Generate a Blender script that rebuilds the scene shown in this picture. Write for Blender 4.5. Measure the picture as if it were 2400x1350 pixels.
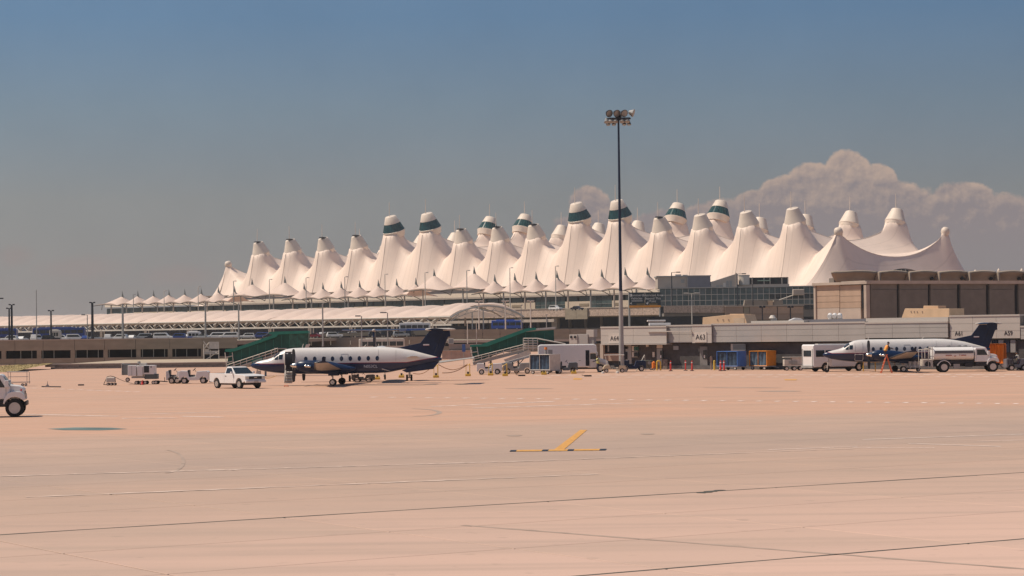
import bpy, math, random
from mathutils import Vector, Matrix
random.seed(7)
R = math.radians
SC = bpy.context.scene
COL = SC.collection
for _o in list(bpy.data.objects): bpy.data.objects.remove(_o)

# ---------------------------------------------------------------- camera
FPX = 5290.0; PHI = 0.012; PITCH = math.atan(107/FPX)
CAM = Vector((0, 0, 4.2))
CR = (Matrix.Rotation(R(90)+PITCH, 3, 'X') @ Matrix.Rotation(-PHI, 3, 'Z'))
cd = bpy.data.cameras.new('camera'); cd.lens = FPX/2400*36; cd.sensor_width = 36
cd.clip_start = 1; cd.clip_end = 60000
co = bpy.data.objects.new('camera', cd); COL.objects.link(co)
co.matrix_world = Matrix.Translation(CAM) @ CR.to_4x4()
SC.camera = co

# ---------------------------------------------------------------- world, sun, exposure
SUN_DIR = Vector((-0.54, 0.02, 0.84)).normalized()
SUN_EL = math.asin(SUN_DIR.z); SUN_AZ = math.atan2(SUN_DIR.x, SUN_DIR.y)
w = bpy.data.worlds.new("World"); SC.world = w; w.use_nodes = True
nt = w.node_tree; nt.nodes.clear()
def N(t, **k):
    n = nt.nodes.new(t)
    for a, b in k.items(): setattr(n, a, b)
    return n
def M(op, a, b=None, c=None, clamp=False):
    n = N('ShaderNodeMath', operation=op); n.use_clamp = clamp
    for i, v in enumerate((a, b, c)):
        if v is None: continue
        if isinstance(v, (int, float)): n.inputs[i].default_value = v
        else: nt.links.new(v, n.inputs[i])
    return n.outputs[0]
def MIX(f, a, b, t='MIX'):
    n = N('ShaderNodeMix', data_type='RGBA', blend_type=t)
    for i, v in ((0, f), (6, a), (7, b)):
        if isinstance(v, (int, float)): n.inputs[i].default_value = v
        elif isinstance(v, tuple): n.inputs[i].default_value = (*v, 1)
        else: nt.links.new(v, n.inputs[i])
    return n.outputs[2]
sky = N('ShaderNodeTexSky', sky_type='NISHITA'); sky.sun_disc = False
sky.sun_elevation = SUN_EL; sky.sun_rotation = SUN_AZ; sky.altitude = 1600
sky.dust_density = 2.0; sky.air_density = 1.0; sky.ozone_density = 2.0
tc = N('ShaderNodeTexCoord'); sp = N('ShaderNodeSeparateXYZ'); nt.links.new(tc.outputs['Generated'], sp.inputs[0])
X_, Y_, Z_ = sp.outputs
# the smoggy air tints the sky near the horizon brown-grey, higher up it is a deep dusty blue
ramp = N('ShaderNodeValToRGB'); nt.links.new(M('MULTIPLY', Z_, 4.0), ramp.inputs[0])
cr = ramp.color_ramp; cr.elements[0].position = 0.0; cr.elements[0].color = (0.182, 0.150, 0.150, 1)
cr.elements[1].position = 1.0; cr.elements[1].color = (0.135, 0.19, 0.26, 1)
for p_, c_ in ((0.10, (0.181, 0.154, 0.155)), (0.24, (0.190, 0.166, 0.158)), (0.40, (0.158, 0.172, 0.185)), (0.56, (0.118, 0.166, 0.215))):
    e = cr.elements.new(p_); e.color = (*c_, 1)
# nishita brightness normalised near the horizon, tinted by the ramp
TINT = 0.62
skyc = MIX(TINT, sky.outputs[0], (3.6, 3.6, 3.6))
skyc = MIX(1.0, skyc, ramp.outputs[0], 'MULTIPLY')
skyc = MIX(1.0, skyc, (3.55, 3.55, 3.55), 'MULTIPLY')
az = N('ShaderNodeMapRange'); nt.links.new(X_, az.inputs[0]); az.inputs[1].default_value = -0.24; az.inputs[2].default_value = 0.24
skyc = MIX(1.0, skyc, MIX(az.outputs[0], (1.03, 1.09, 1.10), (0.86, 0.93, 0.97)), 'MULTIPLY')
# cumulus bank on the horizon, described by blobs in tangent coordinates of the view north
u_ = M('ADD', M('MULTIPLY', M('DIVIDE', X_, M('MAXIMUM', Y_, 0.05)), FPX), 1200.0)
v_ = M('MULTIPLY', M('DIVIDE', Z_, M('MAXIMUM', Y_, 0.05)), FPX)
comb = N('ShaderNodeCombineXYZ'); nt.links.new(M('MULTIPLY', u_, 0.01), comb.inputs[0]); nt.links.new(M('MULTIPLY', v_, 0.01), comb.inputs[1])
def noise(scale, det, rough=0.6, off=0.0):
    n = N('ShaderNodeTexNoise'); n.inputs['Scale'].default_value = scale; n.inputs['Detail'].default_value = det
    n.inputs['Roughness'].default_value = rough; comb_src = comb.outputs[0]
    mp = N('ShaderNodeMapping'); mp.inputs[1].default_value = (off, off*0.7, off*1.3); nt.links.new(comb_src, mp.inputs[0]); nt.links.new(mp.outputs[0], n.inputs[0])
    return n.outputs[0]
n1 = noise(1.6, 6, 0.62); n2 = noise(5.0, 4, 0.6, 3.0); n3 = noise(0.35, 4, 0.6, 9.0)
def hz(px, py): return px, (782-PHI*(px-1200))-py
def blobs(bl, amp):
    acc = None
    for (px, py, rx, ry) in bl:
        a, b = hz(px, py)
        dx = M('MULTIPLY', M('SUBTRACT', u_, a), 1/rx); dy = M('MULTIPLY', M('SUBTRACT', v_, b), 1/ry)
        d = M('SUBTRACT', 1.0, M('SQRT', M('ADD', M('MULTIPLY', dx, dx), M('MULTIPLY', dy, dy))))
        acc = d if acc is None else M('MAXIMUM', acc, d)
    acc = M('ADD', acc, M('MULTIPLY', M('SUBTRACT', n1, 0.5), amp))
    return M('ADD', acc, M('MULTIPLY', M('SUBTRACT', n2, 0.5), amp*0.6))
main = blobs([(1992, 410, 62, 62), (1910, 425, 62, 48), (2062, 430, 48, 50), (1850, 462, 75, 52), (1780, 490, 70, 48),
              (2110, 470, 50, 42), (2000, 520, 260, 110), (2260, 480, 85, 60), (2350, 560, 140, 110), (1700, 525, 110, 62),
              (1570, 545, 130, 55), (1385, 492, 55, 58), (1400, 545, 110, 60), (2180, 600, 420, 130), (2600, 520, 200, 120)], 0.42)
far_ = blobs([(35, 600, 52, 32), (190, 630, 130, 36), (420, 645, 110, 30), (-150, 610, 120, 50)], 0.55)
mm = M('MULTIPLY', main, 9.0, clamp=True); mf = M('MULTIPLY', M('MULTIPLY', far_, 1.6, clamp=True), 0.45)
# cloud tone: sunny crowns warmer, lower bank dissolves into haze
def noise2(scale, det, rough, loc, off):
    n = N('ShaderNodeTexNoise'); n.inputs['Scale'].default_value = scale; n.inputs['Detail'].default_value = det; n.inputs['Roughness'].default_value = rough
    mp = N('ShaderNodeMapping'); mp.inputs[1].default_value = (off+loc[0], off*0.7+loc[1], off*1.3); nt.links.new(comb.outputs[0], mp.inputs[0]); nt.links.new(mp.outputs[0], n.inputs[0]); return n.outputs[0]
e1 = M('SUBTRACT', n1, noise2(1.6, 6, 0.62, (-0.10, 0.13), 0.0)); e2 = M('SUBTRACT', n2, noise2(5.0, 4, 0.6, (-0.04, 0.05), 3.0))
relief = M('ADD', M('MULTIPLY', e1, 2.3), M('MULTIPLY', e2, 0.7))
rim = M('MULTIPLY', M('SUBTRACT', 0.42, main), 0.9, clamp=True)
lit = M('ADD', M('ADD', relief, rim), M('MULTIPLY', M('SUBTRACT', v_, 270), 0.0055), clamp=True)
cloudc = MIX(lit, (0.268, 0.230, 0.238), (0.50, 0.372, 0.305))
fade = M('MULTIPLY', M('SUBTRACT', v_, 20), 1/230, clamp=True)
fade = M('ADD', M('MULTIPLY', fade, 0.62), 0.28)
front = M('GREATER_THAN', Y_, 0.2)
skyc = MIX(1.0, skyc, MIX(n3, (0.90, 0.91, 0.92), (1.08, 1.07, 1.06)), 'MULTIPLY')
k1 = M('MULTIPLY', M('MULTIPLY', mm, fade), front)
out = MIX(k1, skyc, MIX(1.0, cloudc, (10.0, 10.0, 10.0), 'MULTIPLY'))
out = MIX(M('MULTIPLY', mf, front), out, (3.0, 2.45, 2.35))
bg = N('ShaderNodeBackground'); bg.inputs[1].default_value = 0.10
nt.links.new(out, bg.inputs[0]); wo = N('ShaderNodeOutputWorld'); nt.links.new(bg.outputs[0], wo.inputs[0])
sl = bpy.data.lights.new('sun', 'SUN'); sl.energy = 4.8; sl.angle = R(0.5); sl.color = (1.0, 0.88, 0.72)
so = bpy.data.objects.new('sun', sl); COL.objects.link(so); so.location = (0, 0, 300)
so.rotation_euler = SUN_DIR.to_track_quat('Z', 'Y').to_euler()
SC.view_settings.view_transform = 'Standard'; SC.view_settings.look = 'None'
SC.view_settings.exposure = 0.0; SC.view_settings.gamma = 1.0; SC.view_settings.use_curve_mapping = False
SC.cycles.max_bounces = 6; SC.cycles.diffuse_bounces = 3

# ---------------------------------------------------------------- projection helpers (photo pixels 2400x1350 -> metres)
def ray(px, py): return CR @ Vector(((px-1200)/FPX, (675-py)/FPX, -1))
def P(px, py, d):
    r = ray(px, py); return CAM + r*(d/r.y)
def G(px, py):
    r = ray(px, py); return CAM + r*(-CAM.z/r.z)
def hor(px): return 782-PHI*(px-1200)
def XP(px, d, z=0.0): return P(px, hor(px)-(z-CAM.z)*FPX/d, d).x
class Frame:
    """vertical plane through two ground points; local x along, y away from camera, z up"""
    def __init__(s, o, dvec):
        s.o = Vector(o); s.d = Vector(dvec).normalized(); s.n = Vector((-s.d.y, s.d.x)); s.rz = math.atan2(s.d.y, s.d.x)
    @staticmethod
    def pp(px0, d0, px1, d1):
        a = Vector((XP(px0, d0, 5), d0)); b = Vector((XP(px1, d1, 5), d1)); return Frame(a, b-a)
    def p(s, px, py, off=0.0):
        r = ray(px, py); o = s.o + s.n*off
        rr = Vector((r.x, r.y)); c = Vector((CAM.x, CAM.y))
        t = (o-c).dot(s.n)/rr.dot(s.n); h = c+rr*t
        return (h-o).dot(s.d), CAM.z+r.z*t
    def x(s, px, off=0.0, py=700): return s.p(px, py, off)[0]

# ---------------------------------------------------------------- materials
MATS = {}
def mat(name, col, rough=0.6, metal=0.0, var=0.12, scale=1.5, bump=0.0, spec=0.4, emit=None, stretch=None, trans=0.0):
    if name in MATS: return MATS[name]
    m = bpy.data.materials.new(name); m.use_nodes = True; t = m.node_tree; b = t.nodes['Principled BSDF']
    b.inputs['Roughness'].default_value = rough; b.inputs['Metallic'].default_value = metal
    b.inputs['Specular IOR Level'].default_value = spec
    c = t.nodes.new('ShaderNodeTexCoord'); n = t.nodes.new('ShaderNodeTexNoise'); n.inputs['Scale'].default_value = scale; n.inputs['Detail'].default_value = 5
    src = c.outputs['Object']
    if stretch:
        mp = t.nodes.new('ShaderNodeMapping'); mp.inputs['Scale'].default_value = stretch; t.links.new(src, mp.inputs[0]); src = mp.outputs[0]
    t.links.new(src, n.inputs[0])
    x = t.nodes.new('ShaderNodeMix'); x.data_type = 'RGBA'; rp = t.nodes.new('ShaderNodeMapRange')
    rp.inputs[1].default_value = 0.3; rp.inputs[2].default_value = 0.7; t.links.new(n.outputs[0], rp.inputs[0]); t.links.new(rp.outputs[0], x.inputs[0])
    x.inputs[6].default_value = (*[max(0, v*(1-var)) for v in col], 1); x.inputs[7].default_value = (*[min(1, v*(1+var*0.7)) for v in col], 1)
    t.links.new(x.outputs[2], b.inputs['Base Color'])
    if bump:
        bp = t.nodes.new('ShaderNodeBump'); bp.inputs['Strength'].default_value = bump; bp.inputs['Distance'].default_value = 0.05
        t.links.new(n.outputs[0], bp.inputs['Height']); t.links.new(bp.outputs[0], b.inputs['Normal'])
    if emit: b.inputs['Emission Color'].default_value = (*emit, 1); b.inputs['Emission Strength'].default_value = 1
    if trans:
        tr = t.nodes.new('ShaderNodeBsdfTranslucent'); tr.inputs[0].default_value = (*col, 1); ms = t.nodes.new('ShaderNodeMixShader'); ms.inputs[0].default_value = trans
        t.links.new(b.outputs[0], ms.inputs[1]); t.links.new(tr.outputs[0], ms.inputs[2]); t.links.new(ms.outputs[0], t.nodes['Material Output'].inputs[0])
    MATS[name] = m; return m
TENT = mat('tent_fabric', (0.87, 0.69, 0.58), 0.55, var=0.05, scale=0.12, trans=0.10)
FAB2 = mat('canopy_fabric', (0.80, 0.62, 0.53), 0.6, var=0.07, scale=0.3, trans=0.25)
_t = TENT.node_tree; _b = _t.nodes['Principled BSDF']; _l = _b.inputs['Base Color'].links[0].from_socket
_c = _t.nodes.new('ShaderNodeTexCoord'); _s = _t.nodes.new('ShaderNodeSeparateXYZ'); _t.links.new(_c.outputs['Object'], _s.inputs[0])
def _pp(sock, per, wd):
    n = _t.nodes.new('ShaderNodeMath'); n.operation = 'PINGPONG'; _t.links.new(sock, n.inputs[0]); n.inputs[1].default_value = per/2
    q = _t.nodes.new('ShaderNodeMapRange'); _t.links.new(n.outputs[0], q.inputs[0]); q.inputs[1].default_value = wd; q.inputs[2].default_value = wd*2.2; q.inputs[3].default_value = 1; q.inputs[4].default_value = 0; return q.outputs[0]
_m = _t.nodes.new('ShaderNodeMix'); _m.data_type = 'RGBA'; _k = _t.nodes.new('ShaderNodeMath'); _k.operation = 'MULTIPLY'; _k.inputs[1].default_value = 0.22
_t.links.new(_pp(_s.outputs[0], 3.4, 0.09), _k.inputs[0]); _t.links.new(_k.outputs[0], _m.inputs[0]); _t.links.new(_l, _m.inputs[6]); _m.inputs[7].default_value = (0.5, 0.38, 0.31, 1)
_n = _t.nodes.new('ShaderNodeTexNoise'); _n.inputs['Scale'].default_value = 0.5; _n.inputs['Detail'].default_value = 6; _mp = _t.nodes.new('ShaderNodeMapping'); _mp.inputs['Scale'].default_value = (1.0, 0.3, 0.12); _t.links.new(_c.outputs['Object'], _mp.inputs[0]); _t.links.new(_mp.outputs[0], _n.inputs[0])
_r = _t.nodes.new('ShaderNodeMapRange'); _r.inputs[1].default_value = 0.5; _r.inputs[2].default_value = 0.8; _r.inputs[4].default_value = 0.28; _t.links.new(_n.outputs[0], _r.inputs[0])
_m2 = _t.nodes.new('ShaderNodeMix'); _m2.data_type = 'RGBA'; _t.links.new(_r.outputs[0], _m2.inputs[0]); _t.links.new(_m.outputs[2], _m2.inputs[6]); _m2.inputs[7].default_value = (0.56, 0.45, 0.37, 1); _t.links.new(_m2.outputs[2], _b.inputs['Base Color'])
CAPM = mat('cap_white', (0.68, 0.565, 0.47), 0.55, var=0.08, scale=0.4)
TEAL = mat('teal_glass', (0.008, 0.05, 0.048), 0.12, var=0.6, scale=0.9, spec=0.7)
CONC = mat('road_concrete', (0.29, 0.235, 0.175), 0.85, var=0.16, scale=0.35, stretch=(1, 1, 3))
CONC2 = mat('pale_concrete', (0.44, 0.36, 0.30), 0.8, var=0.12, scale=0.5)
FGLASS = mat('facade_glass', (0.03, 0.06, 0.065), 0.15, var=0.4, scale=0.6, spec=0.6)
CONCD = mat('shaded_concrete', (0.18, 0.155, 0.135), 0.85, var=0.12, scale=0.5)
STONE = mat('rough_stone', (0.46, 0.34, 0.27), 0.9, var=0.35, scale=2.2, bump=0.4)
PANEL = mat('metal_panel', (0.50, 0.445, 0.40), 0.45, var=0.05, scale=0.5)
PANELD = mat('grey_panel', (0.40, 0.37, 0.345), 0.5, var=0.06, scale=0.5)
BRICK = mat('dark_block', (0.07, 0.065, 0.066), 0.9, var=0.25, scale=1.4)
TAN = mat('tan_sheet', (0.60, 0.40, 0.25), 0.6, var=0.1, scale=1.0)
DGLASS = mat('dark_glass', (0.018, 0.028, 0.035), 0.12, var=0.5, scale=0.6, spec=0.6)
CGLASS = mat('curtain_glass', (0.065, 0.10, 0.105), 0.2, var=0.35, scale=0.5, spec=0.5)
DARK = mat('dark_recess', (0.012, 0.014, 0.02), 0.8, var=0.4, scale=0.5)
NAVYD = mat('deep_blue_shade', (0.012, 0.02, 0.05), 0.6, var=0.5, scale=0.4)  # shade on the lower terminal level is put into this dark blue
BLUE = mat('blue_paint', (0.04, 0.12, 0.42), 0.45, var=0.15)
LBLUE = mat('pale_blue_paint', (0.22, 0.32, 0.60), 0.5, var=0.1)
STEEL = mat('white_steel', (0.56, 0.50, 0.44), 0.5, var=0.08)
GREY = mat('grey_steel', (0.30, 0.29, 0.28), 0.5, var=0.12)
BLACK = mat('black_paint', (0.02, 0.02, 0.025), 0.5, var=0.2)
RUBBER = mat('rubber', (0.015, 0.015, 0.017), 0.85, var=0.2)
WHITE = mat('white_paint', (0.72, 0.68, 0.66), 0.35, var=0.04, spec=0.5)
WHITE2 = mat('dull_white_paint', (0.55, 0.49, 0.44), 0.5, var=0.15, scale=2)
CHROME = mat('bright_metal', (0.6, 0.57, 0.54), 0.25, metal=0.9, var=0.1)
GREEN = mat('green_paint', (0.008, 0.08, 0.058), 0.55, var=0.3, scale=1.2)
GREENL = mat('green_roof_paint', (0.02, 0.21, 0.15), 0.5, var=0.15, scale=1.2)
NAVY = mat('navy_paint', (0.004, 0.016, 0.055), 0.35, var=0.3, scale=1.5, spec=0.35)
YELLOW = mat('yellow_paint', (0.70, 0.45, 0.06), 0.5, var=0.1)
ORANGE = mat('orange_paint', (0.75, 0.20, 0.025), 0.5, var=0.08)
RED = mat('red_plastic', (0.70, 0.06, 0.05), 0.5, var=0.1)
GRASS = mat('dry_grass', (0.30, 0.22, 0.09), 0.95, var=0.45, scale=1.5, bump=0.5)
BROWNW = mat('brown_panel', (0.34, 0.235, 0.18), 0.7, var=0.12, scale=0.4)
BGREY = mat('blue_grey_sheet', (0.17, 0.16, 0.18), 0.6, var=0.1, scale=0.4)
VAULT = mat('vault_concrete', (0.30, 0.24, 0.19), 0.8, var=0.22, scale=0.25)
OIL = mat('oil_stain', (0.22, 0.22, 0.185), 0.6, var=0.3, scale=0.4)
PAINTF = mat('faded_marking', (0.70, 0.54, 0.45), 0.8, var=0.25, scale=2)
PAINTW = mat('white_marking', (0.85, 0.70, 0.62), 0.8, var=0.25, scale=3)
PAINTY = mat('yellow_marking', (0.60, 0.30, 0.075), 0.8, var=0.3, scale=5)
SEAL = mat('joint_sealant', (0.075, 0.07, 0.055), 0.8, var=0.3, scale=2)

# ---------------------------------------------------------------- mesh builder
class MB:
    def __init__(s): s.v = []; s.f = []; s.T = None
    def av(s, pts):
        b = len(s.v)
        for p in pts:
            p = Vector(p)
            if s.T is not None: p = s.T @ p
            s.v.append(tuple(p))
        return b
    def face(s, pts):
        b = s.av(pts); s.f.append(tuple(range(b, b+len(pts)))); return s
    def box(s, x0, x1, y0, y1, z0, z1):
        b = s.av([(x0, y0, z0), (x1, y0, z0), (x1, y1, z0), (x0, y1, z0), (x0, y0, z1), (x1, y0, z1), (x1, y1, z1), (x0, y1, z1)])
        for q in ((0, 3, 2, 1), (4, 5, 6, 7), (0, 1, 5, 4), (1, 2, 6, 5), (2, 3, 7, 6), (3, 0, 4, 7)): s.f.append(tuple(b+i for i in q))
        return s
    def prism(s, pts, y0, y1, taper=None):
        """polygon in xz extruded along y"""
        n = len(pts); b = s.av([(x, y0, z) for x, z in pts]+[(x, y1, z) for x, z in pts])
        s.f.append(tuple(b+i for i in range(n))); s.f.append(tuple(b+n+i for i in reversed(range(n))))
        for i in range(n):
            j = (i+1) % n; s.f.append((b+i, b+n+i, b+n+j, b+j))
        return s
    def cyl(s, p0, p1, r0, r1=None, n=8, caps=True):
        r1 = r0 if r1 is None else r1
        p0 = Vector(p0); p1 = Vector(p1); a = (p1-p0).normalized()
        q = Vector((0, 0, 1)) if abs(a.z) < 0.9 else Vector((1, 0, 0)); e = a.cross(q).normalized(); f = a.cross(e)
        pts = []
        for p, r in ((p0, r0), (p1, r1)):
            for i in range(n):
                t = 2*math.pi*i/n; pts.append(p+e*(r*math.cos(t))+f*(r*math.sin(t)))
        b = s.av(pts)
        for i in range(n):
            j = (i+1) % n; s.f.append((b+i, b+j, b+n+j, b+n+i))
        if caps: s.f.append(tuple(b+i for i in reversed(range(n)))); s.f.append(tuple(b+n+i for i in range(n)))
        return s
    def path(s, pts, r, n=6):
        for a, b in zip(pts[:-1], pts[1:]): s.cyl(a, b, r, n=n)
        return s
    def loft(s, rings, closed=True, caps=True):
        n = len(rings[0]); b = s.av([p for r in rings for p in r])
        for k in range(len(rings)-1):
            for i in range(n if closed else n-1):
                j = (i+1) % n; a0 = b+k*n; a1 = a0+n; s.f.append((a0+i, a0+j, a1+j, a1+i))
        if caps: s.f.append(tuple(b+i for i in reversed(range(n)))); s.f.append(tuple(b+(len(rings)-1)*n+i for i in range(n)))
        return s
    def grid(s, fn, nu, nv):
        b = s.av([fn(i/nu, j/nv) for j in range(nv+1) for i in range(nu+1)])
        for j in range(nv):
            for i in range(nu):
                a = b+j*(nu+1)+i; s.f.append((a, a+1, a+nu+2, a+nu+1))
        return s
    def build(s, name, m, parent=None, smooth=False, bev=0.0, label=None, loc=None, solid=0.0, angle=None):
        me = bpy.data.meshes.new(name); me.from_pydata(s.v, [], s.f); me.update(); me.materials.append(m)
        if smooth: me.polygons.foreach_set('use_smooth', [True]*len(me.polygons))
        if angle is not None: me.set_sharp_from_angle(angle=R(angle))
        o = bpy.data.objects.new(name, me); COL.objects.link(o)
        if parent is not None: o.parent = parent
        if loc is not None: o.location = loc
        if label: o['label'] = label
        if bev:
            b = o.modifiers.new('bevel', 'BEVEL'); b.width = bev; b.segments = 2; b.limit_method = 'ANGLE'; b.angle_limit = R(35); b.harden_normals = False
        if solid:
            b = o.modifiers.new('thick', 'SOLIDIFY'); b.thickness = solid; b.offset = -1
        return o
def thing(name, label, cat, loc=(0, 0, 0), rz=0.0, group=None):
    o = bpy.data.objects.new(name, None); COL.objects.link(o); o.empty_display_size = 0.3
    o.location = loc; o.rotation_euler = (0, 0, rz); o['label'] = label; o['category'] = cat
    if group: o['group'] = group
    return o
def tag(o, label, cat, group=None):
    o['label'] = label; o['category'] = cat
    if group: o['group'] = group
    return o
def struct(o, kind='structure'): o['kind'] = kind; return o
def kids(o): return [c for c in list(bpy.data.objects) if c.parent == o]
CH = {}
def dup(root, loc=None, rz=None, label=None, group=None):
    c = root.copy(); COL.objects.link(c)
    if loc is not None: c.location = loc
    if rz is not None: c.rotation_euler = (0, 0, rz)
    if label: c['label'] = label
    if group: c['group'] = group
    def rec(src, dst):
        for ch in src.children:
            d = ch.copy(); COL.objects.link(d); d.parent = dst; rec(ch, d)
    rec(root, c)
    return c
def fthing(F, name, label, cat, group=None): return thing(name, label, cat, (F.o.x, F.o.y, 0), F.rz, group)
def text(body, size, m, parent, name='lettering', loc=(0, 0, 0), rot=(R(90), 0, 0), ext=0.01, align='CENTER', sx=1.0):
    c = bpy.data.curves.new(name, 'FONT'); c.body = body; c.size = size; c.extrude = ext; c.align_x = align; c.align_y = 'CENTER'; c.resolution_u = 3
    t = bpy.data.objects.new('tmp_text', c); COL.objects.link(t)
    dg = bpy.context.evaluated_depsgraph_get(); me = bpy.data.meshes.new_from_object(t.evaluated_get(dg)); bpy.data.objects.remove(t)
    me.materials.clear(); me.materials.append(m)
    o = bpy.data.objects.new(name, me); COL.objects.link(o); o.parent = parent; o.location = loc; o.rotation_euler = rot; o.scale = (sx, 1, 1)
    return o
# ================================================================ GROUND
def ground_mat():
    m = bpy.data.materials.new('apron_concrete'); m.use_nodes = True; t = m.node_tree; b = t.nodes['Principled BSDF']
    L = t.links.new
    def nn(k, **a):
        n = t.nodes.new(k)
        for x, y in a.items(): setattr(n, x, y)
        return n
    geo = nn('ShaderNodeNewGeometry')
    def nz(scale, sc=(1, 1, 1), det=5, rot=0.0, rough=0.55):
        mp = nn('ShaderNodeMapping'); mp.inputs['Scale'].default_value = sc; mp.inputs['Rotation'].default_value = (0, 0, rot)
        n = nn('ShaderNodeTexNoise'); n.inputs['Scale'].default_value = scale; n.inputs['Detail'].default_value = det; n.inputs['Roughness'].default_value = rough
        L(geo.outputs['Position'], mp.inputs[0]); L(mp.outputs[0], n.inputs[0]); return n.outputs[0]
    def mr(x, a, c, lo=0.0, hi=1.0):
        n = nn('ShaderNodeMapRange'); L(x, n.inputs[0]); n.inputs[1].default_value = a; n.inputs[2].default_value = c
        n.inputs[3].default_value = lo; n.inputs[4].default_value = hi; return n.outputs[0]
    def mx(f, a, c, mode='MIX'):
        n = nn('ShaderNodeMix', data_type='RGBA', blend_type=mode)
        for i, v in ((0, f), (6, a), (7, c)):
            if isinstance(v, (int, float)): n.inputs[i].default_value = v
            elif isinstance(v, tuple): n.inputs[i].default_value = (*v, 1)
            else: L(v, n.inputs[i])
        return n.outputs[2]
    def ma(op, a, c, clamp=False):
        n = nn('ShaderNodeMath', operation=op); n.use_clamp = clamp
        for i, v in ((0, a), (1, c)):
            if isinstance(v, (int, float)): n.inputs[i].default_value = v
            else: L(v, n.inputs[i])
        return n.outputs[0]
    sx = nn('ShaderNodeSeparateXYZ'); L(geo.outputs['Position'], sx.inputs[0])
    y = sx.outputs[1]; x = sx.outputs[0]
    big = nz(0.02, det=4)
    # newer orange-toned pour beyond ~115 m, greyer worn taxi strip nearer
    edge = ma('ADD', ma('ADD', y, ma('MULTIPLY', x, -0.45)), ma('MULTIPLY', ma('SUBTRACT', big, 0.5), 30.0))
    far = mr(edge, 100, 110)
    col = mx(far, (0.44, 0.298, 0.228), (0.54, 0.308, 0.208))
    off = ma('ADD', ma('MULTIPLY', x, -0.54), ma('MULTIPLY', y, 0.84))
    strip = ma('MULTIPLY', mr(off, 60, 63), mr(off, 76, 70))
    col = mx(ma('MULTIPLY', strip, 0.75), col, (0.365, 0.263, 0.215))
    near = mr(off, 54, 28); col = mx(ma('MULTIPLY', near, 0.85), col, (0.65, 0.43, 0.35))
    sp_ = nz(1.7, det=2, rough=0.4); col = mx(ma('MULTIPLY', mr(sp_, 0.68, 0.74), 0.30), col, (0.22, 0.17, 0.135))
    st = nz(0.12, (0.5, 2.5, 1), 6, R(-33), 0.65); col = mx(ma('MULTIPLY', mr(st, 0.54, 0.66), 0.22), col, (0.30, 0.235, 0.19))
    # tyre-run streaks along the taxi direction and blotches
    s1 = nz(0.5, (0.06, 1.6, 1), 6, R(-33)); col = mx(ma('MULTIPLY', mr(s1, 0.50, 0.70), 0.34), col, (0.27, 0.215, 0.175))
    s2 = nz(0.35, (0.05, 1.0, 1), 5, R(-4)); col = mx(ma('MULTIPLY', mr(s2, 0.48, 0.68), 0.36), col, (0.31, 0.235, 0.19))
    b1 = nz(0.25, det=7, rough=0.65); col = mx(mr(b1, 0.35, 0.7, 0, 0.26), col, (0.60, 0.40, 0.30))
    b2 = nz(0.9, det=6, rough=0.7); col = mx(ma('MULTIPLY', mr(b2, 0.60, 0.76), 0.24), col, (0.25, 0.2, 0.16))
    fine = nz(30, det=3); col = mx(mr(fine, 0.3, 0.7, 0, 0.09), col, (0.30, 0.23, 0.19))
    # object-to-object tone of the slabs
    oi = nn('ShaderNodeObjectInfo'); col = mx(mr(oi.outputs['Random'], 0, 1, 0, 0.24), col, (0.36, 0.27, 0.21))
    # joints of the far slabs (too shallow to see as geometry)
    mp = nn('ShaderNodeMapping'); mp.inputs['Rotation'].default_value = (0, 0, R(-33)); L(geo.outputs['Position'], mp.inputs[0])
    sj = nn('ShaderNodeSeparateXYZ'); L(mp.outputs[0], sj.inputs[0])
    def joint(c, per, ph, wd):
        f = nn('ShaderNodeMath', operation='PINGPONG'); L(ma('SUBTRACT', c, ph), f.inputs[0]); f.inputs[1].default_value = per/2
        return ma('LESS_THAN', f.outputs[0], wd)
    jf = ma('GREATER_THAN', off, 106)
    j = ma('MAXIMUM', joint(sj.outputs[1], 9.8, 46.9, 0.09), joint(sj.outputs[0], 14.7, 2.0, 0.06))
    col = mx(ma('MULTIPLY', ma('MULTIPLY', j, jf), 0.30), col, (0.16, 0.13, 0.1))
    L(col, b.inputs['Base Color']); b.inputs['Roughness'].default_value = 0.78; b.inputs['Specular IOR Level'].default_value = 0.25
    bp = nn('ShaderNodeBump'); bp.inputs['Strength'].default_value = 0.15; bp.inputs['Distance'].default_value = 0.01; L(fine, bp.inputs['Height']); L(bp.outputs[0], b.inputs['Normal'])
    return m
APRON = ground_mat()
SUBM = mat('earth_base', (0.20, 0.16, 0.125), 0.9, var=0.2)
struct(MB().box(-1500, 1500, -800, 6000, -1.2, -0.25).build('ground', mat('prairie', (0.30, 0.24, 0.17), 0.95, var=0.3, scale=0.01)))
# far apron sheet beyond the modelled slabs and the joint bed beneath the near slabs
A33 = R(33); E1 = Vector((math.cos(A33), math.sin(A33))); E2 = Vector((-math.sin(A33), math.cos(A33)))
def gxy(a, b): return E1*a+E2*b     # a along the joints, b across
SL = 4.9; OFF0 = 46.9
m = MB(); q = [gxy(-700, OFF0+12*SL), gxy(900, OFF0+12*SL), gxy(900, 900), gxy(-700, 900)]
m.face([(p.x, p.y, 0) for p in q])
# everything behind/left/right of the slab field, same sheet
apron = struct(m.build('apron', APRON))
m = MB(); q = [gxy(-700, -300), gxy(900, -300), gxy(900, OFF0+12*SL), gxy(-700, OFF0+12*SL)]
m.face([(p.x, p.y, -0.03) for p in q]); struct(m.build('apron_joint_bed', SEAL))
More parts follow.
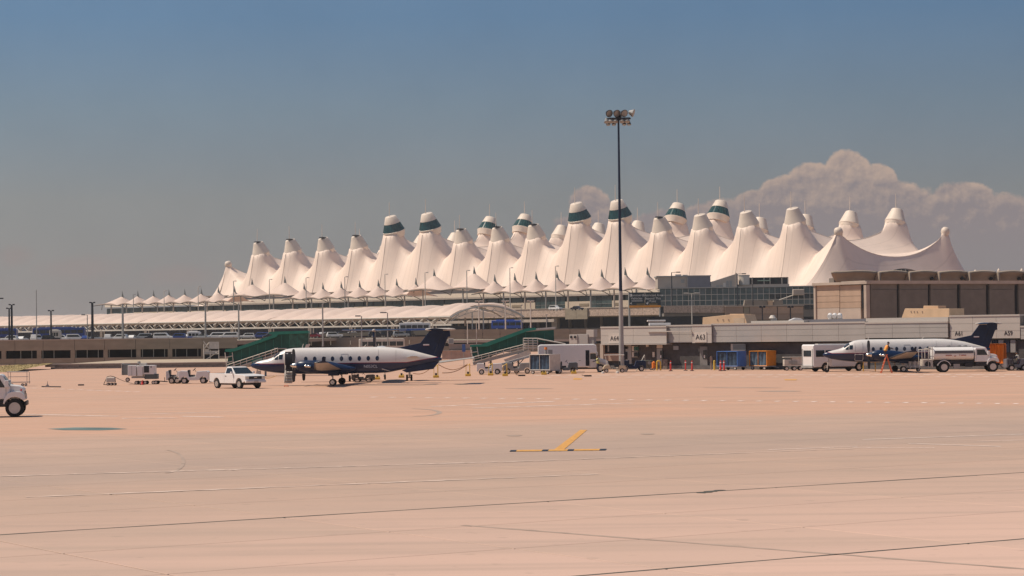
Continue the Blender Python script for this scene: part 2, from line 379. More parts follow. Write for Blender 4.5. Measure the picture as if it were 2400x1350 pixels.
# concrete slabs: one mesh shared
sm = MB(); g = 0.026
def slabmesh(la, lb, name):
    mb = MB(); c = 0.012
    lo = [(g, g), (la-g, g), (la-g, lb-g), (g, lb-g)]; hi = [(g+c, g+c), (la-g-c, g+c), (la-g-c, lb-g-c), (g+c, lb-g-c)]
    mb.loft([[(x, y, -0.03) for x, y in lo], [(x, y, -0.008) for x, y in lo], [(x, y, 0) for x, y in hi]])
    me = bpy.data.meshes.new(name); me.from_pydata(mb.v, [], mb.f); me.update(); me.materials.append(APRON); return me
LA = 7.35
SME = slabmesh(LA, SL, 'slab')
def in_view(p, mg=0.30):
    return p.y > 25 and abs(p.x)/p.y < mg and p.y < 150
nsl = 0
for j in range(-9, 12):
    b = OFF0+j*SL
    run = None
    for i in range(-30, 40):
        a = 2.0+i*LA
        c = gxy(a+LA/2, b+SL/2)
        corners = [gxy(a, b), gxy(a+LA, b), gxy(a+LA, b+SL), gxy(a, b+SL)]
        vis = any(p.y > 32 and abs(p.x) < p.y*0.232+1.5 for p in corners)
        if vis:
            o = bpy.data.objects.new('slab', SME); COL.objects.link(o); o.parent = apron
            o.location = (gxy(a, b).x, gxy(a, b).y, 0); o.rotation_euler = (0, 0, A33); nsl += 1
print('slabs', nsl)
# the unseen rest of the near field: one sheet of wide slabs either side (joined, outside the frame)
m = MB()
for j in range(-30, 12):
    b = OFF0+j*SL
    seen = [i for i in range(-30, 40) if any(p.y > 32 and abs(p.x) < p.y*0.232+1.5 for p in (gxy(2+i*LA, b), gxy(2+(i+1)*LA, b), gxy(2+(i+1)*LA, b+SL), gxy(2+i*LA, b+SL)))] if j >= -9 else []
    lo = 2+min(seen)*LA if seen else None; hi = 2+(max(seen)+1)*LA if seen else None
    for a0, a1 in ([(-700, lo), (hi, 900)] if seen else [(-700, 900)]):
        m.face([(*gxy(a0+g, b+g), 0), (*gxy(a1-g, b+g), 0), (*gxy(a1-g, b+SL-g), 0), (*gxy(a0+g, b+SL-g), 0)])
o = struct(m.build('apron_outer_pavement', APRON))
# expansion joints (wide, tarred)
def strip(p0, p1, wd, z, m_, name, kind=True, jit=0.0, seg=1):
    p0 = Vector(p0[:2]); p1 = Vector(p1[:2]); d = (p1-p0).normalized(); n = Vector((-d.y, d.x))
    mb = MB(); pts = []
    for k in range(seg+1):
        c = p0.lerp(p1, k/seg); w2 = wd/2*(1+random.uniform(-jit, jit)); o2 = random.uniform(-jit, jit)*wd*0.3
        pts.append((c+n*(w2+o2), c-n*(w2-o2)))
    for (a, b), (c, e) in zip(pts[:-1], pts[1:]): mb.face([(b.x, b.y, z), (e.x, e.y, z), (c.x, c.y, z), (a.x, a.y, z)])
    o = mb.build(name, m_)
    if kind: struct(o)
    return o
strip(gxy(-90, OFF0), gxy(140, OFF0), 0.13, 0.004, SEAL, 'expansion_joint', jit=0.35, seg=160)
strip(gxy(-90, OFF0-3*SL), gxy(140, OFF0-3*SL), 0.10, 0.004, SEAL, 'expansion_joint', jit=0.3, seg=160)
strip(G(1640, 1156), G(1692, 1148.5), 0.26, 0.0075, SEAL, 'joint_patch', jit=0.6, seg=12)
CRK = mat('faint_tar', (0.37, 0.27, 0.215), 0.8, var=0.2)
strip(G(1085, 1231), G(2420, 1335), 0.16, 0.004, CRK, 'cross_joint', jit=0.3, seg=60)
# markings
def gstrip(a, b, wd, m_=PAINTW, name='painted_line', jit=0.12, seg=20, z=0.012): return strip(G(*a), G(*b), wd, z, m_, name, jit=jit, seg=seg)
def mark(pts, m_, name, z=0.012): return struct(MB().face([(*G(*p).xy, z) for p in reversed(pts)]).build(name, m_))
mark([(1299, 1054), (1322, 1054), (1376, 1008), (1360, 1008)], PAINTY, 'yellow_lead_in_mark')
gy = [(1190, 1058), (1225, 1056.5), (1245, 1055.5), (1290, 1057), (1330, 1057), (1360, 1056), (1390, 1055.5), (1418, 1054.5)]
for i in range(15):
    x0 = 1194+i*15; x1 = x0+15
    y0 = 1057.5-i*0.2
    mark([(x0, y0+1.6), (x1, y0+1.4), (x1+3, y0-2.2), (x0+3, y0-2.0)], BLACK if i in (0, 5, 9, 14) else PAINTY, 'stop_bar_block', z=0.014)
gstrip((0, 1117), (1250, 1081), 0.2, PAINTF, jit=0.7, seg=90); gstrip((60, 1166), (1400, 1112), 0.17, PAINTF, jit=0.8, seg=60); gstrip((1250, 1081), (2000, 1052), 0.14, PAINTF, jit=0.7, seg=60)
gstrip((1800, 1055), (2010, 1047), 0.12); gstrip((2022, 1031), (2400, 1018), 0.16, jit=0.4, seg=30); gstrip((2130, 1040), (2345, 1047), 0.16, jit=0.3)
gstrip((1998, 1050), (2190, 1050), 0.12, jit=0.6, seg=24); gstrip((2290, 1035), (2400, 1032), 0.1)
gstrip((425, 976), (520, 978), 0.35); gstrip((285, 981), (415, 980), 0.3, jit=0.6); gstrip((50, 971), (275, 976), 0.3, jit=0.5); gstrip((330, 971), (700, 962), 0.22, jit=0.6)
gstrip((1010, 953), (1300, 941), 0.4, jit=0.6); gstrip((1110, 957), (1480, 945), 0.35, jit=0.6)
for i in range(36):     # dashed service road lines
    px = 870+i*43; gstrip((px, 931+(px-870)*0.0103), (px+12, 931+(px-870)*0.0103), 0.9, seg=2)
for i in range(30):
    px = 1260+i*38; py = 880-(px-1260)*0.0016
    if px < 2390: gstrip((px, py), (px+10, py-0.6), 1.3, seg=2); gstrip((px+20, py+4.5), (px+32, py+4.5), 0.9, seg=2)
for i in range(14): gstrip((30+i*22, 908+i*0.8), (40+i*22, 908.3+i*0.8), 0.5, seg=2)
mark([(1838, 889), (1868, 889), (1866, 891.5), (1840, 891.5)], PAINTY, 'yellow_spot_mark')
mark([(1345, 886.5), (1365, 886.5), (1362, 890), (1343, 890)], PAINTY, 'yellow_spot_mark')
# oil and fuel stains
def stain(px0, px1, py, hgt, name='oil_stain', m_=OIL, n=22, z=0.009):
    pts = []
    for k in range(n):
        t = 2*math.pi*k/n; rr = 0.8+0.3*random.random(); ex = abs(math.cos(t))**0.6*(1 if math.cos(t) > 0 else -1)
        pts.append(((px0+px1)/2+ex*(px1-px0)/2, py+math.sin(t)**3*hgt/2*rr))
    mark(pts, m_, name, z)
stain(110, 300, 1005.5, 6.5, m_=mat('teal_stain', (0.16, 0.21, 0.17), 0.45, var=0.4, scale=0.3))
LOIL = mat('light_stain', (0.36, 0.26, 0.20), 0.7, var=0.2, scale=0.4)
stain(1062, 1102, 900.5, 2.0, m_=SEAL); stain(1500, 1535, 1017, 4, m_=LOIL); stain(1185, 1225, 1021, 4, m_=LOIL); stain(1770, 1880, 917, 3, m_=LOIL)
stain(990, 1030, 901.5, 1.2, m_=LOIL); stain(800, 1010, 903.5, 1.0, m_=LOIL); stain(1180, 1300, 911, 1.4, m_=LOIL); stain(1640, 1840, 909, 1.4, m_=LOIL)
def curve_mark(pts, wd, m_, name, z):
    g = [G(*p) for p in pts]
    mb = MB()
    for a, b in zip(g[:-1], g[1:]):
        d = (b-a).normalized(); nn_ = Vector((-d.y, d.x, 0))*wd/2
        mb.face([(*(a-nn_).xy, z), (*(b-nn_).xy, z), (*(b+nn_).xy, z), (*(a+nn_).xy, z)])
    struct(mb.build(name, m_))
curve_mark([(600+220*math.cos(t)-200, 1030+0) if False else (385+45*math.cos(t), 1082+27*math.sin(t)) for t in [R(a) for a in range(-80, 90, 8)]], 0.12, CRK, 'tyre_scuff', 0.0085)
curve_mark([(960+70*math.cos(t), 967+9*math.sin(t)) for t in [R(a) for a in range(-85, 88, 8)]], 0.28, CRK, 'tyre_scuff', 0.0085)

# ================================================================ GRASS AND BLOCK WALL (left)
Fb = Frame.pp(118, 317, 600, 317)
x0, x1 = 0, Fb.x(600, py=865)
bw = fthing(Fb, 'block_wall', 'long low retaining wall of grey concrete blocks along the apron edge', 'wall')
ztop = Fb.p(300, 853)[1]
hb = ztop/2
BLK = mat('wall_block', (0.22, 0.195, 0.175), 0.9, var=0.2, scale=1.0)
bme = MB().box(0.02, 1.60, 0, 0.5, 0.01, hb-0.03).build('block', BLK, bw, bev=0.02)
bme.data.materials[0] = BLK
i = 0; first = True
for rI in range(2):
    xx = -0.8*rI
    while xx < x1:
        if first: bme.location = (xx, 0, rI*hb); first = False
        else:
            c = bme.copy(); COL.objects.link(c); c.parent = bw; c.location = (xx, 0.0+0.03*rI, rI*hb)
        xx += 1.62
MB().box(-0.9, x1, -0.06, 1.6, ztop-0.01, ztop+0.13).build('coping', CONC2, bw)
struct(MB().box(XP(118, 317)+0.5, XP(600, 317), 317.6, 376, -0.2, ztop+0.02).build('embankment', mat('pale_verge', (0.42, 0.33, 0.24), 0.9, var=0.25, scale=0.6)))
def gr(u, v):
    X0 = XP(-60, 330); X1 = XP(122, 317)
    x = X0+(X1-X0)*u; y = 292+26*v+(1-u)*4
    return (x, y, 0.02+0.8*v*(0.35+0.65*u)+random.uniform(-0.03, 0.05))
struct(MB().grid(gr, 30, 8).build('grass_bank', GRASS, smooth=True), 'stuff')
m = MB()
for k in range(1500):
    u, v = random.random(), random.random()**0.8; p = gr(u, v); h = random.uniform(0.06, 0.22); a = random.random()*6.28
    m.face([(p[0]-0.04*math.cos(a), p[1]-0.04*math.sin(a), p[2]-0.03), (p[0]+0.04*math.cos(a), p[1]+0.04*math.sin(a), p[2]-0.03), (p[0]+random.uniform(-.1, .1), p[1], p[2]+h)])
struct(m.build('grass_tufts', GRASS), 'stuff')

# ================================================================ ROAD DECKS (left)
DZ = 3.6
struct(MB().box(-420, XP(548, 378), 378.6, 600, 2.9, DZ).build('parking_deck', CONC))
struct(MB().box(-420, 120, 600.7, 1010, 2.9, DZ).build('road_deck', CONC))
Fg = Frame.pp(0, 377, 548, 377)
gt = fthing(Fg, 'parking_structure', 'brown-grey concrete parking structure with a row of dark openings behind the grass', 'building')
gx0, gx1 = Fg.x(-150, py=820), Fg.x(556, py=820)
zt = Fg.p(300, 795.5)[1]; zo1 = Fg.p(300, 819)[1]; zo0 = Fg.p(300, 837.5)[1]
# parapet of precast panels
edges = [-150, -60, 35, 101, 175, 245, 318, 398, 476, 556]
for a, b in zip(edges[:-1], edges[1:]):
    xa, xb = Fg.x(a, py=820), Fg.x(b, py=820)
    MB().box(xa+0.03, xb-0.03, 0, 0.35, zo1, zt).build('parapet_panel', CONC, gt)
    MB().box(xa+0.03, xb-0.03, 0.02, 0.4, 0, zo0).build('lower_panel', CONC, gt)
MB().box(gx0, gx1, -0.06, 0.45, zt+0.003, zt+0.16).build('coping', CONC2, gt)
for c in (8, 91, 170, 247, 324, 398, 476, 500):
    xc = Fg.x(c, py=820); MB().box(xc-0.35, xc+0.35, 0.05, 0.7, zo0+0.003, zo1-0.003).build('column', CONC, gt)
MB().box(gx0, gx1, 7, 7.2, 0, zo1).build('inner_wall', DARK, gt)
MB().box(gx0, gx1, 0.5, 7, 0.2, 0.5).build('parking_floor', CONCD, gt)
for c in range(20, 470, 26):
    if random.random() < .7:
        xc = Fg.x(c, py=820); MB().cyl((xc, 0.9, zo0), (xc, 0.9, zo1), 0.05, n=6).build('conduit', GREY, gt)
# light stair kiosk in front of it (x 475-515)
Fk = Frame.pp(474, 372, 518, 372)
kt = fthing(Fk, 'stair_kiosk', 'small cluttered white stair kiosk with slanted rail against the parking structure', 'kiosk')
def fr(F, m_, parent, name, px0, py0, px1, py1, d0=0.0, d1=0.2, bev=0, label=None):
    a, z1 = F.p(px0, (py0), d0); b, z0 = F.p(px1, (py1), d0)
    pxm = (px0+px1)/2; z1 = F.p(pxm, py0, d0)[1]; z0 = F.p(pxm, py1, d0)[1]
    return MB().box(a, b, d0, d1, z0, z1).build(name, m_, parent, bev=bev, label=label)
fr(Fk, WHITE2, kt, 'sign_panel', 490, 801, 513, 822, 0.0, 0.15)
fr(Fk, STEEL, kt, 'upper_rail_panel', 476, 818, 512, 827, 0.0, 0.1)
fr(Fk, DARK, kt, 'doorway', 480, 829, 512, 846, 0.2, 0.6)
m = MB()
for a, b in (((477, 800), (491, 818)), ((478, 806), (478, 850)), ((493, 820), (493, 850)), ((513, 820), (513, 850)), ((478, 829), (513, 829)), ((484, 842), (508, 826)), ((478, 818), (490, 803))):
    pa, pb = Fk.p(*a), Fk.p(*b); m.cyl((pa[0], -0.1, pa[1]), (pb[0], -0.1, pb[1]), 0.09, n=6)
m.build('frame', STEEL, kt)

# second parapet further back (x 560..1000) and ramp
Fw = Frame.pp(545, 600, 1005, 600)
wt = fthing(Fw, 'roadway_parapet', 'long brown concrete roadway parapet behind the near propeller plane', 'wall')
zt2 = Fw.p(780, 791)[1]
for a in range(545, 1005, 46):
    fr(Fw, CONC, wt, 'parapet_panel', a+0.4, 791-(a-780)*0.012, a+45.6, 815, 0, 0.4)
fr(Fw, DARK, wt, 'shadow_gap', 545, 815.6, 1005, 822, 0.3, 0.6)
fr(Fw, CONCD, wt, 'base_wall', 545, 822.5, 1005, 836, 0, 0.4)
Fr = Frame.pp(820, 640, 1010, 640)
rt = fthing(Fr, 'access_ramp', 'thin grey concrete ramp rising behind the parapet', 'ramp')
MB().prism([(Fr.x(700), Fr.p(700, 784)[1]), (Fr.x(1010), Fr.p(1010, 773)[1]), (Fr.x(1010), Fr.p(1010, 785)[1]), (Fr.x(700), Fr.p(700, 789)[1])], 0, 6).build('ramp_slab', CONC, rt)
# right wall x 1005..1412
Fq = Frame.pp(1005, 520, 1420, 520)
qt = fthing(Fq, 'retaining_wall', 'plain brown-grey wall between the near tail and the gate building', 'wall')
for a in range(1008, 1420, 41): fr(Fq, CONC, qt, 'wall_panel', a+0.3, 771.5-(a-1200)*0.004, a+40.7, 795, 0, 0.4)
fr(Fq, CONC2, qt, 'edge_beam', 1008, 796, 1420, 801, -0.3, 0.5)
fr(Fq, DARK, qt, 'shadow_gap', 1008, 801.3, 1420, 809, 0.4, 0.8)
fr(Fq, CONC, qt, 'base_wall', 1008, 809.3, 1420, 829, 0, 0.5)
struct(MB().box(XP(1008, 520), 110, 520.9, 760, 4.6, 5.3).build('upper_deck', CONC))
# ================================================================ GREAT TENT ROOF
FT = Frame((-124.8, 990.0), (235.9, -220.0))
FWD = 62.0
near_px = [533, 605, 680, 757, 835, 915, 1000, 1080, 1165, 1250, 1350, 1445, 1545, 1640, 1748, 1857, 1963]
near_y = [612, 568, 562, 558, 553, 507, 500, 538, 533, 527, 476, 470, 510, 503, 496, 488, 533]
far_px = [775, 845, 915, 990, 1068, 1150, 1232, 1318, 1405, 1497, 1590, 1690, 1783, 1890, 1995, 2103, 2217]
far_y = [600, 566, 560, 554, 548, 510, 504, 530, 525, 520, 478, 472, 512, 505, 497, 491, 533]
TALL = (5, 6, 10, 11)
NX = []; NZ = []; FX = []; FZ = []
for i in range(17):
    a, z = FT.p(near_px[i], near_y[i], 0); NX.append(a); NZ.append(z)
    a, z = FT.p(far_px[i], far_y[i], FWD); FX.append(a); FZ.append(z)
print('mast z', [round(z, 1) for z in NZ], [round(z, 1) for z in FZ]); print([round(b-a, 1) for a, b in zip(NX, NX[1:])])
def interp(A, u):
    if u < 0: return A[0]+(A[1]-A[0])*u
    if u > 16: return A[16]+(A[16]-A[15])*(u-16)
    i = min(int(u), 15); return A[i]+(A[i+1]-A[i])*(u-i)
def wr(i): return 21.0 if i == 16 else (9.0 if i == 0 else 8.5)
WV = 10.0
def yv(i, f, v, end):
    tau = min(1, abs(f)/0.5)**2.2 if not end else 0.0
    w_ = wr(i)*(1-tau)+WV*tau
    if v < 0: return v*w_
    if v > 1: return FWD+(v-1)*w_
    return v*FWD
def capdrop(i): return 7.5 if i in TALL else (2.4 if i in (0, 16) else 5.2)
def zridge(i, v):
    hn = NZ[i]-capdrop(i)+0.6; hf = FZ[i]-capdrop(i)+0.6; pw = 1.5 if i in (0, 16) else 1.02
    if v < 0: t = -v; return 17.8+(hn-17.8)*(1-t)**pw
    if v > 1: t = v-1; return 17.8+(hf-17.8)*(1-t)**pw
    zm = 29.5 if i in (0, 16) else (40.0 if i in TALL else 36.0)
    h = hn+(hf-hn)*v; return zm+(h-zm)*abs(2*v-1)**(2.2 if i in (0, 16) else 1.8)
def hcap(i, far=False): return (FZ[i] if far else NZ[i])-capdrop(i)+0.6
def zval(v, i, s_):
    j = max(0, min(16, i+(1 if s_ > 0 else -1)))
    a = (hcap(i)+hcap(j))/2-9.5; b = (hcap(i, True)+hcap(j, True))/2-9.5
    if v < 0: t = -v; return 21.0+(a-21.0)*(1-t)**1.05
    if v > 1: t = v-1; return 21.0+(b-21.0)*(1-t)**1.05
    return a+(b-a)*v
def smax(a, b, k=1.5):
    h = max(k-abs(a-b), 0)/k; return max(a, b)+h*h*k*0.25
def field(i, f, v, end=False):
    """f = signed distance from ridge i in bays"""
    y = yv(i, f, v, end)
    u = i+f; x = interp(NX, u)+(interp(FX, u)-interp(NX, u))*max(-0.4, min(1.4, (y/FWD)))
    rz_ = zridge(i, v)
    if end:
        t = min(1, abs(f)/(0.55 if i else 0.85)); vz = 15.0 if i else 18.0; z = vz+(rz_-vz)*(1-t)**(1.35 if i else 1.6)
    else:
        t = min(1, abs(f)/0.5); z = zval(v, i, f)+(rz_-zval(v, i, f))*(1-t)**1.15
    for (mx_, my_, hb) in ((NX[i], 0.0, NZ[i]-capdrop(i)), (FX[i], FWD, FZ[i]-capdrop(i))):
        r0 = 4.3 if i not in (0, 16) else 1.1
        dy_ = (y-my_)*(2.3 if (y < 0 or y > FWD) else 0.9)
        r = math.hypot((x-mx_), dy_)*0.64+abs(x-mx_)*0.52
        zc = hb+0.2-(3.3*max(0, r-r0)**0.80 if i not in (0, 16) else 3.0*max(0, r-r0))
        if zc > z-3: z = smax(z, zc, 2.5)
    e = max(0, -v, v-1)**2.5
    z = z*(1-e)+(18.3 if not end else z)*e
    return (x, y, z)
tt = fthing(FT, 'tent_roof', 'great white peaked tent roof of the terminal with rows of capped masts', 'roof')
VS = [-1+k*(1/12) for k in range(12)]+[k/40 for k in range(41)]+[1+(k+1)/12 for k in range(12)]
def warp(t): return t
for i in range(17):
    mb = MB()
    for sgn in (-1, 1):
        end = (i == 0 and sgn < 0) or (i == 16 and sgn > 0)
        mxf = (0.55 if i else 0.85) if end else 0.5; nu = 18
        def fn(a, b, sgn=sgn, end=end, mxf=mxf):
            f = (a**1.3)*mxf*sgn; k = b*(len(VS)-1); j = int(round(k)); return field(i, f, VS[j], end)
        mb.grid(fn, nu, len(VS)-1)
    mb.build('roof_membrane', TENT, tt, smooth=True)
    # ridge cable, proud of the membrane
    mb = MB(); pts = [Vector(field(i, 0, v))+Vector((0, 0, 0.04)) for v in VS[::2]]; mb.path(pts, 0.11, 4); mb.build('ridge_cable', CAPM, tt)
def ring(c, ax, e, f, r, n=24, sq=1.0): return [c+e*(r*math.cos(2*math.pi*k/n))+f*(r*sq*math.sin(2*math.pi*k/n)) for k in range(n)]
SEAM = mat('cap_mullion', (0.02, 0.09, 0.08), 0.5)
def cap(i, x, y, ztop, side):
    tall = i in TALL; small = i in (0, 16)
    ax = Vector((0, side*0.32, 1)).normalized(); e = Vector((1, 0, 0)); f = ax.cross(e)
    top = Vector((x, y, ztop))
    def at(h): return top-ax*h
    if small:
        prof = [(0.0, 0.2), (0.15, 1.0), (0.8, 1.45), (1.9, 1.6), (2.3, 1.35), (3.2, 1.15)]
        mb = MB(); mb.loft([ring(at(h), ax, e, f, r, 16) for h, r in prof]); mb.build('mast_cap', CAPM, tt, smooth=True, angle=50); return
    if tall:
        a = MB().loft([ring(at(h), ax, e, f, r) for h, r in [(0, 2.05), (0.12, 2.25), (2.7, 3.25), (2.9, 3.3)]]); o = a.build('mast_cap', CAPM, tt, smooth=True, angle=50)
        MB().loft([ring(at(h), ax, e, f, r) for h, r in [(2.9, 3.22), (6.1, 4.45)]], caps=False).build('glass_band', TEAL, o, smooth=True)
        m2 = MB()
        for k in range(24):
            t = 2*math.pi*k/24; d = e*math.cos(t)+f*math.sin(t); m2.cyl(at(2.9)+d*3.24, at(6.1)+d*4.47, 0.06, n=4)
        m2.build('mullion', SEAM, o)
        MB().loft([ring(at(h), ax, e, f, r) for h, r in [(6.1, 4.45), (6.25, 4.58), (6.6, 4.5), (7.6, 4.25), (8.6, 4.1)]]).build('skirt', CAPM, o, smooth=True, angle=50)
    else:
        a = MB().loft([ring(at(h), ax, e, f, r) for h, r in [(0, 1.9), (0.12, 2.08), (4.6, 3.78), (4.75, 3.86), (5.0, 3.86), (5.1, 3.74), (5.8, 3.7), (6.4, 3.6)]]); o = a.build('mast_cap', CAPM, tt, smooth=True, angle=35)
        if side < 0 and i in (1, 2, 3, 4, 7, 8, 9, 12):
            c = at(-0.12)+e*0.7; MB().box(c.x-1.0, c.x+1.0, c.y-1.9, c.y+0.6, c.z-0.25, c.z+0.25).build('vent_slot', BLACK, o)
    c = at(0)+Vector((-0.6, 0, 0)); MB().cyl(c, c+Vector((0, 0, 5.8)), 0.16, 0.09, 6).build('spire', CAPM, o)
for i in range(17):
    cap(i, NX[i], 0, NZ[i], -1); cap(i, FX[i], FWD, FZ[i], 1)
# anchors at the near ends of the ridges on the right
for i in (15, 16):
    p = field(i, 0, -1); MB().cyl(Vector(p)+Vector((0, 0.4, 0.3)), Vector(p)+Vector((0, -2.6, -2.4)), 0.35, 0.25, 8).build('anchor_strut', CONC2, tt)

# ================================================================ TERMINAL BUILDING BODY (below the tents)
tb = fthing(FT, 'terminal_building', 'long pale concrete terminal building with dark glazing below the tents', 'building')
FY = -30.0     # facade plane
FACA = mat('facade_cream', (0.62, 0.52, 0.42), 0.8, var=0.1)
def TP(px, py, off=FY): return FT.p(px, py, off)
def tbox(name, m_, px0, px1, z0, z1, y0, y1, parent=None): return MB().box(FT.x(px0, y0), FT.x(px1, y0), y0, y1, z0, z1).build(name, m_, parent or tb)
ZD = 11.5   # upper road deck
xl, xr = FT.x(249, FY), FT.x(1552, FY)
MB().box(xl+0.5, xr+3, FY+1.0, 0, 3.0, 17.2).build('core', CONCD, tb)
MB().box(FT.x(490, -14), xr-12, -14.5, 8, 17.3, 21.6).build('upper_storey', CONC2, tb)
MB().box(FT.x(486, -14), xr-12, -15.2, 9, 21.65, 22.1).build('roof_edge', mat('roof_edge_brown', (0.25, 0.19, 0.15), 0.7), tb)
MB().box(xl, xr, FY-0.8, FY+2, 18.0, 19.6).build('lit_fascia', mat('sunlit_cream', (0.78, 0.66, 0.54), 0.7, var=0.08), tb)  # paler than the facade: the sunlight on this band is in its colour
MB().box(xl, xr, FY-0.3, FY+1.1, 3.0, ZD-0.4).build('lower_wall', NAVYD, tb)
# facade modules
mods = []; px = 249.0; k = 0
pattern = [('g', 62), ('c', 100), ('g', 28), ('c', 60), ('c', 30), ('g', 50), ('g', 120), ('c', 70), ('g', 60), ('c', 90), ('g', 120), ('c', 40), ('g', 60), ('c', 115), ('g', 70), ('c', 60), ('g', 50), ('c', 130)]
for kind, wd in pattern:
    a, b = px, min(px+wd, 1550); xa, xb = FT.x(a, FY), FT.x(b, FY)
    if kind == 'g':
        MB().box(xa, xb, FY+0.35, FY+0.9, ZD, 17.45).build('glazing_backing', DARK, tb)
        n = max(1, int(round((xb-xa)/2.4))); w_ = (xb-xa)/n
        for r_ in range(2):
            for c_ in range(n):
                z0 = ZD+0.1+r_*2.9; MB().box(xa+c_*w_+0.07, xa+(c_+1)*w_-0.07, FY+0.2, FY+0.3, z0, z0+2.75).build('pane', FGLASS if random.random() < .7 else CGLASS, tb)
        MB().box(xa, xb, FY+0.1, FY+0.34, ZD+2.88, ZD+2.99).build('transom', GREY, tb)
    else:
        MB().box(xa+0.05, xb-0.05, FY, FY+0.9, ZD+1.6, ZD+4.0).build('wall_panel', FACA, tb)
        MB().box(xa+0.05, xb-0.05, FY+0.5, FY+0.9, ZD, 17.45).build('wall_recess', DARK, tb)
        n = max(1, int((xb-xa)/5)); w_ = (xb-xa)/n
        for c_ in range(n+1): MB().box(xa+c_*w_-0.3, xa+c_*w_+0.3, FY+0.02, FY+0.5, ZD, ZD+1.58).build('pier', FACA, tb)
        for c_ in range(n):
            MB().box(xa+c_*w_+0.4, xa+(c_+1)*w_-0.4, FY+0.3, FY+0.45, ZD+4.1, 17.2).build('clerestory_pane', FGLASS, tb)
            if random.random() < 0.5: MB().box(xa+c_*w_+0.8, xa+(c_+1)*w_-0.8, FY-0.12, FY-0.004, ZD+2.3, ZD+3.2).build('sign_panel', CONC, tb)
    px += wd
    if px >= 1550: break
# lower level windows/blue and dark boxes behind the parking canopies
lw = FT
for px in range(20, 1400, 23):
    if random.random() < .75:
        a = FT.x(px, FY-3); wd = random.uniform(0.8, 3.5); z0 = 3.3; h = random.uniform(0.8, 4.2)
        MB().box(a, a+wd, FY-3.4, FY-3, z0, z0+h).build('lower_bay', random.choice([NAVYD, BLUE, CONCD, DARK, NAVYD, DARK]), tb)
# columns carrying the upper road
for px in range(40, 1420, 37):
    a = FT.x(px, -38); MB().cyl((a, -38, 3.2), (a, -38, ZD-1.2), 0.55, n=10).build('column', CONC2, tb)
# left continuation of the dark lower level
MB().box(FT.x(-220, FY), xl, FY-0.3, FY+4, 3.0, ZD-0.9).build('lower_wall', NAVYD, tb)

# ---- upper roadway with stone-faced parapet
ur = fthing(FT, 'elevated_roadway', 'elevated roadway with pinkish stone-faced parapet in front of the terminal', 'bridge')
MB().box(FT.x(150, -55), FT.x(1760, -55), -55, FY-0.85, ZD-1.1, ZD-0.003).build('deck', CONC, ur)
MB().box(FT.x(150, -55), FT.x(1760, -55), -54, -53.4, ZD-2.0, ZD-1.11).build('edge_girder', CONC, ur)
a = 960
while a < 1760:
    b = a+26
    if 1303 < a < 1360: m_ = CONC; y0 = -56.2; z0 = ZD-2.6
    else: m_ = STONE; y0 = -55.6; z0 = ZD-1.6
    MB().box(FT.x(a, y0)+0.04, FT.x(b, y0)-0.04, y0, y0+0.45, z0, ZD+1.1).build('parapet_block', m_, ur)
    a = b
MB().box(FT.x(950, -55.8), FT.x(1303, -55.8), -57.0, -55.7, ZD-3.4, ZD-2.4).build('soffit_beam', CONC2, ur)
MB().box(FT.x(950, -55.8), FT.x(1760, -55.8), -55.8, -55.05, ZD+1.11, ZD+1.3).build('coping', CONC2, ur)
for px in (1303, 1560, 1700):
    a = FT.x(px, -50); MB().box(a-1.3, a+1.3, -51, -49.6, 3, ZD-1.12).build('pier', CONC2, ur)

# ================================================================ CURBSIDE TENSILE CANOPIES
EY0, EY1 = -50.0, -36.0; CY = -43.0
segs = [
    ([287, 323, 360, 396, 433, 472, 512, 550], [683, 682, 681, 679, 678, 676, 672, 671], 'row of eight small white curbside tent peaks at the far left end of the terminal', 18.7),
    ([591, 668], [653, 648], 'pair of taller curbside tent peaks right of the leftmost small row', 20.6),
    ([713, 757, 800, 843, 887, 930, 975], [664, 663, 660, 658, 656, 654, 652], 'middle row of seven small curbside tent peaks', 18.9),
    ([1018, 1112], [631, 625], 'pair of taller curbside tent peaks behind the end of the vaulted parking canopy', 20.8),
    ([1160, 1207, 1257, 1306, 1358, 1411, 1466, 1518], [644, 641, 638, 635, 632, 632, 627, 627], 'row of eight small curbside tent peaks behind the floodlight mast and the green sign', 19.0)]
EDGE = mat('edge_beam_dark', (0.06, 0.05, 0.045), 0.6)
TIP = mat('finial_metal', (0.16, 0.17, 0.16), 0.5)
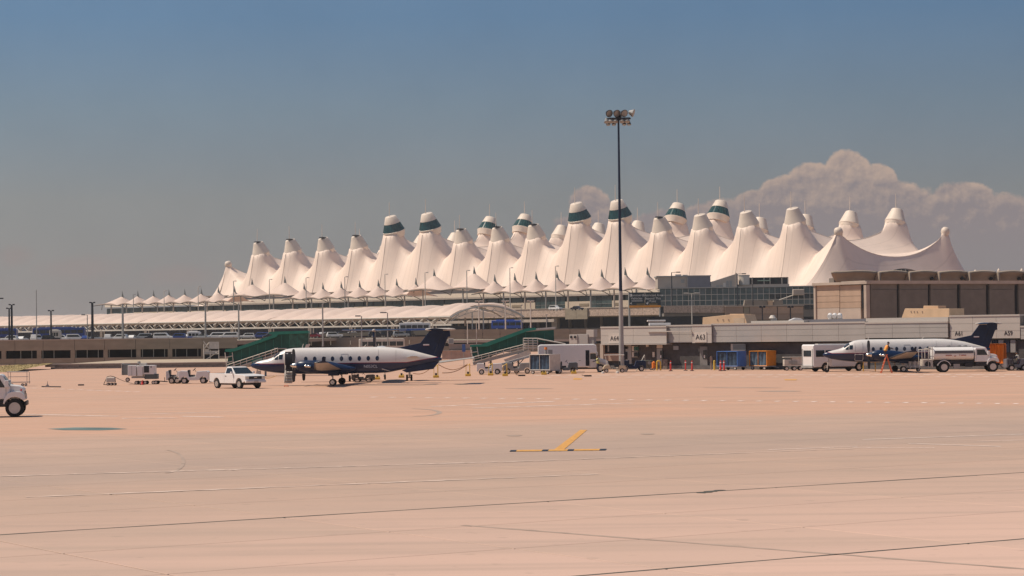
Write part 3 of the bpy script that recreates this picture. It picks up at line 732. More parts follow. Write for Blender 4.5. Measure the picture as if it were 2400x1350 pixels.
for pxs, pys, lab, ze in segs:
    ct = fthing(FT, 'curbside_canopy', lab, 'canopy', 'tensile canopies along the terminal kerb')
    X = [FT.x(p, CY) for p in pxs]; Z = [FT.p(p, q, CY)[1]-2.0 for p, q in zip(pxs, pys)]
    bd = [X[0]-(X[1]-X[0])*0.5]+[(a+b)/2 for a, b in zip(X, X[1:])]+[X[-1]+(X[-1]-X[-2])*0.5]
    if len(X) == 2:
        d = X[1]-X[0]; bd = [X[0]-d*0.45, (X[0]+X[1])/2, X[1]+d*0.45]
    if pxs[0] == 287: bd[0] = FT.x(246, CY)
    for i, (x, z) in enumerate(zip(X, Z)):
        l, r_ = bd[i], bd[i+1]
        def fn(a, b):
            xx = l+(r_-l)*a; y = EY0+(EY1-EY0)*b
            hx = (x-l) if xx < x else (r_-x); dx = abs(xx-x)/hx; dy = abs(y-CY)/((EY1-EY0)/2)
            rr = min(1.0, (dx**2.6+dy**2.6)**(1/2.6)); corner = min(dx, 1)*min(dy, 1)
            return (xx, y, ze+(z-ze)*(1-rr)**1.3-0.5*corner*corner+(0.9 if dy > .98 else 0)*(1-dx**2)*0.6)
        MB().grid(fn, 18, 18).build('canopy_peak', FAB2, ct, smooth=True)
        f_ = MB(); f_.cyl((x, CY, z-0.9), (x, CY, z+0.7), 0.42, 0.3, 8); f_.cyl((x+0.1, CY, z+0.5), (x-0.1, CY, z+2.2), 0.34, 0.05, 6); f_.cyl((x+0.9, CY, z-1.4), (x+0.2, CY, z+1.2), 0.26, 0.1, 5)
        f_.build('finial', TIP, ct)
        for yq in (EY0+1.0,):
            MB().cyl((x, yq, ZD), (x, yq, ze-0.1), 0.28, n=8).build('post', GREY if i % 2 else CONC2, ct)
        # arched struts under the front edge
        s_ = MB()
        for sgn, lim in ((-1, l), (1, r_)):
            pts = [Vector((lim+(x-lim)*t*0.5, EY0+1.2+4*(1-t), ze-0.2-1.9*(1-t)**2)) for t in [k/6 for k in range(7)]]
            s_.path(pts, 0.13, 4)
        s_.build('arched_strut', EDGE, ct)
    MB().path([Vector((l, EY0, ze-0.45)) if k % 2 == 0 else Vector((l, EY0, ze+0.05)) for k, l in enumerate([v for p in zip(bd, [(a+b)/2 for a, b in zip(bd, bd[1:])]+[bd[-1]]) for v in p][:-1])], 0.17, 5).build('edge_tube', EDGE, ct)

# ================================================================ VAULTED PARKING CANOPY (left, long)
FV = Frame((XP(0, 850, 9), 850.0), (XP(1100, 660, 9)-XP(0, 850, 9), 660-850))
pv = fthing(FV, 'parking_canopy', 'long wavy white vaulted canopy on trusses over the passenger pick-up road', 'canopy')
VW = 30.0; ZS = 9.4
bays = [(-150, 318)]+[(322, 622), (626, 1003)]
def vz(t, x, up=0):   # arch profile across t in 0..1
    return ZS+3.7*math.sin(math.pi*min(1, max(0, t)))**0.8*(1+0.06*math.sin(2*math.pi*x/5.6))+up
for (a, b) in bays:
    xa, xb = FV.x(a, 0, 765), FV.x(b, 0, 750); n = int((xb-xa)/9.5); w_ = (xb-xa)/n
    for k in range(n):
        x0 = xa+k*w_
        def fn(p, q, x0=x0):
            x = x0+w_*p; hump = 0.85*math.sin(math.pi*p)*math.sin(math.pi*q)**0.7
            return (x, -VW*0.0+VW*q, ZS+3.0*math.sin(math.pi*q)**0.85+hump-0.8*(1-math.sin(math.pi*p))*math.sin(math.pi*q))
        MB().grid(fn, 10, 14).build('vault_membrane', FAB2, pv, smooth=True)
# end arch (x 1003..1195), gable open toward the right
xe0 = FV.x(1003, 0, 745); xe1 = xe0+10
for k in range(2):
    x0 = xe0+k*5
    def fn(p, q, x0=x0):
        x = x0+5*p; return (x, VW*q, ZS+0.3+3.5*math.sin(math.pi*q)**0.8+0.9*math.sin(math.pi*p)*abs(math.sin(2*math.pi*q)))
    MB().grid(fn, 8, 24).build('vault_membrane', FAB2, pv, smooth=True)
def arch(x, dz, r, lab='arch_tube'):
    MB().path([Vector((x, VW*q, ZS+dz+3.4*math.sin(math.pi*q)**0.8)) for q in [k/16 for k in range(17)]], r, 6).build(lab, STEEL, pv)
arch(xe1, -0.2, 0.28); arch(xe1-0.1, -1.5, 0.1); arch(xe0, 0, 0.22)
m = MB()
for k in range(1, 16):
    q = k/16; q2 = (k+1)/16 if k % 2 else (k-1)/16
    z = ZS+3.4*math.sin(math.pi*q)**0.8; z2 = ZS-1.5+3.4*math.sin(math.pi*q2)**0.8
    m.cyl((xe1, VW*q, z-0.2), (xe1, VW*q2, z2), 0.07, n=4)
m.build('truss_web', STEEL, pv)
# front truss, edge tube
xa, xb = FV.x(-150, 0, 765), xe1
MB().cyl((xa, 0, ZS), (xb, 0, ZS), 0.22, n=6).build('edge_tube', STEEL, pv)
MB().box(xa, xb, 0.3, 0.7, ZS-2.6, ZS-2.1).build('lower_chord', STEEL, pv)
x = xa; k = 0
bay = 5.8
while x < xb:
    m = MB(); m.cyl((x, 0.1, ZS-0.1), (x+bay*0.5, 0.5, ZS-2.2), 0.13, n=5); m.cyl((x+bay*0.5, 0.5, ZS-2.2), (x+bay, 0.1, ZS-0.1), 0.13, n=5)
    m.cyl((x+bay*.5, 0.5, ZS-2.2), (x+bay*.5, 6, ZS+0.8), 0.13, n=5); m.cyl((x+bay*0.2, 0.1, ZS-0.2), (x+bay*0.5, 9, ZS-0.7), 0.1, n=4)
    m.build('truss_web', STEEL, pv)
    MB().prism([(x+bay*0.62, ZS-1.35), (x+bay*0.86, ZS-0.75), (x+bay*0.86, ZS-0.4), (x+bay*0.62, ZS-1.0)], 0.0, 0.2).build('floodlight', STEEL, pv)
    x += bay
cpx = [-70, 30, 132, 236, 340, 440, 543, 632, 725, 822, 920, 1012]
for c in cpx:
    xc = FV.x(c, 0, 780)
    m = MB()
    for dx, w_ in ((-0.9, 0.24), (0.0, 0.3), (1.5, 0.2)): m.cyl((xc+dx, 0.5, DZ), (xc+dx, 0.5, ZS-2.15), w_, n=6)
    for s_ in (-1, 1): m.cyl((xc, 0.5, ZS-2.6), (xc+s_*2.8, 0.5, ZS-0.2), 0.15, n=5)
    m.build('column', CONC2, pv)
    MB().cyl((xc+1, VW-1, DZ), (xc+1, VW-1, ZS), 0.35, n=6).build('column', CONC2, pv)
for q in (0.3, 0.45, 0.75):
    MB().cyl((xe1-0.3, VW*q, DZ), (xe1-0.3, VW*q, ZS+3.4*math.sin(math.pi*q)**0.8-1.6), 0.22, n=6).build('column', STEEL, pv)
MB().box(xa, xb-4, VW*0.55, VW*0.6, DZ, ZS-2.7).build('shade_backdrop', NAVYD, pv)  # dark sheet, shade under the canopy put into its colour
# ================================================================ RIGHT HAND BUILDINGS
# curtain-walled hall
FH = Frame.pp(1546, 705, 1912, 700)
gh = fthing(FH, 'glass_hall', 'grey-green glazed curtain wall hall right of the green road sign', 'building')
xa, xb = FH.x(1546), FH.x(1912)
zt_ = FH.p(1650, 675.5)[1]; zb_ = FH.p(1650, 716)[1]
MB().box(xa, xb, 0.5, 30, 3, zt_-0.2).build('core', DARK, gh)
MB().box(xa-0.3, xb, -0.15, 30.5, zt_, zt_+0.35).build('roof_edge', GREY, gh)
ncol = 27; w_ = (xb-xa)/ncol; rows = [716, 704, 690.5, 676]
PME = {}
for r_ in range(3):
    z0 = FH.p(1650, rows[r_])[1]; z1 = FH.p(1650, rows[r_+1])[1]
    for c_ in range(ncol):
        g_ = CGLASS if (c_*7+r_*3) % 5 else mat('sky_glass', (0.11, 0.135, 0.14), 0.25, var=0.3, scale=0.4)
        if c_ > 18 and r_ == 1: g_ = DGLASS
        MB().box(xa+c_*w_+0.08, xa+(c_+1)*w_-0.08, 0.1, 0.2, z0+0.08, z1-0.08).build('pane', g_, gh)
for r_ in rows[:3]:
    z = FH.p(1650, r_)[1]; MB().box(xa, xb, 0, 0.22, z-0.07, z+0.07).build('transom', STEEL, gh)
m = MB()
for c_ in range(ncol+1): m.box(xa+c_*w_-0.06, xa+c_*w_+0.06, -0.03, 0.25, zb_, zt_)
m.build('mullions', STEEL, gh)
for c_ in range(20, 27):
    for r_ in range(1): MB().box(xa+c_*w_+0.08, xa+(c_+1)*w_-0.08, 0.1, 0.2, FH.p(1650, 729)[1]+0.08, zb_-0.3).build('pane', DGLASS, gh)
MB().box(FH.x(1816), xb, 0.21, 2, FH.p(1650, 745)[1], zb_-0.1).build('lower_core', CONCD, gh)
# rooftop volumes behind it
FR = Frame.pp(1540, 716, 1910, 716)
def block(name, label, m1, px0, px1, y0, y1, d, depth, cat='building', side=None, pyc=None):
    F = Frame.pp(px0, d, px1, d); t = fthing(F, name, label, cat)
    a, b = 0, F.x(px1, 0, y0); pm = (px0+px1)/2; z1 = F.p(pm, y0)[1]; z0 = F.p(pm, y1)[1]
    MB().box(a, b, 0, depth, z0, z1).build('body', m1, t, bev=0.05)
    return t, F, a, b, z0, z1
t, F, a, b, z0, z1 = block('rooftop_block', 'cream rooftop block with one small square window above the glass hall', CONC2, 1543, 1612, 649, 676, 716, 12)
fr(F, GREY, t, 'window', 1596, 655, 1604, 663, -0.1, 0.05); MB().box(a-0.4, b+0.3, -0.4, 12.4, z1, z1+0.35).build('roof_edge', GREY, t)
fr(F, STEEL, t, 'roof_unit', 1583, 643, 1597, 648, 2, 4); fr(F, STEEL, t, 'roof_unit', 1600, 644, 1612, 648, 2, 4)
t, F, a, b, z0, z1 = block('rooftop_box', 'dark blue-grey rooftop box beside the cream block', BGREY, 1613, 1665, 647.5, 675.5, 715, 12)
MB().box(a-0.1, b+0.2, -0.2, 12.2, z1, z1+0.3).build('roof_edge', GREY, t)
F = Frame.pp(1666, 715, 1726, 715); t = fthing(F, 'wedge_block', 'pale wedge-shaped rooftop block with slanted roof right of the dark box', 'building')
pts = [F.p(*q) for q in ((1666, 676), (1726, 676), (1725, 642), (1666, 661))]; MB().prism(pts, 0, 14).build('body', CONC2, t)
for q in ((1702, 658, 1708, 673), (1710, 658, 1716, 673), (1679, 668, 1685, 675), (1688, 668, 1694, 675)): fr(F, GREY, t, 'window', *q, -0.12, 0.05)
fr(F, WHITE2, t, 'white_door', 1695, 663, 1701, 675, -0.15, 0.04)
fr(F, CONC2, t, 'corner_fin', 1724, 640, 1728, 676, -0.3, 2)
F = Frame.pp(1728, 716, 1860, 716); t = fthing(F, 'storage_tank', 'pale ribbed cylinder tank on the hall roof', 'tank')
xc = F.x(1746); zz0, zz1 = F.p(1746, 667)[1], F.p(1746, 646)[1]
m = MB(); m.cyl((xc, 2, zz0), (xc, 2, zz1), 1.75, n=16); m.build('shell', STEEL, t, smooth=True, angle=40)
MB().cyl((xc, 2, zz1), (xc, 2, zz1+0.25), 1.85, n=16).build('rim', GREY, t)
F = Frame.pp(1730, 722, 1860, 722); t = fthing(F, 'roof_terrace', 'cream terrace parapet with dark glazed arch behind under the tent edge', 'building')
fr(F, CONC2, t, 'parapet', 1728, 666, 1850, 676, 0, 2)
fr(F, DARK, t, 'dark_glazing', 1755, 650, 1848, 666, 1.5, 2.5)
for px in range(1762, 1848, 14): fr(F, STEEL if px % 3 else TEAL, t, 'mullion', px, 651, px+1.6, 666, 1.2, 1.45)
fr(F, mat('pale_green_strip', (0.3, 0.4, 0.3), 0.5), t, 'light_strip', 1776, 656.5, 1806, 658.5, 1.1, 1.45)
# anchor cable from the tent corner
t = thing('anchor_block', 'small concrete anchor with tie cable at the foot of the last tent corner', 'anchor', (0, 0, 0))
pa = P(1870, 688, 690); pb = P(1826, 703, 690); t.location = (pa.x, pa.y, 0)
MB().cyl((0, 0, pa.z), (pb-pa).to_3d()+Vector((0, 0, pa.z)), 0.18, n=6).build('tie_cable', STEEL, t)
MB().box(-1.6, 1.9, -0.8, 0.8, pa.z-0.5, pa.z+1.3).build('block', CONC2, t, bev=0.2)
# curved roadway wall in front of the hall (x 1700..1905)
F = Frame.pp(1556, 600, 1880, 600); t = fthing(F, 'ramp_wall', 'peach coloured curved ramp wall with recessed brown bays below the glass hall', 'wall')
for a in range(1556, 1752, 28): fr(F, STONE, t, 'parapet_panel', a+0.2, 716.5, a+27.8, 733, 0, 0.5)
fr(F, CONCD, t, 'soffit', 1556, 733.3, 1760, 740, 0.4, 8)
for a, b, m_ in ((1700, 1742, BROWNW), (1743, 1756, CONC), (1757, 1786, BROWNW), (1788, 1821, mat('tan_bay', (0.44, 0.29, 0.21), 0.7)), (1823, 1851, MATS['tan_bay']), (1853, 1883, MATS['tan_bay'])):
    fr(F, m_, t, 'bay_panel', a, 718.5, b, 735, -0.6, 0.0 - 0.01)
    fr(F, BROWNW, t, 'lower_bay_panel', a, 735.5, b, 749, -0.4, -0.01)
fr(F, CONC2, t, 'coping', 1700, 716, 1885, 718, -0.9, 0.3)
fr(F, CONCD, t, 'bay_backing', 1698, 718.2, 1884, 752, 0.0, 0.35)
F2 = Frame.pp(1738, 640, 1840, 640); t = fthing(F2, 'curved_canopy', 'small curved grey canopy in front of the glass hall', 'canopy')
for k, (a, b) in enumerate(((1744, 1800), (1812, 1836))):
    pts = [F2.p(*q) for q in ((a, 716), (b, 716), (b-1, 704), (a+2, 703.5))]; MB().prism(pts, 0, 3).build('canopy_panel', VAULT, t)
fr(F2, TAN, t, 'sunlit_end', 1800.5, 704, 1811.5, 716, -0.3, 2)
# big concrete building, lit end and shaded long side, both put into the wall colours
def vaultmat(): return VAULT
FL = Frame.pp(1908, 430, 2029, 420)
t = fthing(FL, 'concrete_hall', 'large windowless concrete building at right with sunlit tan end wall and dark ribbed side', 'building')
wl = FL.x(2029, 0, 700); zt_ = FL.p(1968, 663)[1]; zb_ = 3.0
FB_ = Frame.pp(2029, 420, 2480, 442)
LITW = mat('lit_tan_concrete', (0.42, 0.30, 0.22), 0.85, var=0.12, scale=0.5); SIDW = mat('shaded_side_concrete', (0.17, 0.148, 0.125), 0.85, var=0.14, scale=0.6)
ys = [668, 681, 694, 708, 722, 749]
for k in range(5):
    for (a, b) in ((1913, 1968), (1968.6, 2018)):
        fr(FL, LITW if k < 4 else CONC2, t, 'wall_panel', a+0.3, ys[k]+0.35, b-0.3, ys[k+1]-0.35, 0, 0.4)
MB().box(0.2, wl, 0.45, 20, 3, zt_-0.2).build('core', CONCD, t)
fr(FL, CONC2, t, 'corner_pier', 1906.5, 668, 1912, 749, -0.25, 0.4); fr(FL, CONC2, t, 'parapet', 1903, 661.5, 2031, 667.5, -0.5, 0.6)
fr(FL, DARK, t, 'slot', 2019, 669, 2023, 722, 0.1, 0.44); fr(FL, CONC2, t, 'corner_column', 2024, 668, 2031, 745, -0.4, 0.6)
s = thing('windowless_building', 'dark ribbed long side wing of the windowless concrete building', 'building', (FB_.o.x, FB_.o.y, 0), FB_.rz)
zs = FB_.p(2200, 661.5)[1]; L_ = FB_.x(2480, 0, 700)
MB().box(0.4, L_, 0.5, 7, 3, zs-0.3).build('core', CONCD, s)
MB().box(-0.3, L_, -0.45, 7, zs-0.3, zs+0.3).build('parapet', CONC2, s)
px = 2031; 
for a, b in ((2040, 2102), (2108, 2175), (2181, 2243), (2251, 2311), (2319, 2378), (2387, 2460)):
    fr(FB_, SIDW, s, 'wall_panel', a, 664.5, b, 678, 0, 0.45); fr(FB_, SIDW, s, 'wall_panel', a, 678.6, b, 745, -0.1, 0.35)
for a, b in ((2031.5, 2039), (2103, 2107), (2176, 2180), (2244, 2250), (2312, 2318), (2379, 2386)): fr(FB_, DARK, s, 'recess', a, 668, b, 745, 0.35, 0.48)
# scalloped vault roofs on top
FVt = Frame.pp(1958, 450, 2480, 462)
vt = fthing(FVt, 'scalloped_roof', 'row of weathered scalloped concrete roof bays on top of the windowless building', 'roof')
bays_ = [1958, 2052, 2123, 2192, 2263, 2330, 2396, 2465]
for k, (a, b) in enumerate(zip(bays_[:-1], bays_[1:])):
    xa_, xb_ = FVt.x(a, 0, 650), FVt.x(b, 0, 650); z0 = FVt.p(a, 660)[1]; z1 = FVt.p((a+b)/2, 640.5)[1]
    def fn(p, q):
        return (xa_+0.1+(xb_-xa_-0.2)*p - (1.6*q if (k == 0 and p < 0.1) else 0), -1.4*q*q-0.6*math.sin(math.pi*p), z0+(z1-z0)*q+0.25*math.sin(math.pi*p)*q)
    MB().grid(fn, 12, 6).build('roof_bay', VAULT, vt, smooth=True, solid=0.4)
    MB().box(xb_-0.15, xb_+0.15, -2.3, 1, z0, z1+0.1).build('roof_rib', VAULT, vt)
    if k > 1: MB().cyl((xb_-1.2, -0.6, z0+0.5), (xb_-1.2, -1.3, z0+0.6), 0.3, n=8).build('drain_port', DARK, vt)
MB().box(0, FVt.x(2480, 0, 650), 0.5, 3, 5, FVt.p(2200, 650)[1]).build('core', CONCD, vt)
F = Frame.pp(2072, 480, 2175, 480); t = fthing(F, 'arched_skylight', 'low arched skylight rising behind the scalloped roof', 'skylight')
m = []
for k in range(13):
    q = k/12; m.append(F.p(2072+100*q, 641-12*math.sin(math.pi*min(1, q*1.1))**0.9*(1 if q < .92 else .5)))
MB().prism(m+[F.p(2172, 650), F.p(2072, 650)], 0, 6).build('vault', VAULT, t)
m = [F.p(2078+50*k/8, 640-8.5*math.sin(math.pi*(0.08+0.62*k/8))) for k in range(9)]; MB().prism(m+[F.p(2128, 641), F.p(2078, 641)], -0.15, -0.03).build('glazing', DGLASS, t)
for px in (2088, 2100, 2112, 2122): fr(F, STEEL, t, 'mullion', px, 631, px+1.2, 641, -0.25, -0.16)
for i_, (px, py) in enumerate(((2286, 632), (2341, 629), (2395, 629))):
    p = P(px, 641, 560); h = (641-py)*560/FPX; t = MB().cyl((0, 0, -3), (0, 0, h*0.6), 0.55, 0.4, 8).cyl((0, 0, h*0.6), (0, 0, h), 0.4, 0.1, 8).build('roof_finial', CAPM, loc=tuple(p))
    tag(t, ['leftmost', 'middle', 'rightmost'][i_]+' of three tiny pale finials peeping over the scalloped roof at far right', 'finial', 'finials beyond the right roof')

F = Frame.pp(1040, 300, 1125, 300); t = fthing(F, 'barrier_wall', 'low pinkish stepped barrier walls between the airliner tail and the right green ramp', 'wall')
PINKW = mat('pinkish_wall', (0.48, 0.33, 0.26), 0.85, var=0.2, scale=1)
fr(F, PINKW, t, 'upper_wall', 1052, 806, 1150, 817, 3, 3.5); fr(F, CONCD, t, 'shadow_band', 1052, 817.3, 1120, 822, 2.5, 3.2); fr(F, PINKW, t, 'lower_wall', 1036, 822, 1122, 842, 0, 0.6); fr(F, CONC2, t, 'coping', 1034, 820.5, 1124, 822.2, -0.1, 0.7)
for px in (1058, 1080, 1102): fr(F, GREY, t, 'wall_joint', px, 823, px+0.7, 841, -0.02, -0.004)
t = thing('utility_cabinet', 'pale grey utility cabinet right behind the airliner fin', 'cabinet', (XP(1057, 303.2, 2), 303.2, P(1090, 806, 303).z)); MB().box(-0.35, 0.35, -0.2, 0.2, 0, 0.75).build('housing', STEEL, t, bev=0.03); MB().box(-0.3, 0.3, -0.22, -0.205, 0.1, 0.65).build('door', GREY, t)
t = thing('blue_sign', 'small blue upright sign panel beside the slack hoses', 'sign', (XP(1087, 296, 2), 296, 0)); MB().box(-0.22, 0.22, -0.05, 0.05, 1.9, 2.9).build('panel', mat('sign_blue', (0.05, 0.12, 0.33), 0.5), t); MB().cyl((0, 0.08, 0), (0, 0.08, 2.9), 0.05, n=6).build('post', GREY, t)
# ================================================================ CONCOURSE WITH GATES
FA = Frame.pp(1408, 257, 2440, 224.7)
cb = fthing(FA, 'gate_concourse', 'low gate building with pale panels over dark blockwork, numbered A64 to A59', 'building')
def az(px, py, off=0): return FA.p(px, py, off)[1]
LW = FA.x(2440, 0, 850)
MB().box(0.1, LW, 0.5, 40, 0, az(1800, 803)).build('ground_floor', BRICK, cb)
sect = [(1408, 1562, 767, 805.5, PANEL, -0.35, 76), (1562, 1622, 764, 803.5, PANELD, 0.1, 30), (1622, 1668, 763, 804, PANEL, -0.3, 46), (1668, 2028, 758.5, 801, PANELD, 0.0, 60),
        (2028, 2222, 756.5, 792, PANELD, -0.1, 65), (2226, 2391, 740.5, 793.5, PANEL, 0.1, 62), (2392, 2440, 766, 795, PANELD, 0.15, 48)]
for (a, b, yt, yb, m_, off, step) in sect:
    xa_, xb_ = FA.x(a, off, 790), FA.x(b, off, 790); z1 = az((a+b)/2, yt, off); z0 = az((a+b)/2, yb, off)
    MB().box(xa_+0.02, xb_-0.02, off+0.12, 34, z0+0.03, z1-0.05).build('panel_backing', mat('joint_grey', (0.22, 0.2, 0.185), 0.7), cb)
    nr = 3 if a > 1660 else 2; nc = max(1, round((b-a)/step))
    for r_ in range(nr):
        for c_ in range(nc):
            x0 = xa_+(xb_-xa_)*c_/nc; x1 = xa_+(xb_-xa_)*(c_+1)/nc; q0 = z0+(z1-z0)*r_/nr; q1 = z0+(z1-z0)*(r_+1)/nr
            MB().box(x0+0.012, x1-0.012, off, off+0.1, q0+0.012, q1-0.012).build('wall_panel', m_, cb)
    MB().box(xa_, xb_, off-0.06, 34.5, z1-0.045, z1+0.12).build('roof_coping', PANEL, cb)
fr(FA, PANEL, cb, 'parapet', 2029, 744.5, 2222, 756, 0.5, 1.0); fr(FA, PANEL, cb, 'roof_step', 1760, 751.5, 1884, 757.5, 6, 9)
fr(FA, BGREY, cb, 'roof_shadow_band', 1884, 748, 2028, 757.8, 7, 8)  # dark band, the roof shadow painted as its colour
MB().box(FA.x(2224, 0, 790)-2, LW+5, 1.2, 34, 0, az(2300, 742)).build('block_core', PANELD, cb)
fr(FA, PANEL, cb, 'canopy_lip', 1408, 805.8, 1562, 808, -0.7, 0.5); fr(FA, PANEL, cb, 'white_ledge', 1518, 775.5, 1620, 778, -0.5, -0.36)
BLK2 = mat('facing_block', (0.125, 0.12, 0.12), 0.9, var=0.3, scale=2)
MB().box(0.1, LW, 0.28, 0.48, 0, 0.45).build('base_course', BLK2, cb)
# blockwork piers and openings on the ground floor
fr(FA, CONC2, cb, 'pier', 1406, 806, 1414, 866, -0.2, 0.5); fr(FA, DARK, cb, 'service_opening', 1415, 808.5, 1453, 846, 0.2, 0.52); fr(FA, BROWNW, cb, 'roller_shutter', 1416, 828, 1452, 846, 0.15, 0.195)
fr(FA, GREY, cb, 'conduit', 1424, 810, 1427, 824, 0.1, 0.19); fr(FA, GREY, cb, 'plaster_strip', 1466, 806, 1480, 864, 0.3, 0.495)
fr(FA, DARK, cb, 'small_window', 1462, 812, 1470, 818, 0.2, 0.29); fr(FA, DARK, cb, 'dark_door', 1462, 825, 1469.5, 842, 0.2, 0.29)
def window(px0, py0, px1, py1, m_=DGLASS):
    f = fr(FA, STEEL, cb, 'window', px0-1.2, py0-1.2, px1+1.2, py1+1.2, 0.36, 0.49)
    a, z1 = FA.p(px0, py0); b, z0 = FA.p(px1, py1); MB().box(a, b, 0.31, 0.355, z0, z1).build('pane', m_, f)
window(1482, 812, 1493, 822, mat('green_glass', (0.01, 0.07, 0.05), 0.2)); window(1482, 826, 1493, 836)
def door(px0, py0, px1, py1, wpx, m_):
    d = fr(FA, m_, cb, 'door', px0, py0, px1, py1, 0.38, 0.49); a, z1 = FA.p(wpx[0], wpx[1]); b, z0 = FA.p(wpx[2], wpx[3])
    MB().box(a, b, 0.34, 0.375, z0, z1).build('pane', DGLASS, d); MB().box(b-0.35, b-0.2, 0.30, 0.335, z0+0.1, z0+0.4).build('notice', WHITE, d)
fr(FA, STEEL, cb, 'transom_panel', 1539, 808.5, 1552, 816, 0.36, 0.49); door(1539, 817, 1552, 865.5, (1543, 822, 1550, 841), GREY)
door(1640, 812, 1658, 865, (1644, 821, 1652.5, 841), mat('door_grey', (0.19, 0.18, 0.175), 0.6))
fr(FA, GREY, cb, 'notice_board', 1578, 811, 1590, 820, 0.4, 0.49); fr(FA, STEEL, cb, 'wall_lamp', 1514, 808, 1518, 813, 0.2, 0.49)
fr(FA, WHITE2, cb, 'notice', 1529, 825, 1534, 837, 0.38, 0.49); fr(FA, mat('stone_base', (0.2, 0.16, 0.14), 0.9, var=0.5, scale=6), cb, 'rubble_base', 1553, 842, 1564, 866, 0.2, 0.49)
window(1714, 807, 1744, 821, mat('frosted_glass', (0.2, 0.22, 0.22), 0.4))
for k in range(5): fr(FA, NAVYD if k % 2 else GREY, cb, 'bay_opening', 2312+k*14, 797, 2324+k*14, 826, 0.3, 0.49)
BLKL = MATS['black_paint']
for s_, px, py, hpx in (('A64', 1441.0, 793.5, 11), ('A63', 1642.5, 790.5, 12), ('A61', 2247.5, 782, 10.5), ('A59', 2363.5, 781, 10.5)):
    off = -0.36 if px < 1600 else (-0.31 if px < 1700 else 0.09); a, z = FA.p(px, py, off); wpx = 28 if px < 2000 else 22
    if px < 2000:
        x0, _ = FA.p(px-wpx/2, py, off); x1, _ = FA.p(px+wpx/2, py, off)
        pl = MB().box(x0, x1, off-0.05, off-0.004, z-0.55, z+0.6).build('sign_plate', mat('plate_white', (0.60, 0.53, 0.47), 0.5), cb)
        text(s_, hpx/21*1.42, BLKL, cb, 'gate_lettering', (a, off-0.065, z), ext=0.008, sx=0.95)
    else: text(s_, hpx/23*1.42, BLKL, cb, 'gate_lettering', (a, off-0.015, z), ext=0.008, sx=0.85)
# rooftop equipment (things standing on the roof)
def roofthing(name, label, cat, px0, px1, py1, off): 
    a, z = FA.p(px0, py1, off); p = FA.o+FA.d*a+FA.n*off; return thing(name, label, cat, (p.x, p.y, z), FA.rz), a, z
F = Frame.pp(1646, 268, 1756, 265); t = fthing(F, 'rooftop_unit', 'peach sheet-metal rooftop unit with stepped top above gate A63', 'air handler')
MB().prism([F.p(*q) for q in ((1646, 765), (1753, 765), (1744, 737.5), (1715, 737), (1647, 744))], 0, 3.2).build('housing', TAN, t, bev=0.03)
MB().prism([F.p(*q) for q in ((1706, 744), (1741, 744), (1741, 735.5), (1707, 735.5))], 0.4, 2.5).build('raised_cap', TAN, t, bev=0.03)
fr(F, mat('pale_peach', (0.55, 0.40, 0.28), 0.6), t, 'side_panel', 1719, 745, 1744, 761, -0.04, -0.004)
for px in (1680, 1693, 1706): fr(F, BROWNW, t, 'latch', px, 748, px+2, 751, -0.06, -0.004)
F = Frame.pp(2112, 247, 2228, 243); t = fthing(F, 'rooftop_unit', 'orange-tan rooftop unit with sloped left side above the right aircraft', 'air handler')
MB().prism([F.p(*q) for q in ((2113, 745), (2225, 745), (2225, 723), (2121, 723))], 0, 3.2).build('housing', TAN, t, bev=0.03)
MB().prism([F.p(*q) for q in ((2158, 723.2), (2194, 723.2), (2193, 716.5), (2159, 716.5))], 0.5, 2.2).build('raised_cap', TAN, t, bev=0.03)
for px in (2134, 2141, 2148, 2160): fr(F, BROWNW, t, 'latch', px, 729, px+1.8, 732, -0.06, -0.004)
F = Frame.pp(1940, 258, 1980, 258); t = fthing(F, 'vent_hoods', 'cluster of three shiny curved vent hoods on the gate building roof', 'vent')
for k, px in enumerate((1948, 1959, 1971)):
    a, z = F.p(px, 741); m = MB(); m.path([(a, 0.5, z-1.6), (a, 0.5, z-0.2), (a-0.1, 0.1, z+0.15), (a-0.25, -0.3, z-0.05)], 0.26, 8); m.build('hood', WHITE, t, smooth=True, angle=60)
fr(F, GREY, t, 'plinth', 1950, 749, 1968, 757.5, 0.2, 1.2)
F = Frame.pp(1848, 258, 1884, 258); t = fthing(F, 'roof_hatch', 'white roof hatch box with sloping corners on the gate building', 'roof hatch')
MB().prism([F.p(*q) for q in ((1849, 758), (1883, 758), (1883, 750), (1877, 746), (1864, 745), (1852, 750))], 0, 1.6).build('shell', WHITE, t, bev=0.03)
F = Frame.pp(1805, 258, 1824, 258); t = fthing(F, 'exhaust_fan', 'squat grey exhaust fan with white bonnet on the roof', 'fan')
a, z = F.p(1815, 758); MB().cyl((a, 0.5, z), (a, 0.5, z+0.6), 0.35, n=10).build('stack', GREY, t); MB().cyl((a-0.15, 0.5, z+0.6), (a-0.15, 0.5, z+0.95), 0.42, 0.2, 10).build('bonnet', WHITE2, t)
for i_, (a0, b0, yt, yb, lab) in enumerate(((1522, 1572, 757, 762.5, 'long low white roof vent box on the gate building near A63'), (1518, 1560, 750, 753.5, 'upper flat white roof slab floating behind the vent box'))):
    F = Frame.pp(a0, 262+i_*6, b0, 262+i_*6); t = fthing(F, 'roof_vent', lab, 'vent'); fr(F, WHITE, t, 'lid', a0, yt, b0, yb, 0, 1.5, bev=0.04)
    fr(F, GREY, t, 'curb', a0+4, yb, b0-4, yb+(3 if i_ == 0 else 12), 0.2, 1.3)
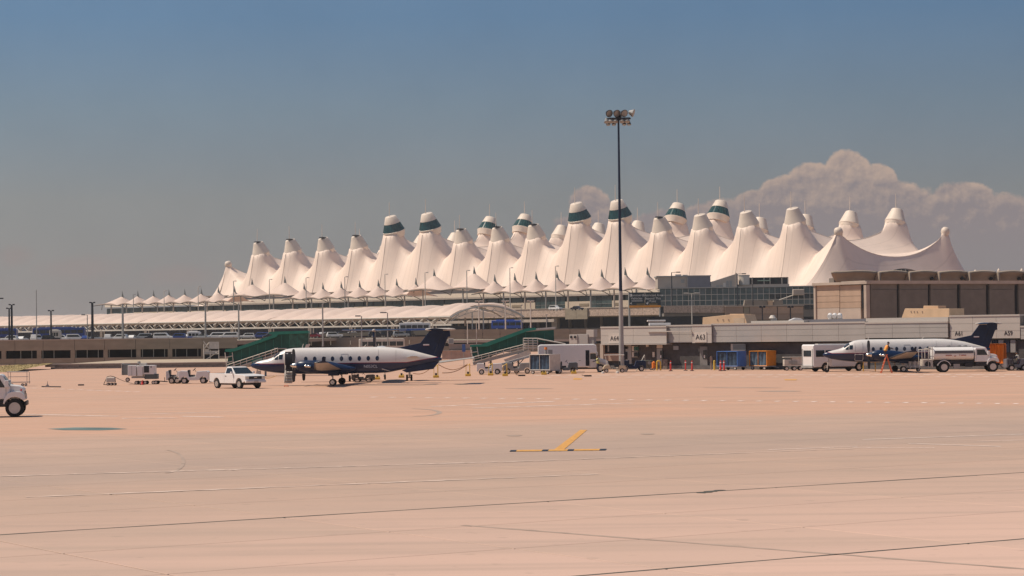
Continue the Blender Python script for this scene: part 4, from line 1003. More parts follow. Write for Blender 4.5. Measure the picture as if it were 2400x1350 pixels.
# left end roof services of the concourse (x 1330-1405)
F = Frame.pp(1328, 268, 1410, 266); t = fthing(F, 'air_conditioning_plant', 'grey air conditioning cabinets with round fans left of gate A64', 'air conditioner')
fr(F, PANEL, t, 'fan_cabinet', 1334, 784, 1353, 806, 0, 1.4, bev=0.03); fr(F, PANELD, t, 'duct', 1353, 783, 1378, 806, 0.1, 1.2, bev=0.03); fr(F, PANEL, t, 'upper_cabinet', 1374, 773, 1392, 790, 0.2, 1.2, bev=0.03)
for px in (1339, 1348):
    a, z = F.p(px, 790); MB().cyl((a, -0.06, z), (a, 0, z), 0.16, n=10).build('fan', BLACK, t)
fr(F, GREY, t, 'pipework', 1378, 789, 1392, 806, 0.3, 1.0); fr(F, CONC, t, 'base_block', 1330, 806, 1400, 850, 0.6, 3)
# ================================================================ ROAD SIGN
F = Frame.pp(1473, 560, 1550, 560)
t = fthing(F, 'road_sign', 'dark green two-part overhead road sign with white lettering and orange strip along its foot', 'sign')
sgn_m = mat('sign_green', (0.018, 0.035, 0.045), 0.5, var=0.15)
x0, z1 = F.p(1474.5, 685.5); x1, z0 = F.p(1548.5, 715)
xm = F.x(1511.5, 0, 700)
for a, b in ((x0, xm-0.04), (xm+0.04, x1)): MB().box(a, b, 0, 0.25, z0, z1).build('sign_face', sgn_m, t)
MB().box(x0, x1, -0.02, 0.27, z0-0.55, z0-0.01).build('orange_strip', mat('sign_orange', (0.75, 0.30, 0.04), 0.5), t)
a = F.x(1475.5, 0, 740); MB().cyl((a, 0.5, 3), (a, 0.5, z1), 0.25, n=8).build('post', GREY, t); a = F.x(1547, 0, 740); MB().cyl((a, 0.5, 8), (a, 0.5, z0), 0.2, n=8).build('post', GREY, t)
SW = mat('sign_white', (0.75, 0.72, 0.68), 0.5)
for s_, px, py, sz in (('Commercial', 1494, 692, 0.86), ('Vehicles', 1492, 699.5, 0.86), ('Restricted Area', 1530, 692, 0.80), ('Beyond This', 1530, 699.5, 0.80), ('Point', 1530, 706, 0.80)):
    a, z = F.p(px, py, 0); text(s_, sz, SW, t, 'lettering', (a, -0.015, z), ext=0.01)
fr(F, SW, t, 'underline', 1480, 704.6, 1506, 706, -0.03, -0.004)
fr(F, SW, t, 'pictogram', 1477.5, 689, 1481.5, 695, -0.03, -0.004)
a, z = F.p(1479, 711); MB().prism([(a-0.3, z), (a+0.3, z+0.32), (a+0.1, z), (a+0.3, z-0.32)], -0.03, -0.004).build('arrow', SW, t)
a, z = F.p(1517, 710); MB().prism([(a-0.3, z), (a+0.05, z+0.1), (a+0.2, z+0.5), (a+0.3, z), (a, z-0.45)], -0.03, -0.004).build('arrow', SW, t)
for px in (1492, 1521): fr(F, mat('dim_yellow', (0.35, 0.25, 0.08), 0.5), t, 'small_print', px, 712, px+20, 713.6, -0.03, -0.004)
for px in (1493, 1521, 1543):
    a, z = F.p(px, 684.5); MB().cyl((a, 0.1, z1), (a, -1.0, z1+0.35), 0.05, n=5).box(a-0.3, a+0.3, -1.3, -0.8, z1+0.25, z1+0.45).build('sign_lamp', STEEL, t)

# ================================================================ LAMP POSTS
LP = {}
def lamp(px, yt, yb, d, arm, label, m_=GREY, wd=0.12, head=0.9, group='street lamps along the airport roads', tw=False):
    base = P(px, yb, d); h = (yb-yt)*d/FPX
    t = thing('street_lamp', label, 'street lamp', tuple(base), 0, group)
    MB().cyl((0, 0, 0), (0, 0, h), wd*1.4, wd, 6).build('pole', m_, t)
    for sg in ((-1, 1) if tw else (1,)):
        L = arm*sg
        if arm: MB().cyl((0, 0, h-0.05), (L, 0, h+0.05), wd*0.5, n=5).build('arm', m_, t)
        MB().box(min(L, L+head*(1 if L >= 0 else -1)), max(L, L+head*(1 if L >= 0 else -1)), -0.25, 0.25, h-0.08, h+0.18).build('lamp_head', m_, t, bev=0.03)
BLUEBLACK = mat('dark_pole', (0.02, 0.025, 0.035), 0.5)
for i_, (px, yt) in enumerate(((22, 723), (28, 714.5), (120, 728.5), (217, 709.5))):
    lamp(px, yt, 800, 470, 0.25, ['shorter of the two close dark twin-head lamp posts at far left', 'taller of the two close dark twin-head lamp posts at far left', 'lone slim dark twin-head lamp post over the left parking deck', 'thick black twin-head lamp post just left of the small tent peaks'][i_], BLUEBLACK, [0.16, 0.2, 0.16, 0.24][i_], 0.35, tw=True)
lamp(-6, 700, 800, 470, 0.4, 'dark lamp head poking into the picture at the left edge', BLUEBLACK, 0.15, 0.9)
lamp(86, 681, 800, 520, 0.0, 'very tall thin grey antenna-like pole on the left parking deck', GREY, 0.09, 0.05)
lamp(205, 738, 798, 470, -0.5, 'thin pole with arm to the left beside the black post', GREY, 0.09, 0.7)
for i_, (px, yt) in enumerate(((288, 714), (482, 710), (560, 712))):
    lamp(px, yt, 800, 460, 0.0, 'plain grey pole before the wavy canopy, '+['first from left', 'directly above the stair kiosk', 'above the left end of the green ramp'][i_], GREY, [0.2, 0.17, 0.15][i_], 0.1)
ups = [(313, 690), (385, 682), (465, 672), (548, 659), (632, 655), (718, 651), (809, 649), (903, 643), (997, 639), (1095, 634), (1196, 628), (1303, 624)]
for i_, (px, yt) in enumerate(ups):
    Zt = 955-(px-300)*0.19
    zdeck = 11.6; yb = hor(px)-(zdeck-4.2)*FPX/Zt
    lamp(px, yt, yb, Zt, 0.35, 'pale road lamp of the terminal kerb, '+['first', 'second', 'third', 'fourth', 'fifth', 'sixth', 'seventh', 'eighth', 'ninth', 'tenth', 'eleventh', 'twelfth'][i_]+' from the left', STEEL if i_ % 3 else GREY, 0.15, 0.9)
lamp(1575, 638.5, 716, 640, 1.3, 'dark lamp post with arm in front of the cream rooftop block', BLUEBLACK, 0.14, 1.2)
lamp(1729, 642, 718, 640, 1.3, 'dark lamp post with arm in front of the wedge-shaped block', BLUEBLACK, 0.14, 1.2)
lamp(1765, 651, 718, 640, 0.0, 'thin dark post before the pale roof tank', BLUEBLACK, 0.1, 0.1)
lamp(1622, 687.5, 760, 560, 0.9, 'thin pale double-arm lamp before the glass hall', STEEL, 0.1, 1.1, tw=True)
lamp(1787, 720, 757, 300, 0.1, 'short dark double lamp on the gate building roof, left one', BLUEBLACK, 0.07, 0.3, tw=True)
lamp(1853, 720, 757, 300, 0.1, 'short dark double lamp on the gate building roof, right one', BLUEBLACK, 0.07, 0.3, tw=True)
lamp(848, 741, 812, 430, -0.2, 'grey lamp post with arm to the left above the propeller plane wing', GREY, 0.1, 1.0)
lamp(909, 733, 812, 430, -0.2, 'grey lamp post with arm to the left above the plane roof', GREY, 0.1, 1.2)
lamp(757, 712, 812, 430, 0.0, 'tall grey pole above the airliner windows', GREY, 0.14, 0.2)
for i_, (px, yt, yb) in enumerate(((1123, 706, 772), (1185, 706, 772), (1244, 706, 768))):
    lamp(px, yt, yb, 480, 0.1, ['leftmost', 'middle', 'rightmost'][i_]+' of three white T-headed lamp posts near the vaulted canopy end', STEEL, 0.13, 0.7, tw=True)
lamp(1222, 716, 770, 500, 0.0, 'thin dark post among the white T-headed lamps', GREY, 0.09, 0.3)
lamp(1281, 738, 770, 500, 0.0, 'thin dark pole above the second green ramp', GREY, 0.09, 0.2)
lamp(1096, 757, 806, 420, 0.1, 'short pole with a round white lamp right of the airliner tail', STEEL, 0.08, 0.25)
lamp(1117, 757, 810, 420, 0.0, 'thin pole beside the round white lamp', STEEL, 0.06, 0.2)

# ================================================================ FLOODLIGHT MAST
d = 240; p = P(1457, 862, d); t = thing('floodlight_mast', 'very tall steel floodlight mast, navy above and grey below, crowned with lamps', 'floodlight mast', (p.x, p.y, 0))
ht = P(1453, 282, d).z; hm = P(1455, 682, d).z; 
MB().cyl((0, 0, 0), (0, 0, 0.5), 0.6, n=16).build('base', CONC2, t)
MB().cyl((0, 0, 0.5), (0, 0, hm), 0.29, 0.20, 16).build('lower_pole', mat('galvanised', (0.36, 0.33, 0.31), 0.5), t, smooth=True, angle=40)
MB().cyl((0, 0, hm), (0, 0, ht+0.3), 0.175, 0.10, 16).build('upper_pole', mat('navy_pole', (0.008, 0.02, 0.05), 0.45, var=0.2), t, smooth=True, angle=40)
MB().box(-1.2, 1.3, -0.12, 0.12, ht+0.10, ht+0.25).box(-1.0, 1.2, -0.9, -0.8, ht+0.12, ht+0.22).box(-1.0, 1.2, 0.8, 0.9, ht+0.12, ht+0.22).cyl((0, 0, ht), (0, 0, ht+0.6), 0.35, 0.3, 10).build('crossarm', BLACK, t)
SILV = mat('lamp_silver', (0.30, 0.29, 0.28), 0.35, metal=0.6)
def flood(x, y, z, tilt, yaw, r=0.42, ml=BLACK):
    ax = Vector((math.sin(yaw)*math.cos(tilt), -math.cos(yaw)*math.cos(tilt), math.sin(tilt))); c = Vector((x, y, z))
    o = MB().cyl(c-ax*0.35, c+ax*0.1, r*0.45, r, 12).cyl(c+ax*0.1, c+ax*0.16, r, r*1.04, 12).build('floodlight', ml, t)
    MB().cyl(c+ax*0.161, c+ax*0.18, r*0.9, n=12).build('lens', SILV, o)
for x in (-1.05, -0.25, 0.55): flood(x, -0.5, ht+0.72, -0.35, 0.5, 0.40)
flood(1.45, -0.3, ht+0.75, -0.3, 1.3, 0.42, SILV); flood(-1.0, 0.5, ht+0.8, -0.3, 2.6, 0.36, SILV); flood(0.2, 0.6, ht+0.75, -0.3, 3.1, 0.36, SILV)
for x in (-1.3, -0.85, -0.35, 0.35, 0.9): flood(x, -0.7, ht-0.12, -1.0, 0.1, 0.26, SILV)
for x in (-1.1, -0.5, 0.6, 1.1): flood(x, -0.2, ht-0.35, -1.2, 0.0, 0.22, BLACK)

# ================================================================ WHEELS AND VEHICLE HELPERS
WM = {}
def wheel(parent, x, y, r, w_, rim=CHROME, side=-1):
    k = (r, w_, rim.name)
    if k not in WM:
        a = MB(); rr = [(r*0.60, -w_/2), (r*0.93, -w_/2), (r, -w_*0.33), (r, w_*0.33), (r*0.93, w_/2), (r*0.60, w_/2)]
        n = 20; a.loft([[(q*math.cos(2*math.pi*i/n), h, q*math.sin(2*math.pi*i/n)) for i in range(n)] for q, h in rr], caps=True)
        b = MB(); b.loft([[(q*math.cos(2*math.pi*i/n), h, q*math.sin(2*math.pi*i/n)) for i in range(n)] for q, h in [(r*0.62, -w_/2-0.004), (r*0.52, -w_*0.36), (r*0.2, -w_*0.30), (r*0.18, -w_/2-0.01), (r*0.02, -w_/2-0.02)]], caps=True)
        oa = a.build('wheel', RUBBER, parent, smooth=True, angle=35); ob = b.build('rim', rim, oa, smooth=True, angle=35)
        WM[k] = (oa.data, ob.data)
    else:
        oa = bpy.data.objects.new('wheel', WM[k][0]); COL.objects.link(oa); oa.parent = parent
        ob = bpy.data.objects.new('rim', WM[k][1]); COL.objects.link(ob); ob.parent = oa
    oa.location = (x, y, r)
    if y > 0: oa.rotation_euler = (0, 0, math.pi)
    return oa
def arcp(cx, cz, r, a0, a1, n=8): return [(cx+r*math.cos(R(a0+(a1-a0)*i/n)), cz+r*math.sin(R(a0+(a1-a0)*i/n))) for i in range(n+1)]
def place(px, py=None, d=None):
    if d is None: g = G(px, py); return (g.x, g.y, 0)
    return (XP(px, d, 0), d, 0)

# ---- white pickup
def pickup(loc, rz, label):
    t = thing('pickup_truck', label, 'pickup truck', loc, rz)
    W = 0.96
    prof = [(-2.68, 0.55), (-2.68, 1.22), (-0.50, 1.24), (-0.45, 1.20), (1.0, 1.20), (2.50, 1.10), (2.66, 1.02), (2.68, 0.62), (2.25, 0.50)]
    prof += arcp(1.72, 0.40, 0.47, 10, 170) + [(1.2, 0.42), (-1.1, 0.42)] + arcp(-1.62, 0.40, 0.47, 10, 170) + [(-2.2, 0.50)]
    MB().prism(prof, -W, W).build('body', WHITE, t, bev=0.03)
    MB().box(-2.60, -0.56, -0.86, 0.86, 1.245, 1.25).build('bed_opening', BLACK, t)
    MB().box(-2.0, 2.2, -0.8, 0.8, 0.3, 0.5).build('chassis', BLACK, t)
    def rr(z, x0, x1, w): return [(x0, -w, z), (x1, -w, z), (x1, w, z), (x0, w, z)]
    MB().loft([rr(1.20, -0.48, 1.05, 0.90), rr(1.72, -0.40, 0.36, 0.74), rr(1.78, -0.34, 0.28, 0.68)]).build('cab', WHITE, t, bev=0.02)
    def q(name, pts, m_): MB().face(pts).build(name, m_, t)
    for s in (-1, 1):
        y0, y1 = s*0.905, s*0.765
        MB().loft([[(-0.32, y0*1.0, 1.25), (-0.28, y1, 1.67), (0.36, y1, 1.67), (0.80, y0, 1.25)], [(-0.32, y0-s*0.03, 1.25), (-0.28, y1-s*0.03, 1.67), (0.36, y1-s*0.03, 1.67), (0.80, y0-s*0.03, 1.25)]]).build('side_window', DGLASS, t)
        MB().box(-0.46, -0.45, s*(W+0.002), s*(W+0.006), 0.5, 1.2).box(0.92, 0.93, s*(W+0.002), s*(W+0.006), 0.5, 1.2).build('door_seam', GREY, t)
        MB().box(-0.3, -0.15, s*(W+0.002), s*(W+0.03), 1.0, 1.04).build('door_handle', BLACK, t)
        MB().box(0.75, 0.9, s*W, s*(W+0.2), 1.22, 1.38).build('wing_mirror', WHITE, t, bev=0.02)
        MB().box(2.60, 2.70, s*0.62, s*0.90, 0.80, 1.0).build('headlight', mat('headlamp_glass', (0.65, 0.6, 0.5), 0.15, var=0.1), t)
        wheel(t, 1.72, s*0.84, 0.38, 0.24); wheel(t, -1.62, s*0.84, 0.38, 0.24)
    MB().loft([[(1.06, -0.84, 1.245), (0.44, -0.70, 1.70), (0.44, 0.70, 1.70), (1.06, 0.84, 1.245)], [(1.01, -0.84, 1.235), (0.39, -0.70, 1.69), (0.39, 0.70, 1.69), (1.01, 0.84, 1.235)]]).build('windscreen', DGLASS, t)
    MB().loft([[(-0.485, -0.78, 1.27), (-0.415, -0.68, 1.67), (-0.415, 0.68, 1.67), (-0.485, 0.78, 1.27)], [(-0.46, -0.78, 1.27), (-0.39, -0.68, 1.67), (-0.39, 0.68, 1.67), (-0.46, 0.78, 1.27)]]).build('rear_window', DGLASS, t)
    MB().box(2.66, 2.705, -0.60, 0.60, 0.78, 1.01).build('grille', BLACK, t)
    MB().box(2.70, 2.72, -0.14, 0.14, 0.86, 0.93).build('badge', CHROME, t)
    MB().box(2.60, 2.82, -0.97, 0.97, 0.48, 0.68).build('front_bumper', WHITE, t, bev=0.04); MB().box(2.81, 2.84, -0.2, 0.2, 0.5, 0.66).build('number_plate', WHITE2, t)
    MB().box(-2.82, -2.66, -0.9, 0.9, 0.48, 0.62).build('rear_bumper', BLACK, t); MB().box(-2.69, -2.675, -0.93, -0.80, 0.8, 1.1).build('tail_light', RED, t)
    return t
pickup(place(556, d=185), R(-50), 'white regular-cab pickup truck parked in front of the nose of the left propeller plane')

# ---- medium duty truck (hooded), origin at rear axle, facing +x
def hood_truck(loc, rz, label, kind='fuel_truck'):
    t = thing(kind, label, 'truck', loc, rz); W = 1.05
    MB().box(-1.9, 4.9, -0.45, 0.45, 0.55, 0.85).build('chassis', BLACK, t)
    MB().box(3.0, 4.3, -0.98, 0.98, 0.60, 0.98).build('cab_step', BLACK, t)
    cab = [(2.95, 0.98), (2.95, 2.15), (3.05, 2.33), (3.95, 2.33), (4.05, 2.25), (4.42, 1.66), (4.42, 0.98)]
    MB().prism(cab, -0.98, 0.98).build('cab', WHITE, t, bev=0.05)
    hood = [(4.30, 0.95), (4.30, 1.76), (4.85, 1.70), (5.10, 1.60), (5.17, 1.48), (5.17, 0.95)]
    MB().prism(hood, -0.72, 0.72).build('hood', WHITE, t, bev=0.06)
    for s in (-1, 1):
        f = [(4.05, 0.75), (4.12, 1.05), (4.30, 1.32), (4.55, 1.40), (4.98, 1.38), (5.18, 1.22), (5.24, 0.98), (5.16, 0.9)]+list(reversed([(4.66+0.58*math.cos(R(a)), 0.52+0.58*math.sin(R(a))) for a in range(50, 165, 14)]))[::-1]
        y0, y1 = sorted((s*0.70, s*1.08)); MB().prism(f, y0, y1).build('fender', WHITE, t, bev=0.03)
        win = [(3.15, 1.62), (3.15, 2.15), (3.85, 2.15), (4.15, 1.66), (4.15, 1.62)]
        y0, y1 = sorted((s*0.975, s*0.99)); MB().prism(win, y0, y1).build('side_window', DGLASS, t)
        y0, y1 = sorted((s*0.982, s*0.987)); MB().box(3.08, 3.1, y0, y1, 1.0, 2.2).box(4.2, 4.22, y0, y1, 1.0, 1.6).build('door_seam', GREY, t)
        MB().box(4.15, 4.35, s*1.1-0.08, s*1.1+0.14, 1.62, 2.0).build('wing_mirror', WHITE, t, bev=0.02)
        MB().cyl((4.2, s*0.98, 1.7), (4.25, s*1.12, 1.8), 0.02, n=4).build('mirror_arm', BLACK, t)
        MB().box(5.15, 5.22, s*0.75-0.12, s*0.75+0.12, 1.1, 1.26).build('headlight', MATS['headlamp_glass'], t)
        MB().box(4.98, 5.06, s*1.07, s*1.10, 1.42, 1.52).build('marker_light', RED, t)
        wheel(t, 4.66, s*0.88, 0.50, 0.28, WHITE2); wheel(t, 0, s*0.78, 0.50, 0.5, WHITE2)
        # rear mudguard
        g_ = [(0.66*math.cos(R(a)), 0.5+0.66*math.sin(R(a))) for a in range(15, 170, 15)]; g2 = [(0.60*math.cos(R(a)), 0.5+0.60*math.sin(R(a))) for a in range(165, 0, -15)]
        y0, y1 = sorted((s*0.5, s*1.07)); MB().prism(g_+g2, y0, y1).build('mudguard', WHITE, t)
    MB().loft([[(4.10, -0.86, 2.2), (4.44, -0.9, 1.70), (4.44, 0.9, 1.70), (4.10, 0.86, 2.2)], [(4.05, -0.86, 2.18), (4.39, -0.9, 1.68), (4.39, 0.9, 1.68), (4.05, 0.86, 2.18)]]).build('windscreen', DGLASS, t)
    MB().box(5.165, 5.19, -0.5, 0.5, 1.0, 1.4).build('grille', BLACK, t); MB().box(5.19, 5.30, -1.05, 1.05, 0.62, 0.86).build('bumper', BLACK, t, bev=0.03)
    # tank body
    n = 24; rings = []
    for x in (-1.0, -0.97, 2.82, 2.87):
        k = 0.93 if x in (-1.0, 2.87) else 1.0
        rings.append([(x, 1.08*k*math.copysign(abs(math.cos(2*math.pi*i/n))**0.8, math.cos(2*math.pi*i/n)), 1.76+0.66*k*math.copysign(abs(math.sin(2*math.pi*i/n))**0.8, math.sin(2*math.pi*i/n))) for i in range(n)])
    MB().loft(rings).build('tank', WHITE, t, smooth=True, angle=40)
    MB().box(-0.9, 2.8, -1.105, -1.08, 1.80, 2.08).build('tank_stripe', mat('mirror_grey', (0.11, 0.11, 0.125), 0.5), t)
    MB().box(-0.8, 2.7, -0.35, 0.35, 2.40, 2.47).build('walkway', GREY, t)
    for x in (0.6, 1.6, 2.2): MB().cyl((x, 0, 2.46), (x, 0, 2.56), 0.2, n=10).build('hatch', GREY, t)
    MB().box(-0.9, 2.85, -0.8, 0.8, 0.85, 1.12).build('tank_cradle', BLACK, t)
    m = MB()
    for x0_, n_, z_ in ((0.15, 6, 1.62), (0.95, 2, 1.55), (1.45, 1, 1.64), (1.62, 5, 1.62)):
        for k in range(n_): m.box(x0_+k*0.10, x0_+k*0.10+0.07, -1.125, -1.115, z_-0.05, z_+0.05)
    m.build('small_lettering', mat('faded_red', (0.40, 0.10, 0.08), 0.6), t)
    MB().box(-2.0, -1.05, -0.9, 0.9, 0.6, 1.25).build('pump_cabinet', STEEL, t, bev=0.03)
    m = MB()
    for x, z in ((-2.1, 2.2), (-1.5, 2.3), (-1.1, 2.4)):
        for y in (-1.0, 1.0): m.cyl((x, y, 0.5), (x, y, z), 0.035, n=5)
        m.cyl((x, -1.0, z), (x, 1.0, z), 0.035, n=5)
    for z in (0.55, 1.3, 2.2): m.cyl((-2.1, -1.0, z), (-1.1, -1.0, z), 0.035, n=5)
    m.build('handrail', STEEL, t)
    for k in range(3): MB().cyl((-1.55, -0.95, 0.8+k*0.0), (-1.55, -0.8, 0.8), 0.28, n=12).build('hose_reel', BLACK, t) if k == 0 else None
    MB().box(0.9, 1.5, -1.0, -0.6, 0.4, 0.8).build('side_box', GREY, t); MB().box(2.0, 2.7, -1.0, -0.7, 0.5, 0.85).build('step_box', BLACK, t)
    return t
g_ = place(2209, d=217); hood_truck(g_, R(-1), 'white fuel tanker truck parked in front of the right propeller plane tail')
ht_ = hood_truck(place(37, d=123.3), R(9), 'white hooded truck cut off by the left picture edge, its bonnet in view')
ht_.location.x -= 4.66*math.cos(R(9)); ht_.location.y -= 4.66*math.sin(R(9))
# ================================================================ PROPELLER AIRLINER  (local +x = nose, origin on the ground at the main gear)
def se(n_, hw, hh, zc, x, p=0.86):
    out = []
    for i in range(n_):
        t = 2*math.pi*i/n_; c, s_ = math.cos(t), math.sin(t)
        out.append((x, hw*math.copysign(abs(c)**p, c), zc+hh*math.copysign(abs(s_)**p, s_)))
    return out
TOPZ = [(7.46, 1.80), (7.35, 1.90), (7.0, 2.03), (6.5, 2.17), (6.0, 2.27), (5.6, 2.40), (5.3, 2.60), (4.9, 2.88), (4.4, 3.10), (3.8, 3.19), (3.0, 3.21), (-3.4, 3.21), (-4.4, 3.18), (-5.4, 3.08), (-6.5, 2.88), (-7.5, 2.60), (-8.3, 2.38), (-8.95, 2.22)]
BOTZ = [(7.46, 1.72), (7.35, 1.58), (7.0, 1.44), (6.5, 1.30), (6.0, 1.20), (5.6, 1.14), (5.3, 1.10), (4.9, 1.06), (4.4, 1.02), (3.8, 0.99), (3.0, 0.97), (-3.4, 0.97), (-4.4, 1.03), (-5.4, 1.22), (-6.5, 1.45), (-7.5, 1.66), (-8.3, 1.84), (-8.95, 2.02)]
WID = [0.03, 0.16, 0.30, 0.42, 0.52, 0.58, 0.62, 0.66, 0.69, 0.70, 0.70, 0.70, 0.69, 0.64, 0.52, 0.36, 0.22, 0.10]
def lerp_tab(tab, x):
    for (a, va), (b, vb) in zip(tab[:-1], tab[1:]):
        if a >= x >= b: return va+(vb-va)*(a-x)/(a-b)
    return tab[-1][1]
def side_y(x, z):
    tz, bz = lerp_tab(TOPZ, x), lerp_tab(BOTZ, x); w_ = lerp_tab([(a[0], w) for a, w in zip(TOPZ, WID)], x)
    s_ = abs((z-(tz+bz)/2)/((tz-bz)/2)); s_ = min(1, s_)**(1/0.86); return w_*max(0, 1-s_*s_)**(0.43)
def livery():
    m = bpy.data.materials.new('livery_paint'); m.use_nodes = True; t = m.node_tree; b = t.nodes['Principled BSDF']; L = t.links.new
    c = t.nodes.new('ShaderNodeTexCoord'); s_ = t.nodes.new('ShaderNodeSeparateXYZ'); L(c.outputs['Object'], s_.inputs[0])
    def ma(op, a, c_):
        n = t.nodes.new('ShaderNodeMath'); n.operation = op
        for i, v in ((0, a), (1, c_)):
            if isinstance(v, (int, float)): n.inputs[i].default_value = v
            else: L(v, n.inputs[i])
        return n.outputs[0]
    # z measured against a line that climbs toward the tail
    rise = ma('MULTIPLY', ma('MAXIMUM', ma('SUBTRACT', -6.0, s_.outputs[0]), 0.0), 0.16)
    dip = ma('MULTIPLY', ma('MAXIMUM', ma('SUBTRACT', s_.outputs[0], 6.6), 0.0), 0.35)
    h = ma('ADD', ma('SUBTRACT', s_.outputs[2], rise), ma('MULTIPLY', dip, -1.0))
    def mixc(f, a, c_):
        n = t.nodes.new('ShaderNodeMix'); n.data_type = 'RGBA'
        L(f, n.inputs[0])
        for i, v in ((6, a), (7, c_)):
            if isinstance(v, tuple): n.inputs[i].default_value = (*v, 1)
            else: L(v, n.inputs[i])
        return n.outputs[2]
    nz = t.nodes.new('ShaderNodeTexNoise'); nz.inputs['Scale'].default_value = 2.0; nz.inputs['Detail'].default_value = 5; L(c.outputs['Object'], nz.inputs[0])
    wh = mixc(nz.outputs[0], (0.60, 0.56, 0.53), (0.72, 0.68, 0.66)); nv = mixc(nz.outputs[0], (0.004, 0.012, 0.05), (0.009, 0.025, 0.08))
    col = mixc(ma('LESS_THAN', h, 1.90), wh, (0.25, 0.015, 0.05)); col = mixc(ma('LESS_THAN', h, 1.845), col, nv)
    L(col, b.inputs['Base Color']); b.inputs['Roughness'].default_value = 0.28; b.inputs['Specular IOR Level'].default_value = 0.5
    return m
LIV = livery()
SEAMG = mat('panel_seam', (0.33, 0.31, 0.30), 0.5)
PROPB = mat('prop_black', (0.03, 0.03, 0.035), 0.4)
def airliner(loc, rz, label, door_open, reg=None):
    t = thing('propeller_airliner', label, 'airplane', loc, rz, 'navy and white propeller airliners on the stands')
    n = 28
    rings = [se(n, w_, (tz[1]-bz[1])/2, (tz[1]+bz[1])/2, tz[0]) for tz, bz, w_ in zip(TOPZ, BOTZ, WID)]
    fu = MB().loft(rings).build('fuselage', LIV, t, smooth=True, angle=60)
    def side_panel(name, x0, x1, z0, z1, m_, off=0.012, sides=(-1, 1), oval=False, parent=None, nn=12):
        for sd in sides:
            pts = []
            if oval:
                for k in range(nn):
                    a = 2*math.pi*k/nn; pts.append(((x0+x1)/2+(x1-x0)/2*math.cos(a), (z0+z1)/2+(z1-z0)/2*math.sin(a)))
            else: pts = [(x0, z0), (x1, z0), (x1, z1), (x0, z1)]
            if oval:
                A = [(x, sd*(side_y(x, z)+off), z) for x, z in pts]; B = [(x, sd*(side_y(x, z)-0.04), z) for x, z in pts]; MB().loft([B, A]).build(name, m_, parent or t)
            else:
                def fn(a, b): x = x0+(x1-x0)*a; z = z0+(z1-z0)*b; return (x, sd*(side_y(x, z)+off), z)
                MB().grid(fn, 2, 6).build(name, m_, parent or t, smooth=True)
    for k in range(9):      # cabin windows
        xw = 2.60-k*0.765 if k else 2.60
        side_panel('cabin_window', xw-0.155, xw+0.155, 2.04, 2.46, mat('cabin_window', (0.012, 0.02, 0.055), 0.15, var=0.3), oval=True)
    # cockpit glazing
    for sd in (-1, 1):
        for (a0, a1, zb, zt) in ((5.02, 5.32, 2.22, 2.58), (4.62, 4.96, 2.25, 2.66)):
            def fn(a, b, a0=a0, a1=a1, zb=zb, zt=zt, sd=sd):
                x = a0+(a1-a0)*a; tp = zt if a0 < 4.8 else zt-0.22*a; z = zb+(tp-zb)*b; return (x-0.05*b, sd*(side_y(x-0.05*b, z)+0.014), z)
            MB().grid(fn, 3, 3).build('cockpit_window', DGLASS, t)
    def fw(a, b):
        y = -0.44+0.88*a; x = 5.42-0.52*b; z = lerp_tab(TOPZ, x)-0.02-0.42*abs(y)**2.2*1.2; return (x+0.02, y, z+0.03)
    MB().grid(fw, 8, 4).build('windscreen', DGLASS, t)
    # door
    if door_open:
        side_panel('door_opening', 3.62, 4.38, 1.22, 2.86, DARK, sides=(1,))
        fr_ = MB()
        for x in (3.58, 4.40):
            fr_.path([Vector((x, side_y(x, z)+0.02, z)) for z in [1.2+0.14*i for i in range(13)]], 0.035, 5)
        fr_.path([Vector((3.58+0.82*i/4, side_y(4, 2.88)+0.03, 2.88)) for i in range(5)], 0.035, 5); fr_.build('door_frame', WHITE2, t)
        st = MB().box(3.66, 4.34, 0, 0.05, 0, 1).build('airstair', WHITE2, t); bpy.data.objects.remove(st)
        m = MB(); 
        for x in (3.66, 4.32): m.path([Vector((x, 0.72, 1.28)), Vector((x, 1.45, 0.30))], 0.05, 6); m.path([Vector((x, 0.72, 1.75)), Vector((x, 1.4, 0.95)), Vector((x, 1.48, 0.35))], 0.025, 5)
        m.loft([[(3.66, 0.70, 1.18), (4.32, 0.70, 1.18), (4.32, 1.40, 0.22), (3.66, 1.40, 0.22)], [(3.66, 0.74, 1.22), (4.32, 0.74, 1.22), (4.32, 1.44, 0.26), (3.66, 1.44, 0.26)]])
        st = m.build('airstair', WHITE2, t)
        for k in range(4):
            y = 0.82+k*0.17; z = 1.12-k*0.225; MB().box(3.70, 4.28, y, y+0.18, z, z+0.04).build('step', GREY if k % 2 else WHITE2, st)
    else:
        m = MB(); 
        for x in (3.62, 4.38): m.path([Vector((x, side_y(x, z)+0.008, z)) for z in [1.2+0.14*i for i in range(13)]], 0.012, 4)
        m.build('door_outline', SEAMG, t)
        m = MB(); pts = [(4.35, 1.15), (3.65, 1.15), (3.6, 1.3), (3.6, 1.75), (4.4, 1.75), (4.4, 1.25), (4.35, 1.15)]
        m.path([Vector((x, side_y(x, z)+0.012, z)) for x, z in pts], 0.022, 4); m.build('hatch_outline', WHITE, t)
    m = MB()
    for x in (-0.62-0.4, -0.02-0.4):
        m.path([Vector((x, side_y(x, z)+0.006, z)) for z in [1.98+0.08*i for i in range(9)]], 0.01, 4)
    m.path([Vector((-1.02, side_y(-1, 2.65)+0.006, 2.65)), Vector((-0.42, side_y(-.5, 2.65)+0.006, 2.65))], 0.01, 4); m.build('exit_outline', SEAMG, t)
    m = MB()
    for x in (-3.6, -5.1):
        m.path([Vector((x, side_y(x, z)+0.004, z)) for z in [1.95+0.09*i for i in range(13) if 1.95+0.09*i < lerp_tab(TOPZ, x)-0.1]], 0.008, 4)
    m.build('panel_seam', SEAMG, t)
